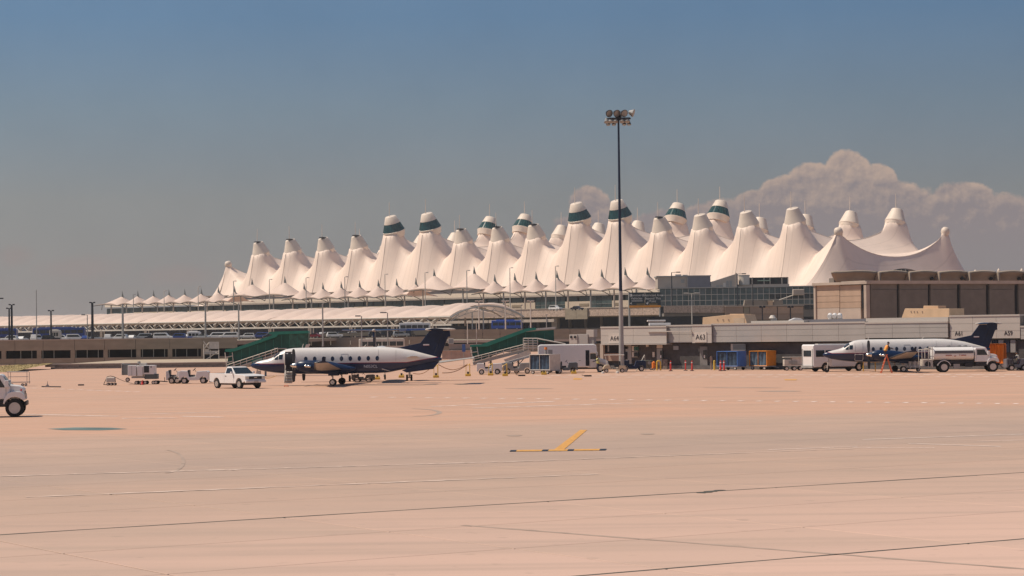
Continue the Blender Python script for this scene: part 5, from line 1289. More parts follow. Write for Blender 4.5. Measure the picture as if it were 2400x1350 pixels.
    # wing: centre section and two outer wings
    def airfoil(x0, ch, y, z, th=0.15):
        up = [(0, 0), (0.05, 0.45), (0.2, 0.85), (0.4, 1.0), (0.7, 0.6), (1.0, 0.03)]; lo = [(0.7, -0.25), (0.4, -0.45), (0.2, -0.5), (0.05, -0.3)]
        return [(x0-ch*a, y, z+b*ch*th*0.6) for a, b in up+lo]
    for sd in (-1, 1):
        rr = [airfoil(1.45, 2.25, sd*0.4, 1.18), airfoil(1.42, 2.2, sd*2.6, 1.34), airfoil(1.0, 1.65, sd*5.6, 1.66), airfoil(0.62, 1.12, sd*8.55, 2.02, 0.13)]
        if sd < 0: rr = [list(reversed(r_)) for r_ in rr]
        wn = MB().loft(rr).build('wing', mat('wing_grey', (0.33, 0.30, 0.27), 0.5, var=0.15), t, smooth=True, angle=45)
        wl_ = MB().loft([airfoil(0.62, 1.1, sd*8.55, 2.03, 0.1), [(p[0], p[1], 2.16) for p in airfoil(0.0, 0.32, sd*8.66, 2.16, 0.06)], [(p[0], p[1], 2.50) for p in airfoil(-0.20, 0.16, sd*8.78, 2.5, 0.05)]]).build('winglet', NAVY, wn, smooth=True, angle=45)
        bt = MB().loft([[(1.47, sd*3.3, 1.40), (1.35, sd*3.3, 1.50), (1.35, sd*3.3, 1.33)], [(0.66, sd*8.5, 2.02), (0.56, sd*8.5, 2.09), (0.56, sd*8.5, 1.97)]]).build('deice_boot', BLACK, wn)
        # nacelle
        yn = sd*2.62; nr = [(3.05, 0.20, 0.24, 1.72), (2.85, 0.36, 0.42, 1.70), (2.3, 0.44, 0.52, 1.66), (1.2, 0.45, 0.56, 1.58), (0.0, 0.42, 0.52, 1.48), (-1.0, 0.34, 0.34, 1.40), (-1.9, 0.12, 0.1, 1.42)]
        na = MB().loft([[(x, yn+hw*math.cos(2*math.pi*i/18), z+hh*math.sin(2*math.pi*i/18)) for i in range(18)] for x, hw, hh, z in nr]).build('nacelle', NAVY, t, smooth=True, angle=50)
        MB().loft([[(x, yn+r_*math.cos(2*math.pi*i/14), 1.74+r_*math.sin(2*math.pi*i/14)) for i in range(14)] for x, r_ in ((3.62, 0.03), (3.5, 0.13), (3.3, 0.2), (3.06, 0.23))]).build('spinner', mat('polished', (0.75, 0.72, 0.68), 0.15, metal=1.0, var=0.02), na, smooth=True, angle=60)
        MB().box(2.84, 2.93, yn-0.2, yn+0.2, 1.25, 1.42).build('air_intake', BLACK, na)
        for s2 in (-1, 1): MB().path([Vector((2.35, yn+s2*0.38, 1.72)), Vector((2.1, yn+s2*0.56, 1.68)), Vector((1.75, yn+s2*0.60, 1.66))], 0.12, 8).build('exhaust_stack', MATS['polished'], na, smooth=True)
        pr = MB()
        pb = thing
        for k in range(4):
            a = R(90*k+2); d = Vector((0, math.cos(a), math.sin(a))); e = Vector((0, -math.sin(a), math.cos(a))); c = Vector((3.32, yn, 1.74)); rr = []
            for rad, w_, th, tw in ((0.16, 0.05, 0.05, 1.5), (0.45, 0.12, 0.03, 1.45), (0.9, 0.15, 0.02, 1.4), (1.3, 0.12, 0.012, 1.3), (1.39, 0.05, 0.01, 1.3)):
                u = e*math.cos(tw)+Vector((1, 0, 0))*math.sin(tw); v = e*-math.sin(tw)+Vector((1, 0, 0))*math.cos(tw); q = c+d*rad
                rr.append([tuple(q+u*w_), tuple(q+v*th), tuple(q-u*w_), tuple(q-v*th)])
            MB().loft(rr).build('propeller_blade', PROPB, na)
        # main gear
        g_ = MB().cyl((0, yn, 0.3), (0.02, yn, 1.25), 0.06, n=8).cyl((0, yn-0.22, 0.30), (0, yn+0.22, 0.30), 0.05, n=6).cyl((0.02, yn, 0.75), (0.7, yn, 1.25), 0.035, n=6).build('landing_gear', STEEL, t)
        MB().box(-0.5, 0.35, yn-0.30, yn-0.27, 0.85, 1.15).box(-0.5, 0.35, yn+0.27, yn+0.30, 0.85, 1.15).build('gear_door', NAVY, t)
        for s2 in (-1, 1): wheel(t, 0.0, yn+s2*0.2, 0.29, 0.17, CHROME)
    wheel(t, 7.1, -0.001, 0.24, 0.16, CHROME); MB().cyl((7.1, 0, 0.3), (6.9, 0, 1.4), 0.045, n=8).cyl((7.08, 0.12, 0.25), (7.05, 0.1, 0.55), 0.03, n=5).box(6.6, 6.9, -0.12, 0.12, 0.65, 1.3).build('nose_gear', STEEL, t)
    # tail
    fin = [(-5.1, 3.09), (-7.15, 3.50), (-7.95, 4.55), (-9.65, 4.55), (-9.72, 4.02), (-9.50, 3.98), (-9.15, 3.1), (-8.85, 2.25), (-7.6, 2.4)]
    fo = MB().prism(fin, -0.07, 0.07).build('tail_fin', NAVY, t, bev=0.03)
    MB().box(-7.35, -7.98+0.0, -0.078, 0.078, 3.50, 3.58) if False else None
    fl_ = MB().box(-7.9, -7.38, -0.085, 0.085, 3.30, 3.40).build('tail_emblem', mat('emblem_white', (0.75, 0.72, 0.72), 0.4), fo)
    MB().box(-7.9, -7.38, -0.083, 0.083, 3.27, 3.298).build('tail_emblem_stripe', mat('emblem_red', (0.4, 0.05, 0.07), 0.5), fo)
    MB().path([Vector((-8.35, 0.074, 2.6)), Vector((-8.6, 0.074, 3.3)), Vector((-9.05, 0.074, 4.45))], 0.012, 4).build('rudder_seam', BLACK, fo)
    for sd in (-1, 1):
        rr = [airfoil(-7.75, 1.75, sd*0.05, 4.62, 0.12), airfoil(-8.25, 1.15, sd*2.8, 4.66, 0.11)]
        if sd < 0: rr = [list(reversed(r_)) for r_ in rr]
        MB().loft(rr).build('tailplane', NAVY, t, smooth=True, angle=45)
        MB().box(-9.3, -8.3, sd*2.1-0.02, sd*2.1+0.02, 4.3, 4.62).build('taillet', NAVY, t)
        rr = [airfoil(-5.9, 1.2, sd*0.35, 2.28, 0.08), airfoil(-6.45, 0.5, sd*1.35, 2.40, 0.08)]
        if sd < 0: rr = [list(reversed(r_)) for r_ in rr]
        MB().loft(rr).build('stabilon', mat('stabilon_white', (0.6, 0.57, 0.55), 0.35), t, smooth=True, angle=45)
        ys0, ys1 = sorted((sd*0.18, sd*0.22)); MB().prism([(-5.55, 1.2), (-5.95, 1.0), (-8.2, 1.28), (-8.75, 1.95), (-7.6, 1.75), (-6.5, 1.5)], ys0, ys1).build('ventral_strake', NAVY, t)
    MB().loft([[(x, r_*math.cos(2*math.pi*i/12), 4.63+r_*math.sin(2*math.pi*i/12)) for i in range(12)] for x, r_ in ((-7.55, 0.02), (-7.65, 0.09), (-8.0, 0.12), (-9.6, 0.12), (-10.05, 0.07), (-10.15, 0.02))]).build('tail_bullet', WHITE2, t, smooth=True)
    MB().cyl((3.0, 0, 3.2), (2.9, 0, 3.55), 0.04, 0.02, 5).cyl((-2.3, 0, 3.2), (-2.5, 0, 3.42), 0.04, 0.02, 5).build('antenna', WHITE2, t)
    MB().cyl((-3.9, 0.62, 1.35), (-4.6, 0.60, 1.15), 0.05, 0.02, 5).build('blade_aerial', WHITE2, t)
    if reg:
        text(reg, 0.34, mat('lettering_pale', (0.6, 0.58, 0.62), 0.5), t, 'registration', (-2.95, 0.735, 1.56), rot=(R(90), 0, math.pi), ext=0.004)
    return t
def put_plane(px_main, dc, heading, label, **k):
    # origin so that the gear axle centre sits at px_main, depth dc
    return airliner((XP(px_main, dc, 0.5), dc, 0), heading, label, **k)
put_plane(791, 192.5, R(180-4), 'left propeller airliner with its airstair door open, parked across the apron', door_open=True, reg='N053CL')
put_plane(2107, 222.5, R(180-1), 'right propeller airliner with a worker on a ladder at its wing', door_open=False, reg=None)
put_plane(892, 206.5, R(90), 'third propeller airliner seen tail-on behind the left one, mostly hidden', door_open=False)

# ================================================================ GREEN COVERED BOARDING RAMPS
def ramp(px0, px1, d, label, flip=False, pts=None, low=None):
    F = Frame.pp(px0, d, px1, d); t = fthing(F, 'boarding_ramp', label, 'boarding ramp', 'green covered boarding ramps')
    return F, t
F, t = ramp(520, 725, 240, 'green covered boarding ramp left, rising behind the pickup and the airliner nose')
wall = [F.p(*q) for q in ((530, 862), (538, 823), (552, 822), (646, 792), (650, 783), (722, 781), (721, 815), (640, 822), (560, 860))]
MB().prism(wall, 0, 1.8).build('side_panels', GREEN, t)
roof = [F.p(*q) for q in ((527, 824), (529, 818), (548, 816.5), (640, 785), (629, 782), (632, 777.5), (722, 775), (723, 781), (652, 784), (648, 790), (552, 823), (540, 825))]
MB().prism(roof, -0.25, 2.1).build('roof', GREENL, t)
for px in (566, 585, 604, 622, 641, 660, 678, 697): 
    top = 823-(px-552)*0.325 if px < 646 else 784; a, zt_ = F.p(px, top+2); _, zb_ = F.p(px, min(858, top+36)); MB().box(a-0.03, a+0.03, -0.04, -0.004, zb_, zt_).build('panel_rib', mat('green_rib', (0.02, 0.15, 0.11), 0.5), t)
fr(F, mat('green_light_panel', (0.035, 0.12, 0.09), 0.5, var=0.4, scale=2), t, 'end_box_panel', 678, 783, 720, 813, -0.035, -0.004)
m = MB()
for z_ in (0, 7, 13): 
    a, b = F.p(534, 868-z_), F.p(652, 829-z_); m.cyl((a[0], -0.5, a[1]), (b[0], -0.5, b[1]), 0.045, n=5)
for k in range(9):
    px = 536+k*14.5; yb = 868-(px-534)*0.33; a, zb_ = F.p(px, yb+2); _, zt_ = F.p(px, yb-14); m.cyl((a, -0.5, zb_), (a, -0.5, zt_), 0.04, n=5)
for q in (((528, 826), (533, 868)), ((545, 826), (549, 864)), ((528, 838), (545, 834)), ((531, 850), (547, 846)), ((643, 817), (672, 817)), ((645, 815), (645, 835))):
    a, b = F.p(*q[0]), F.p(*q[1]); m.cyl((a[0], -0.2, a[1]), (b[0], -0.2, b[1]), 0.05, n=5)
m.build('handrail', STEEL, t)
MB().prism([F.p(*q) for q in ((532, 866), (655, 826), (655, 833), (534, 872))], -0.45, 1.9).build('deck', GREY, t)
for px in (560, 620, 690): a, z = F.p(px, 840); MB().cyl((a, 0.9, 0), (a, 0.9, z+0.4), 0.12, n=6).build('support_leg', GREY, t)
MB().prism([F.p(*q) for q in ((718, 807), (727, 806), (722, 818), (714, 818))], -0.3, 0.2).build('bumper', WHITE2, t)
a, b = F.p(592, 849), F.p(617, 840); _t2 = Matrix.Translation(Vector((a[0], -0.58, a[1])))@Matrix.Rotation(-math.atan2(b[1]-a[1], b[0]-a[0]), 4, 'Y')
m = MB(); m.T = _t2; m.box(0, 1.2, 0, 0.03, -0.22, 0.22); sp_ = m.build('name_board', MATS['green_rib'], t)
m = MB(); m.T = _t2
for k in range(8): m.box(0.10+k*0.13, 0.19+k*0.13, -0.015, -0.004, -0.09, 0.09)
m.build('small_lettering', mat('faint_letter', (0.45, 0.5, 0.47), 0.6), sp_)

F, t = ramp(1100, 1302, 243, 'green covered boarding ramp right, rising behind the baggage vehicles')
wall = [F.p(*q) for q in ((1108, 850), (1106, 812), (1140, 812), (1230, 778), (1298, 773), (1299, 800), (1255, 802), (1130, 842))]
MB().prism(wall, 0, 1.8).build('side_panels', GREEN, t)
MB().prism([F.p(*q) for q in ((1102, 813), (1102, 808.5), (1128, 807), (1232, 770), (1256, 768), (1256, 773), (1234, 777), (1142, 812))], -0.3, 2.1).build('roof', GREENL, t)
MB().prism([F.p(*q) for q in ((1234, 771), (1302, 766), (1302, 770.5), (1256, 773.5))], -0.2, 2.0).build('pale_roof_edge', WHITE2, t)
for px in (1150, 1170, 1190, 1210, 1232, 1254, 1276):
    top = 812-(px-1140)*0.375 if px < 1230 else 778; a, zt_ = F.p(px, top+2); _, zb_ = F.p(px, top+26); MB().box(a-0.03, a+0.03, -0.04, -0.004, zb_, zt_).build('panel_rib', MATS['green_rib'], t)
m = MB()
for z_ in (0, 6, 11):
    a, b = F.p(1108, 848-z_), F.p(1236, 816-z_*1.0); m.cyl((a[0], -0.5, a[1]), (b[0], -0.5, b[1]), 0.045, n=5)
for k in range(8):
    px = 1112+k*17; yb = 848-(px-1108)*0.25; a, zb_ = F.p(px, yb+2); _, zt_ = F.p(px, yb-12); m.cyl((a, -0.5, zb_), (a, -0.5, zt_), 0.04, n=5)
for q in (((1103, 814), (1110, 850)), ((1118, 812), (1122, 838)), ((1103, 826), (1119, 824)), ((1106, 838), (1121, 834))):
    a, b = F.p(*q[0]), F.p(*q[1]); m.cyl((a[0], -0.2, a[1]), (b[0], -0.2, b[1]), 0.05, n=5)
m.build('handrail', STEEL, t)
MB().prism([F.p(*q) for q in ((1108, 850), (1240, 815), (1240, 822), (1110, 856))], -0.45, 1.9).build('deck', GREY, t)
MB().prism([F.p(*q) for q in ((1180, 843), (1238, 820), (1244, 822), (1244, 832), (1190, 852))], -0.7, -0.5).build('side_skirt', WHITE2, t)
m = MB()
for k in range(5): 
    a, b = F.p(1227, 793+k*5.5), F.p(1258, 793+k*5.5); m.cyl((a[0], -0.9, a[1]), (b[0], -0.9, b[1]), 0.06, n=5)
for px in (1227, 1238, 1249, 1260): a, z = F.p(px, 822); _, z1 = F.p(px, 792); m.cyl((a, -0.9, z), (a, -0.9, z1), 0.05, n=5)
a, b = F.p(1258, 793), F.p(1325, 806); m.cyl((a[0], -0.9, a[1]), (b[0], -0.9, b[1]), 0.07, n=5)
m.build('landing_cage', STEEL, t)
for px in (1150, 1215, 1280): a, z = F.p(px, 835); MB().cyl((a, 0.9, 0), (a, 0.9, z+0.3), 0.12, n=6).build('support_leg', GREY, t)

# ================================================================ GROUND SUPPORT EQUIPMENT
def small_wheels(t, xs, ys, r, w_): 
    for x in xs:
        for y in ys: wheel(t, x, y, r, w_, WHITE2)
# grey container carts and coloured ones
def cart(px0, px1, d, hgt, name, label, side_m, cur_m, rz, w_=2.2, dp=1.6, group=None, post=None):
    x = XP((px0+px1)/2, d, 0); t = thing(name, label, 'baggage cart', (x, d, 0), rz, group)
    L = w_/2; D = dp/2; z0 = 0.42; z1 = z0+hgt
    MB().box(-L, L, -D, D, z0-0.1, z0).build('deck', GREY, t)
    MB().box(L-0.06, L, -D, D, z0, z1).build('end_panel', side_m, t); MB().box(-L, -L+0.06, -D, D, z0, z1).build('end_panel', side_m, t)
    MB().box(-L, L, -D-0.05, D+0.05, z1, z1+0.07).build('roof', side_m, t, bev=0.02); MB().box(-L+0.07, L-0.07, D-0.06, D, z0, z1-0.003).build('rear_panel', side_m, t)
    for k in range(2):
        a = -L+0.1+k*(w_-0.2)/2; q = MB()
        def fn(u, v, a=a): return (a+((w_-0.2)/2-0.04)*u, -D+0.05+0.05*math.sin(u*14)+0.10*math.sin(math.pi*v)*math.sin(math.pi*u), z0+0.05+(hgt-0.1)*v)
        MB().grid(fn, 14, 6).build('curtain', cur_m, t, smooth=True)
    m = MB()
    for xx in (-L, 0, L): m.cyl((xx, -D, z0), (xx, -D, z1), 0.03, n=5)
    m.cyl((-L, -D, z0+0.02), (L, -D, z0+0.02), 0.035, n=5); m.build('front_frame', side_m, t)
    small_wheels(t, (-L+0.35, L-0.35), (-D+0.1, D-0.1), 0.2, 0.12)
    MB().cyl((L, 0, 0.35), (L+0.9, 0, 0.25), 0.04, n=5).build('tow_bar', GREY, t)
    return t
CURT = mat('curtain_blue', (0.035, 0.06, 0.10), 0.6, var=0.5, scale=3); CURT2 = mat('curtain_slate', (0.09, 0.13, 0.18), 0.6, var=0.4, scale=3)
cart(1242, 1313, 233, 1.55, 'baggage_cart', 'pale grey baggage cart with dark blue curtains before the white box van', WHITE2, CURT, R(-38), 2.6, 1.8, 'curtained baggage carts')
cart(1680, 1750, 243, 1.55, 'baggage_cart', 'blue baggage cart with dark curtains by the gate building wall', mat('cart_blue', (0.06, 0.16, 0.45), 0.5), CURT, R(-38), 2.6, 1.8, 'curtained baggage carts')
cart(1756, 1820, 243, 1.55, 'baggage_cart', 'orange baggage cart with a slate blue curtain by the gate building wall', mat('cart_orange', (0.72, 0.26, 0.03), 0.5), CURT2, R(-38), 2.2, 1.9, 'curtained baggage carts')
t = cart(2316, 2350, 224.6, 1.9, 'cargo_container', 'plain orange cargo container half hidden behind the fuel tanker bonnet', mat('container_orange', (0.92, 0.24, 0.012), 0.45), mat('container_curtain', (0.88, 0.22, 0.012), 0.5), R(-12), 2.1, 1.5); t.location.z = 0.25; t['category'] = 'container'
# low open dolly right of the orange cart
def place_t(name, label, cat, px, d, rz=0.0, group=None): return thing(name, label, cat, (XP(px, d, 0), d, 0), rz, group)
t = place_t('flat_trailer', 'low cluttered pale trailer between the orange cart and the white van', 'trailer', 1858, 236)
MB().box(-0.95, 0.95, -0.7, 0.7, 0.5, 0.62).build('bed', STEEL, t); MB().box(-0.95, -0.2, -0.68, 0.6, 0.63, 1.15).build('crate', STEEL, t, bev=0.03); MB().box(-0.15, 0.95, -0.6, 0.6, 0.63, 1.35).build('box', WHITE2, t, bev=0.04)
MB().box(-1.0, 1.0, -0.72, 0.72, 1.36, 1.42).build('lid', STEEL, t); MB().box(-0.5, 0.4, -0.72, -0.69, 0.7, 1.0).build('pipework', GREY, t); small_wheels(t, (-0.7, 0.1, 0.75), (-0.6, 0.6), 0.22, 0.14)
# GPU cluster at left
t = place_t('ground_power_trailer', 'white and grey equipment trailer with red cone and tow bar left of the cargo tractor', 'equipment trailer', 329, 205)
def Q(px, py, off=0): g_ = Frame.pp(287, 205, 372, 205); a, z = g_.p(px, py); return a+g_.o.x-XP(329, 205, 0), z
def qbox(name, m_, a0, b0, a1, b1, y0, y1, parent=t, bev=0.03): 
    xa_, z1_ = Q(a0, b0); xb_, z0_ = Q(a1, b1); return MB().box(xa_, xb_, y0, y1, z0_, z1_).build(name, m_, parent, bev=bev)
qbox('cabinet', mat('cab_grey', (0.16, 0.17, 0.17), 0.5), 287, 853, 302, 879, -0.2, 0.9); qbox('cabinet_frame', WHITE2, 285.5, 852, 287, 879, -0.25, 0.9)
qbox('housing', WHITE, 302, 856, 322, 881, -0.6, 0.8); qbox('housing', WHITE, 324, 857, 337, 881, -0.62, 0.8); qbox('control_box', WHITE, 338, 856, 364, 877, -0.6, 0.8)
qbox('opening', BLACK, 340, 857.5, 352, 873, -0.63, -0.605, bev=0); qbox('emblem', GREY, 355, 858, 358, 862, -0.62, -0.605, bev=0); qbox('panel_gap', GREY, 311, 857, 312, 880, -0.615, -0.605, bev=0)
qbox('chassis', GREY, 310, 882, 340, 886, -0.5, 0.6); qbox('engine_deck', mat('cab_dark', (0.09, 0.1, 0.1), 0.6), 341, 876.5, 370, 888, -0.6, 0.6)
small_wheels(t, (Q(314, 0)[0], Q(325, 0)[0], Q(335, 0)[0]), (-0.5, 0.5), 0.17, 0.14); small_wheels(t, (Q(354, 0)[0], Q(360, 0)[0]), (-0.6, 0.6), 0.17, 0.1)
wheel(t, Q(293, 0)[0], -0.3, 0.2, 0.14, WHITE2).location.z = 0.45
m = MB(); a, z = Q(366, 889); b, _ = Q(393, 890); m.cyl((a, 0, 0.3), (b, 0, 0.22), 0.05, n=6).cyl((Q(378, 0)[0], 0, 0.2), (Q(378, 0)[0], 0, 0.62), 0.03, n=5); m.build('tow_bar', BLACK, t)
MB().cyl((Q(318, 0)[0], 0.1, Q(0, 856)[1]), (Q(318, 0)[0], 0.1, Q(0, 851)[1]), 0.14, n=8).build('filler', GREY, t); qbox('top_box', STEEL, 326, 851, 342, 856.5, 0, 0.7)
def cone(px, d, lab, h=0.5, m_=RED):
    t = place_t('traffic_cone', lab, 'traffic cone', px, d); MB().box(-0.16, 0.16, -0.16, 0.16, 0, 0.04).build('base', m_, t); MB().cyl((0, 0, 0.04), (0, 0, h), 0.12, 0.03, 10).build('body', m_, t, smooth=True, angle=50); return t
cone(333.5, 203, 'red traffic cone standing against the white equipment trailer', 0.42)
# cargo tractor pair (boxy white with dark wheel cut-outs)
def tractor(px, d, label, rz=0.0, L=1.55, name='baggage_tractor', m_=WHITE, group='baggage tractors and loaders'):
    t = place_t(name, label, 'baggage tractor', px, d, rz, group)
    prof = [(-L, 0.32), (-L, 1.12), (-L+0.15, 1.18), (-0.55, 1.16), (-0.42, 0.62), (0.15, 0.62), (0.3, 1.12), (L-0.15, 1.16), (L, 1.05), (L, 0.32)]+arcp(L-0.48, 0.30, 0.34, 5, 175, 6)+[(0.3, 0.3), (-0.3, 0.3)]+arcp(-L+0.5, 0.30, 0.34, 5, 175, 6)
    MB().prism(prof, -0.7, 0.7).build('body', m_, t, bev=0.03)
    MB().box(-0.5, 0.0, -0.55, 0.55, 0.63, 0.80).box(-0.56, -0.42, -0.5, 0.5, 0.8, 1.25).build('seat', BLACK, t, bev=0.04)
    MB().cyl((0.22, -0.1, 1.0), (0.02, -0.1, 1.28), 0.02, n=5).cyl((0.02, -0.1, 1.27), (-0.01, -0.1, 1.30), 0.17, n=12).build('steering_wheel', BLACK, t)
    MB().box(L-0.03, L+0.02, -0.5, -0.3, 0.8, 0.95).box(L-0.03, L+0.02, 0.3, 0.5, 0.8, 0.95).build('headlights', MATS['headlamp_glass'], t)
    for x in (L-0.48, -L+0.5):
        for y in (-0.62, 0.62): wheel(t, x, y, 0.28, 0.2, WHITE2)
    return t
t = tractor(456, 206, 'white boxy cargo tractor with black wheel openings left of the pickup', L=1.35)
t = tractor(411, 207, 'low white equipment pod hitched at the left of the cargo tractor', L=0.75, name='equipment_pod'); 
t = tractor(1147, 234, 'white boxy loader tractor at the foot of the right green ramp', L=1.3)
tractor(1213, 236, 'grey open baggage tractor with a dark seat between loader and curtained cart', L=1.5, m_=mat('tractor_grey', (0.30, 0.29, 0.28), 0.5))
tractor(1327, 235, 'slate grey tractor partly behind the curtained pale cart', L=1.2, m_=mat('slate', (0.12, 0.13, 0.14), 0.5))
tractor(852, 203, 'low dark baggage tractor seen under the airliner belly', L=1.0, m_=mat('grimy_grey', (0.10, 0.09, 0.085), 0.7, var=0.5, scale=5)).scale = (1, 1, 0.6)
t = place_t('belt_loader', 'white belt loader with long inclined conveyor in front of the right green ramp', 'belt loader', 1195, 238)
MB().prism([(-2.2, 0.5), (-2.2, 0.75), (2.4, 2.0), (2.4, 1.75)], -0.45, 0.45).build('conveyor', WHITE2, t, bev=0.02); MB().box(-1.6, 1.0, -0.6, 0.6, 0.35, 0.7).build('chassis', STEEL, t, bev=0.03)
m = MB(); m.cyl((0.6, -0.3, 0.6), (1.6, -0.3, 1.65), 0.05, n=5).cyl((-0.3, -0.5, 0.6), (0.6, -0.5, 1.2), 0.04, n=5).cyl((0.6, -0.5, 0.6), (-0.3, -0.5, 1.0), 0.04, n=5); m.build('lift_struts', GREY, t); small_wheels(t, (-1.2, 0.7), (-0.5, 0.5), 0.26, 0.18)
# trestle, towbar, block, tripod unit (left apron)
t = place_t('stand_frame', 'empty wheeled tubular stand behind the cut-off left truck', 'stand', 44, 204)
m = MB(); s_ = 204/FPX
for x in (-0.85, 0.85):
    for y in (-0.5, 0.5): m.cyl((x, y, 0.2), (x, y, 1.25), 0.03, n=5)
m.path([(-0.95, -0.5, 0.35), (0.95, -0.5, 0.35)], 0.035, 5).path([(-0.95, -0.5, 0.85), (0.95, -0.5, 0.85)], 0.03, 5).path([(-0.95, 0.5, 0.35), (0.95, 0.5, 0.35)], 0.03, 5); m.build('tube_frame', STEEL, t)
MB().box(-1.0, 0.8, -0.55, 0.55, 1.25, 1.33).build('top_tray', WHITE2, t); small_wheels(t, (-0.75, -0.5, 0.45, 0.75), (-0.5,), 0.13, 0.08)
t = place_t('tow_bar', 'dark aircraft tow bar lying on the apron at left', 'tow bar', 120, 196)
MB().cyl((-0.8, 0, 0.1), (0.85, 0, 0.06), 0.05, n=6).cyl((-0.8, 0, 0.1), (-0.8, 0.4, 0.1), 0.05, n=6).build('bar', BLACK, t); MB().cyl((-0.35, 0, 0.1), (-0.3, 0, 0.55), 0.05, 0.02, 5).prism([(-0.6, 0.05), (-0.1, 0.05), (-0.3, 0.3)], -0.1, 0.1).build('head', GREY, t)
t = MB().box(-0.25, 0.25, -0.15, 0.15, 0, 0.12).build('wheel_chock', BLACK, loc=(XP(190, 203, 0), 203, 0), bev=0.02); tag(t, 'small black chock lying alone right of the tow bar', 'wheel chock')
t = MB().path([(-0.18, 0, 0), (-0.15, 0, 0.12), (0.15, 0, 0.12), (0.18, 0, 0)], 0.03, 5).box(-0.2, 0.2, -0.05, 0.05, 0, 0.03).build('wheel_chock', mat('chock_orange', (0.7, 0.2, 0.1), 0.6), loc=(XP(671, 188.5, 0), 188.5, 0)); tag(t, 'small orange stand on the ground under the open airstair', 'wheel chock')
t = place_t('air_start_unit', 'small grey wheeled unit with triangular handle frame and hose', 'ground unit', 259, 202)
MB().box(-0.35, 0.42, -0.3, 0.3, 0.28, 0.72).build('housing', STEEL, t, bev=0.06); MB().path([(-0.62, 0, 0.08), (-0.3, 0, 0.78), (0.0, 0, 0.85), (0.4, 0, 0.75), (0.45, 0, 0.3)], 0.03, 5).cyl((-0.62, 0, 0.08), (-0.3, 0, 0.08), 0.03, n=5).build('handle_frame', BLACK, t); small_wheels(t, (-0.2, 0.1, 0.4), (-0.25, 0.25), 0.12, 0.08)
MB().path([Vector((0.45+2.6*k/8, -0.1, 0.7*(1-k/8)**2+0.03)) for k in range(9)], 0.02, 5).build('hose', BLACK, t)
# hoses on the apron and yellow pedestals
def hose(pts, label, r=0.035, m_=None):
    gs = [P(px, py, d) for px, py, d in pts]; o = gs[0]
    mb = MB().path([g-Vector((o.x, o.y, 0)) for g in gs], r, 5); t = mb.build('power_hose', m_ or mat('hose_brown', (0.28, 0.12, 0.05), 0.6), loc=(o.x, o.y, 0)); tag(t, label, 'hose')
def pedestal(px, d, label, h=0.9):
    t = place_t('power_pedestal', label, 'pedestal', px, d, 0, 'yellow power pedestals'); MB().box(-0.28, 0.28, -0.18, 0.18, 0, 0.22).build('base', YELLOW, t, bev=0.03)
    MB().cyl((0.18, 0, 0.2), (0.18, 0, h), 0.05, n=6).cyl((-0.2, 0, 0.2), (-0.2, 0, h*0.8), 0.03, n=5).cyl((-0.22, 0, h*0.8), (0.2, 0, h), 0.03, n=5).build('frame', YELLOW, t)
    MB().cyl((0, 0.05, 0.2), (0, 0.05, 0.45), 0.1, n=8).build('coil', BLACK, t)
for i_, (px, d) in enumerate(((941, 222), (1022, 220), (1097, 226), (1150, 228), (1184, 224), (1275, 228), (1345, 232), (884, 214))):
    pedestal(px, d, ['yellow pedestal under the airliner tail', 'yellow pedestal with the slack brown hoses right of the airliner tail', 'yellow pedestal at the right end of the slack hoses', 'thin yellow pedestal before the white loader tractor', 'yellow pedestal between two tractors', 'yellow pedestal under the curtained pale cart', 'yellow pedestal at the rear of the white box van', 'yellow pedestal below the airliner belly'][i_], 1.25 if i_ in (1, 2, 3, 4) else 0.35)
def sag(px0, py0, px1, py1, d, dy): return [(px0+(px1-px0)*k/10, py0+(py1-py0)*k/10+dy*math.sin(math.pi*k/10), d) for k in range(11)]
hose(sag(1027, 854, 1096, 853, 221, 13), 'slack brown hose hanging between two yellow pedestals')
hose(sag(968, 875, 1016, 856, 221, 9), 'brown hose looping from the tail to the yellow pedestal'); hose(sag(1036, 874, 1094, 856, 221, 6), 'lower brown hose rising to the right yellow pedestal')
hose(sag(608, 880, 648, 880, 208, 6), 'yellowish hose on the ground behind the airliner nose', m_=mat('hose_tan', (0.5, 0.3, 0.12), 0.6))
# wheel chocks/tools lying mid apron
for i_, (px, py) in enumerate(((1223, 881.5), (1378, 882.5))):
    g_ = G(px, py); t = MB().box(-0.35, 0.35, -0.15, 0.15, 0, 0.14).cyl((-0.35, 0, 0.1), (-0.6, 0, 0.16), 0.03, n=5).build('wheel_chock', BLACK, loc=tuple(g_)); tag(t, ['black chock with rope handle lying before the baggage vehicles', 'second smaller black chock lying before the white box van'][i_], 'wheel chock')
# ---- white box van
t = place_t('box_van', 'white round-cornered box van with bonnet before the gate building', 'van', 1330, 240, R(-2))
MB().prism([(-3.1, 0.55), (-3.1, 2.85), (-2.85, 3.0), (2.85, 3.0), (3.1, 2.85), (3.15, 2.2), (3.1, 2.0), (2.4, 2.0), (2.4, 0.55)], -1.1, 1.1).build('box_body', WHITE, t, bev=0.1)
MB().prism([(2.1, 0.5), (2.1, 2.3), (2.9, 2.3), (3.35, 1.62), (3.35, 0.5)], -0.95, 0.95).build('cab', WHITE, t, bev=0.05)
MB().prism([(3.2, 0.6), (3.2, 1.55), (3.9, 1.35), (4.3, 1.15), (4.35, 0.95), (4.35, 0.6)], -0.9, 0.9).build('bonnet', WHITE, t, bev=0.08)
MB().box(1.95, 2.35, -1.115, -1.09, 0.7, 2.35).build('open_doorway', DARK, t); MB().prism([(2.45, 1.4), (2.45, 2.2), (2.9, 2.2), (3.2, 1.6), (3.2, 1.4)], -0.97, -0.953).build('side_window', DGLASS, t)
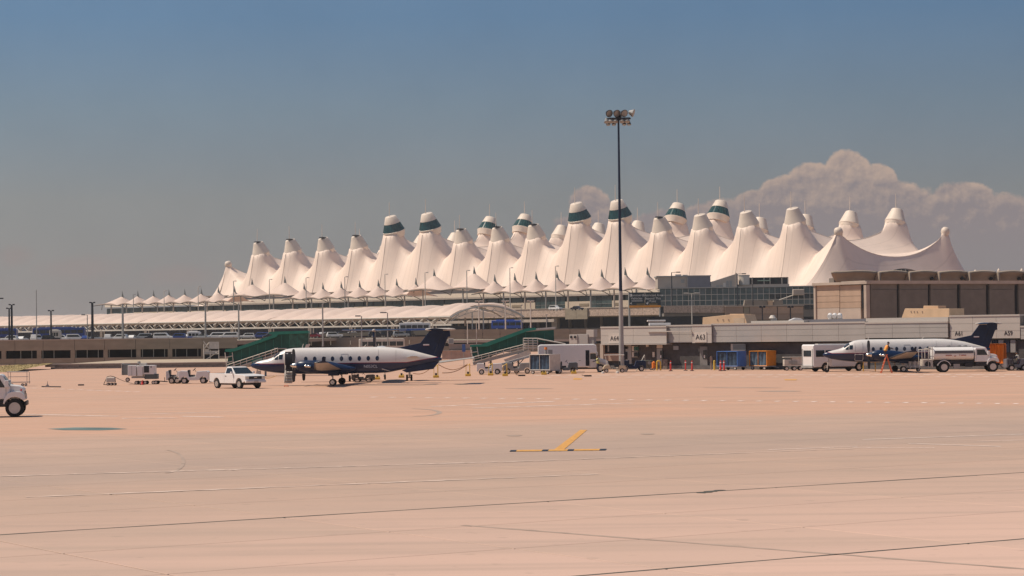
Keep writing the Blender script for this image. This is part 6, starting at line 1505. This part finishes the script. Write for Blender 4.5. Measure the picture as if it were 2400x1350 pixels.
MB().box(1.2, 1.45, -1.115, -1.1, 1.25, 1.3).build('latch', GREY, t); MB().box(3.3, 4.3, -0.93, -0.7, 0.45, 0.62).build('running_board', BLACK, t)
for s_ in (-1, 1): MB().prism([(3.0, 0.5), (3.15, 0.95), (3.5, 1.12), (3.95, 1.0), (4.1, 0.7)]+[(3.5+0.48*math.cos(R(a)), 0.42+0.48*math.sin(R(a))) for a in range(30, 170, 20)], *sorted((s_*0.9, s_*1.05))).build('wheel_arch', WHITE2, t)
for x in (3.5, -1.9):
    for y in (-0.9, 0.9): wheel(t, x, y, 0.42, 0.26, CHROME)
MB().box(-3.0, 4.2, -0.7, 0.7, 0.35, 0.55).build('chassis', BLACK, t); MB().box(4.33, 4.42, -0.95, 0.95, 0.45, 0.7).build('bumper', BLACK, t)
MB().box(3.05, 3.25, -1.25, -1.05, 1.75, 2.15).build('wing_mirror', WHITE2, t, bev=0.02)
MB().box(-2.0, -1.55, -1.13, -1.105, 1.75, 2.45).build('open_vent', GREY, t)
t = place_t('beacon_post', 'short grey post with an amber beacon in front of the white box van', 'beacon', 1280, 236.5)
MB().cyl((0, 0, 1.9), (0, 0, 2.5), 0.14, n=8).cyl((0, 0, 0), (0, 0, 1.9), 0.06, n=6).build('post', GREY, t); MB().cyl((0, 0, 2.5), (0, 0, 2.75), 0.17, 0.14, 10).build('beacon', ORANGE, t)
# ---- golf cart
t = place_t('golf_cart', 'cream golf cart with pale roof standing at the floodlight mast', 'golf cart', 1440, 236, R(180))
MB().box(-1.05, 1.05, -0.6, 0.6, 1.80, 1.88).build('roof', WHITE2, t, bev=0.04); m = MB()
for x, x2 in ((-0.85, -0.7), (0.95, 0.75)):
    for y in (-0.5, 0.5): m.cyl((x2, y, 0.8), (x, y, 1.8), 0.025, n=5)
m.build('roof_posts', STEEL, t)
MB().prism([(-1.15, 0.35), (-1.15, 0.75), (-0.5, 0.8), (-0.4, 0.45), (0.35, 0.42), (0.55, 0.85), (0.95, 0.82), (1.2, 0.55), (1.2, 0.35)], -0.55, 0.55).build('body', mat('cream', (0.6, 0.48, 0.33), 0.4), t, bev=0.05)
MB().box(-0.5, 0.0, -0.5, 0.5, 0.6, 0.78).box(-0.62, -0.48, -0.5, 0.5, 0.75, 1.2).build('seat', BLACK, t, bev=0.04); MB().cyl((0.5, -0.2, 0.8), (0.3, -0.2, 1.1), 0.02, n=5).cyl((0.31, -0.2, 1.09), (0.29, -0.2, 1.11), 0.16, n=10).build('steering_wheel', BLACK, t)
for x in (-0.8, 0.85):
    for y in (-0.5, 0.5): wheel(t, x, y, 0.22, 0.16, STEEL)
for i_, (px, lab) in enumerate(((1413, 'left rounded pale kerb stone in front of the golf cart'), (1447, 'right rounded pale kerb stone in front of the golf cart'))):
    t = MB().cyl((0, 0, 0), (0, 0, 0.14), 0.2, 0.17, 10).cyl((0, 0, 0.14), (0, 0, 0.22), 0.17, 0.06, 10).build('kerb_stone', WHITE2, loc=(XP(px, 232, 0), 232, 0)); tag(t, lab, 'kerb stone')
# navy tug behind the cart and rolling ladder
tractor(1484, 242, 'navy blue tug between golf cart and leaning ladder', L=1.35, m_=NAVY)
t = place_t('step_ladder', 'pale wheeled ladder slanting against the gate building', 'ladder', 1502, 243)
m = MB()
for y in (-0.25, 0.25): m.cyl((-0.5, y, 0), (0.42, y, 1.75), 0.035, n=5)
m.build('rails', STEEL, t)
for k in range(6): MB().cyl((-0.5+0.92*(k+0.7)/6.5, -0.25, 1.75*(k+0.7)/6.5), (-0.5+0.92*(k+0.7)/6.5, 0.25, 1.75*(k+0.7)/6.5), 0.04, n=5).build('rung', STEEL, t)
MB().cyl((0.42, 0, 1.75), (0.55, 0.2, 0), 0.03, n=5).build('back_leg', STEEL, t)
t = place_t('tank_cart', 'dark cluttered drum cart against the blockwork right of the ladder', 'cart', 1515, 249)
MB().box(-0.7, 0.7, -0.4, 0.4, 0.25, 1.1).build('drum_box', mat('olive_grey', (0.13, 0.125, 0.1), 0.7, var=0.4, scale=4), t, bev=0.05); MB().cyl((0.3, -0.45, 0.8), (0.3, 0.1, 0.8), 0.18, n=10).build('reel', GREY, t); small_wheels(t, (-0.5, 0.5), (-0.3,), 0.16, 0.1)
t = place_t('fire_bottle', 'orange wheeled extinguisher left of the yellow hoop', 'fire extinguisher', 1532, 247)
MB().cyl((0, 0, 0.2), (0, 0, 0.85), 0.2, n=10).cyl((0, 0, 0.85), (0, 0, 1.0), 0.2, 0.06, 10).build('cylinder', ORANGE, t, smooth=True, angle=50); MB().cyl((-0.1, -0.1, 0.9), (-0.25, -0.15, 1.15), 0.03, n=5).cyl((0, 0, 1.0), (0, 0, 1.3), 0.02, n=5).build('hose_handle', BLACK, t); small_wheels(t, (0.0,), (-0.22, 0.22), 0.14, 0.06)
t = place_t('hoop_bollard', 'yellow arched hoop bollard in front of the gate building door', 'bollard', 1544, 246.5)
MB().path([Vector((-0.2, 0, 0)), Vector((-0.2, 0, 0.85))]+[Vector((-0.2*math.cos(a), 0, 0.85+0.2*math.sin(a))) for a in [math.pi*k/8 for k in range(9)]]+[Vector((0.2, 0, 0.85)), Vector((0.2, 0, 0))], 0.085, 10).build('hoop', YELLOW, t, smooth=True, angle=80)
t = MB().cyl((0, 0, 0), (0, 0, 1.0), 0.11, n=12).cyl((0, 0, 1.0), (0, 0, 1.06), 0.11, 0.05, 12).build('bollard', YELLOW, loc=(XP(1674.5, 244, 0), 244, 0)); tag(t, 'single straight yellow bollard left of the blue baggage cart', 'bollard')
t = MB().cyl((0, 0, 0), (0, 0, 1.5), 0.07, n=8).box(-0.12, 0.12, -0.06, 0.06, 0.9, 1.4).build('utility_post', BROWNW, loc=(XP(1667, 246, 0), 246, 0)); tag(t, 'thin brown utility post between gate A63 door and yellow bollard', 'post')
# red delineators
dl = [(1572, 241.5, 'red delineator post farthest left, alone before the blockwork'), (1607, 243, 'slimmer red delineator post left of a close pair before gate A63'), (1622, 241, 'red delineator post right of the slim one before gate A63'), (1689, 238, 'left red delineator of the close pair by the blue cart'), (1697, 238.6, 'right red delineator of the close pair by the blue cart')]
def delin(px, d, lab):
    t = place_t('delineator_post', lab, 'delineator post', px, d, 0, 'red delineator posts'); MB().cyl((0, 0, 0), (0, 0, 0.07), 0.24, 0.2, 12).build('base', RUBBER, t)
    MB().cyl((0, 0, 0.07), (0, 0, 1.02), 0.10 if px != 1607 else 0.07, 0.075, 10).cyl((0, 0, 1.02), (0, 0, 1.12), 0.03, 0.05, 8).build('post', RED, t, smooth=True, angle=40)
    MB().cyl((0, 0, 0.84), (0, 0, 0.94), 0.093, 0.09, 10).build('reflective_band', WHITE, t); return t
for a in dl: delin(*a)
# wall of vehicles right: rear of a white shuttle van
t = place_t('shuttle_bus', 'white shuttle bus seen from its rear corner behind the right airliner nose', 'bus', 1952, 229, R(25))
MB().prism([(-3.0, 0.45), (-3.0, 2.6), (-2.9, 2.75), (2.7, 2.7), (3.0, 2.5), (3.3, 1.6), (3.6, 1.3), (3.65, 0.5)]+arcp(2.5, 0.42, 0.5, 5, 175, 7)+arcp(-1.5, 0.42, 0.5, 5, 175, 7), -1.1, 1.1).build('body', WHITE, t, bev=0.08)
MB().box(-3.03, -3.0, -0.7, 0.7, 1.55, 2.15).build('rear_window', DGLASS, t); MB().box(-3.02, -3.0, -1.0, -0.85, 0.6, 2.3).box(-3.02, -3.0, 0.85, 1.0, 0.6, 2.3).build('rear_trim', GREY, t); MB().box(-3.12, -3.0, -1.05, 1.05, 0.4, 0.62).build('rear_bumper', GREY, t)
for x in (-2.7, -1.55, -0.4, 0.75): MB().box(x, x+1.0, -1.125, -1.102, 1.5, 2.15).build('side_window', DGLASS, t)
MB().box(-2.3, 1.8, -0.9, -0.3, 2.72, 2.82).build('roof_unit', WHITE2, t)
for x in (2.5, -1.5):
    for y in (-0.92, 0.92): wheel(t, x, y, 0.42, 0.26, CHROME)
MB().box(-2.8, 3.2, -0.8, 0.8, 0.3, 0.5).build('chassis', BLACK, t)
# white ladder dolly (stair stand) next to tanker
t = place_t('air_bottle_rack', 'white gas bottle rack on wheels between the ladder and the fuel tanker', 'bottle rack', 2140, 222.5)
m = MB()
for x in (-0.85, -0.35, 0.15, 0.6): m.cyl((x, -0.3, 0.25), (x, -0.3, 2.2), 0.045, n=6)
m.cyl((-0.85, -0.3, 2.2), (-0.3, -0.3, 2.2), 0.045, n=6).cyl((0.1, -0.3, 2.15), (0.6, -0.3, 2.15), 0.045, n=6).cyl((-0.9, -0.3, 0.5), (0.7, -0.3, 0.5), 0.04, n=6).cyl((-1.3, -0.3, 0.9), (0.7, -0.3, 0.95), 0.03, n=5); m.build('frame', WHITE, t)
for k in range(4): MB().cyl((-0.7+k*0.38, 0, 0.35), (-0.7+k*0.38, 0, 1.25), 0.15, n=10).cyl((-0.7+k*0.38, 0, 1.25), (-0.7+k*0.38, 0, 1.45), 0.15, 0.05, 10).build('gas_bottle', WHITE, t, smooth=True, angle=50)
MB().box(-0.95, 0.75, -0.25, 0.35, 0.25, 0.34).build('deck', BLACK, t); small_wheels(t, (-0.7, 0.5), (-0.25, 0.25), 0.16, 0.1)
t = place_t('work_stand', 'yellow low work stand under the right airliner belly', 'work stand', 2040, 226)
MB().path([(-0.9, 0, 0.95), (0.9, 0, 0.95)], 0.06, 5).cyl((-0.7, 0, 0), (-0.7, 0, 0.95), 0.05, n=5).cyl((0.5, 0, 0), (0.5, 0, 0.95), 0.05, n=5).build('frame', YELLOW, t)
# far right tug and truck
t = tractor(2382, 221, 'dark grey tug with radiator slots at the right picture edge', L=1.1, m_=mat('tug_grey', (0.15, 0.15, 0.17), 0.5)); 
for k in range(4): MB().box(-0.95+k*0.16, -0.87+k*0.16, -0.715, -0.702, 0.6, 1.05).build('radiator_slot', BLACK, t)
t = place_t('catering_truck', 'white high-sided truck cut off by the right picture edge', 'truck', 2420, 232, R(180))
MB().prism([(-3.5, 0.6), (-3.5, 3.1), (1.3, 3.1), (1.3, 0.6)], -1.15, 1.15).build('box_body', WHITE, t, bev=0.05); MB().prism([(1.4, 0.5), (1.4, 2.6), (1.9, 2.6), (2.3, 1.8), (2.4, 0.5)], -1.05, 1.05).build('cab', WHITE, t, bev=0.05)
MB().prism([(1.5, 1.7), (1.5, 2.4), (1.85, 2.4), (2.15, 1.7)], 1.052, 1.07).build('side_window', DGLASS, t)
MB().box(-3.4, 1.2, 1.152, 1.17, 2.6, 2.7).build('trim', GREY, t)
for x in (-2.2, 1.7):
    for y in (-0.95, 0.95): wheel(t, x, y, 0.45, 0.28, STEEL)

# ================================================================ PEOPLE
def person_body(name, joints, parent_loc, radii, edges, m_, root=0):
    me = bpy.data.meshes.new(name); me.from_pydata(joints, edges, []); o = bpy.data.objects.new(name, me); COL.objects.link(o)
    sk = o.modifiers.new('skin', 'SKIN'); sk.use_smooth_shade = True
    for v, r_ in zip(me.skin_vertices[0].data, radii): v.radius = (r_, r_)
    me.skin_vertices[0].data[root].use_root = True
    ss = o.modifiers.new('sub', 'SUBSURF'); ss.levels = 1; ss.render_levels = 1; me.materials.append(m_)
    return o
def worker(loc, rz, label, lean=0.25, reach=True, vest_m=None, pose='ladder'):
    t = thing('person', label, 'person', loc, rz)
    SKIN = mat('skin', (0.35, 0.19, 0.12), 0.6, var=0.1); CLO = mat('navy_clothes', (0.02, 0.025, 0.05), 0.8, var=0.3, scale=6)
    L = lean
    J = [(0, 0, 0.95), (L*0.35, 0, 1.18), (L*0.8, 0, 1.42), (L*1.0, 0, 1.52), (L*1.15, 0, 1.66), (L*1.15, 0, 1.76),
         (0.02, 0.11, 0.90), (0.08, 0.13, 0.50), (0.0, 0.13, 0.08), (0.14, 0.13, 0.04),
         (-0.02, -0.11, 0.90), (0.02, -0.13, 0.48), (-0.06, -0.13, 0.08), (0.08, -0.13, 0.04),
         (L*0.8, 0.19, 1.42), (L*0.8+0.22, 0.24, 1.22), (L*0.8+0.50, 0.18, 1.20), (L*0.8+0.58, 0.17, 1.20),
         (L*0.8, -0.19, 1.42), (L*0.8+0.20, -0.24, 1.20), (L*0.8+0.46, -0.16, 1.12), (L*0.8+0.54, -0.15, 1.11)]
    Rr = [0.15, 0.145, 0.15, 0.065, 0.095, 0.085, 0.10, 0.07, 0.05, 0.045, 0.10, 0.07, 0.05, 0.045, 0.065, 0.045, 0.033, 0.03, 0.065, 0.045, 0.033, 0.03]
    E = [(0, 1), (1, 2), (2, 3), (3, 4), (4, 5), (0, 6), (6, 7), (7, 8), (8, 9), (0, 10), (10, 11), (11, 12), (12, 13), (2, 14), (14, 15), (15, 16), (16, 17), (2, 18), (18, 19), (19, 20), (20, 21)]
    b = person_body('body', J, loc, Rr, E, CLO); b.parent = t
    v = MB().loft([[(L*k*0.9+r_*math.cos(2*math.pi*i/14)*0.9, r_*1.25*math.sin(2*math.pi*i/14), z) for i in range(14)] for z, k, r_ in ((0.92, 0.0, 0.175), (1.1, 0.22, 0.17), (1.3, 0.6, 0.185), (1.43, 0.85, 0.175), (1.50, 0.95, 0.11))]).build('safety_vest', vest_m or mat('vest_orange', (0.85, 0.33, 0.06), 0.6), t, smooth=True)
    MB().loft([[(L*k*0.9+r_*math.cos(2*math.pi*i/14)*0.92, r_*1.28*math.sin(2*math.pi*i/14), z) for i in range(14)] for z, k, r_ in ((1.02, 0.13, 0.178), (1.07, 0.19, 0.178))], caps=False).build('reflective_band', mat('lime', (0.65, 0.65, 0.2), 0.5), t)
    hd = MB().loft([[(L*1.15+0.01+r_*1.1*math.cos(2*math.pi*i/14), r_*0.95*math.sin(2*math.pi*i/14), z) for i in range(14)] for z, r_ in ((1.56, 0.05), (1.60, 0.085), (1.66, 0.10), (1.72, 0.098))]).build('face', SKIN, t, smooth=True)
    MB().loft([[(L*1.15-0.01+r_*1.1*math.cos(2*math.pi*i/14), r_*math.sin(2*math.pi*i/14), z) for i in range(14)] for z, r_ in ((1.68, 0.108), (1.74, 0.108), (1.79, 0.075), (1.815, 0.02))]).build('cap', BLACK, t, smooth=True)
    MB().cyl((L*1.15+0.10, 0, 1.66), (L*1.15+0.135, 0, 1.64), 0.018, 0.012, 6).build('nose', SKIN, hd)
    for s_ in (-1, 1):
        MB().cyl((L*1.15+0.095, s_*0.035, 1.685), (L*1.15+0.105, s_*0.035, 1.685), 0.012, n=6).build('eye', BLACK, hd)
        x, y, z = J[17] if s_ > 0 else J[21]; h = MB().box(x-0.02, x+0.07, y-0.04, y+0.04, z-0.015, z+0.015)
        for k in range(4): h.cyl((x+0.06, y-0.032+k*0.021, z), (x+0.13-0.012*abs(k-1.4), y-0.034+k*0.022, z-0.02), 0.010, 0.008, 5)
        h.cyl((x+0.0, y-s_*0.035, z), (x+0.06, y-s_*0.07, z-0.01), 0.012, 0.009, 5); h.build('hand', SKIN, t)
    return t
dL = 216.2
xl_ = XP(2078, dL, 0)
t = thing('step_ladder', 'red and orange A-frame step ladder in front of the right airliner wing', 'ladder', (xl_, dL, 0), 0)
LR = mat('ladder_red', (0.62, 0.13, 0.05), 0.5)
m = MB()
for y0, y1 in ((-0.28, -0.18), (0.28, 0.18)): m.cyl((-0.55, y0, 0), (0.0, y1, 1.75), 0.045, n=6)
m.build('front_rails', LR, t)
m = MB()
for y0, y1 in ((-0.28, -0.18), (0.28, 0.18)): m.cyl((0.50, y0, 0), (0.02, y1, 1.75), 0.04, n=6)
m.build('back_rails', LR, t)
for k in range(5):
    q = (k+0.8)/6; MB().box(-0.55+0.55*q-0.05, -0.55+0.55*q+0.05, -0.26+0.08*q, 0.26-0.08*q, 1.75*q-0.015, 1.75*q+0.015).build('step', STEEL, t)
MB().box(-0.12, 0.14, -0.2, 0.2, 1.75, 1.79).build('top_cap', ORANGE, t)
worker((xl_-0.10, dL, 1.19), R(8), 'person in orange vest and dark cap leaning from the ladder over the wing', lean=0.28)
def stander(px, d, rz, label, vest): 
    w_ = worker((XP(px, d, 0), d, 0), rz, label, lean=0.06, vest_m=vest); return w_
stander(1402, 238.5, R(200), 'person in pale hi-vis vest standing beside the box van door', mat('vest_lime', (0.55, 0.5, 0.22), 0.6))
stander(2386, 224, R(160), 'person in white shirt by the dark tug at the right edge', mat('shirt_white', (0.7, 0.65, 0.55), 0.7))

# ================================================================ BUSES AND CARS ON THE ROADS
def car_proto(m_, kind):
    t = thing('parked_car', 'parked car', 'car')
    if kind == 'sedan':
        prof = [(-2.2, 0.35), (-2.25, 0.85), (-1.6, 0.95), (1.0, 0.95), (2.1, 0.78), (2.2, 0.4)]; cab = [(-1.55, 0.95), (-1.0, 1.40), (0.2, 1.42), (0.95, 0.95)]
    elif kind == 'van':
        prof = [(-2.4, 0.4), (-2.4, 1.1), (1.5, 1.1), (2.3, 0.95), (2.4, 0.4)]; cab = [(-2.35, 1.1), (-2.25, 1.85), (0.8, 1.85), (1.45, 1.1)]
    else:
        prof = [(-2.3, 0.4), (-2.3, 1.0), (1.2, 1.0), (2.2, 0.95), (2.3, 0.4)]; cab = [(-2.2, 1.0), (-2.0, 1.65), (0.3, 1.68), (1.0, 1.0)]
    MB().prism(prof, -0.88, 0.88).build('body', m_, t, bev=0.08)
    MB().prism(cab, -0.74, 0.74).build('cabin', m_, t, bev=0.08)
    cx = sum(x for x, _ in cab)/4; win = [(cx+(x-cx)*0.88, 1.02+(z-min(c[1] for c in cab))*0.80+0.02) for x, z in cab]
    MB().prism(win, -0.765, -0.745).build('side_window', DGLASS, t); MB().prism(win, 0.745, 0.765).build('side_window', DGLASS, t)
    for x in (-1.4, 1.4):
        for y in (-0.8, 0.8): wheel(t, x, y, 0.32, 0.2, CHROME)
    return t
CW = mat('car_white', (0.75, 0.72, 0.70), 0.25, var=0.02); CS = mat('car_silver', (0.42, 0.42, 0.43), 0.25, metal=0.4); CB = mat('car_black', (0.02, 0.02, 0.03), 0.2); CR_ = mat('car_red', (0.22, 0.02, 0.03), 0.25); CBL = mat('car_blue', (0.03, 0.06, 0.22), 0.25)
COLS = [('white', CW), ('silver', CS), ('black', CB), ('dark red', CR_), ('blue', CBL)]
PROT = {}
KN = {'sedan': 'saloon car', 'van': 'tall van', 'suv': 'estate car'}
rc = random.Random(5); nth = {}
ORD = ['first', 'second', 'third', 'fourth', 'fifth', 'sixth', 'seventh', 'eighth', 'ninth', 'tenth', 'eleventh', 'twelfth', 'thirteenth', 'fourteenth', 'fifteenth']
spots = []
px = 22
while px < 545: spots.append((px, rc.uniform(560, 592), DZ, 'L')); px += rc.uniform(22, 34)
px = 578
while px < 985: spots.append((px, rc.uniform(628, 650), DZ-0.0, 'R')); px += rc.uniform(20, 33)
for px, d, z, sd in spots:
    cn, cm = COLS[rc.choices(range(5), [8, 3, 3, 1.5, 1.5])[0]]; kd = rc.choices(['sedan', 'van', 'suv'], [3, 2.0, 3])[0]; rz = rc.choice([0.0, math.pi, R(12), R(170), R(80), R(95)])
    k = (cn, kd, sd); nth[k] = nth.get(k, 0)+1
    lab = f'{cn} parked {KN[kd]}, {ORD[nth[k]-1]} such from the left on the '+('left parking deck' if sd == 'L' else 'deck behind the airliner')
    loc = (XP(px, d, z+1), d, z)
    if (cn, kd) not in PROT:
        t = car_proto(cm, kd); t.location = loc; t.rotation_euler = (0, 0, rz); t['label'] = lab; t['group'] = 'cars parked on the road decks'; PROT[(cn, kd)] = t
    else: dup(PROT[(cn, kd)], loc, rz, lab, 'cars parked on the road decks')
for i_, (px, d, lab) in enumerate(((1302, 640, 'white car on the upper road left of the floodlight mast'), (1353, 640, 'dark car on the upper road left of the floodlight mast'))):
    k = ('white', 'suv') if i_ == 0 else ('black', 'sedan')
    if k in PROT: dup(PROT[k], (XP(px, 735, 12), 735, 11.55), R(-40), lab, 'cars parked on the road decks')
def bus(px0, px1, d, z, h, label, m1, m2=None, rz=0.0, y0=None):
    L = (px1-px0)*d/FPX/2/max(0.5, math.cos(rz)); t = thing('bus', label, 'bus', (XP((px0+px1)/2, d, z+1), d, z), rz)
    MB().prism([(-L, 0.4), (-L, h-0.15), (-L+0.15, h), (L-0.25, h), (L, h-0.3), (L+0.05, 0.4)], -1.2, 1.2).build('body', m1, t, bev=0.1)
    n_ = max(3, int(2*L/1.7)); w_ = (2*L-0.6)/n_
    for k in range(n_): MB().box(-L+0.3+k*w_+0.08, -L+0.3+(k+1)*w_-0.08, -1.225, -1.203, h*0.46, h*0.78).build('side_window', DGLASS, t)
    if m2: MB().box(-L+0.02, L-0.02, -1.22, -1.203, 0.5, h*0.42).build('skirt_panel', m2, t)
    MB().box(-L*0.7, L*0.5, -0.8, 0.8, h+0.005, h+0.2).build('roof_unit', m1, t, bev=0.05)
    for x in (-L*0.65, L*0.65):
        for y in (-1.0, 1.0): wheel(t, x, y, 0.48, 0.28, STEEL)
    return t
bus(842, 948, 530, 0.25, 3.15, 'cream city bus with large dark windows behind the airliner cabin roof', mat('bus_cream', (0.62, 0.56, 0.48), 0.4), None, R(6))
bus(936, 1008, 660, DZ+1.2, 2.9, 'white and blue bus under the vaulted canopy above the airliner tail', WHITE, BLUE)
bus(1152, 1224, 640, 5.3, 2.7, 'bright blue bus under the roadway right of the vaulted canopy end', mat('bus_blue', (0.04, 0.10, 0.42), 0.4), None)
bus(78, 200, 600, DZ+0.9, 2.7, 'long blue coach on the parking deck at far left', mat('coach_blue', (0.02, 0.05, 0.22), 0.4), None)
bus(-30, 40, 602, DZ+0.9, 2.6, 'blue coach cut off by the left picture edge', MATS['coach_blue'], None)
bus(440, 470, 575, DZ, 2.1, 'small white and blue shuttle on the deck right of the stair kiosk', WHITE, BLUE)
bus(118, 142, 575, DZ, 2.9, 'boxy pale grey delivery truck among the left deck cars', STEEL, None)

# ================================================================ HAZE
hz_o = MB().box(-1510, 1510, -810, 6010, -2.4, 70).build('haze', mat('haze_surface', (1, 1, 1)))
hm_ = bpy.data.materials.new('haze_air'); hm_.use_nodes = True; tn = hm_.node_tree; tn.nodes.clear()
pv_ = tn.nodes.new('ShaderNodeVolumePrincipled'); pv_.inputs['Color'].default_value = (0.86, 0.80, 0.78, 1); pv_.inputs['Density'].default_value = 0.00011; pv_.inputs['Anisotropy'].default_value = 0.3
om_ = tn.nodes.new('ShaderNodeOutputMaterial'); tn.links.new(pv_.outputs[0], om_.inputs['Volume'])
hz_o.data.materials.clear(); hz_o.data.materials.append(hm_); hz_o['kind'] = 'stuff'
SC.cycles.volume_bounces = 0
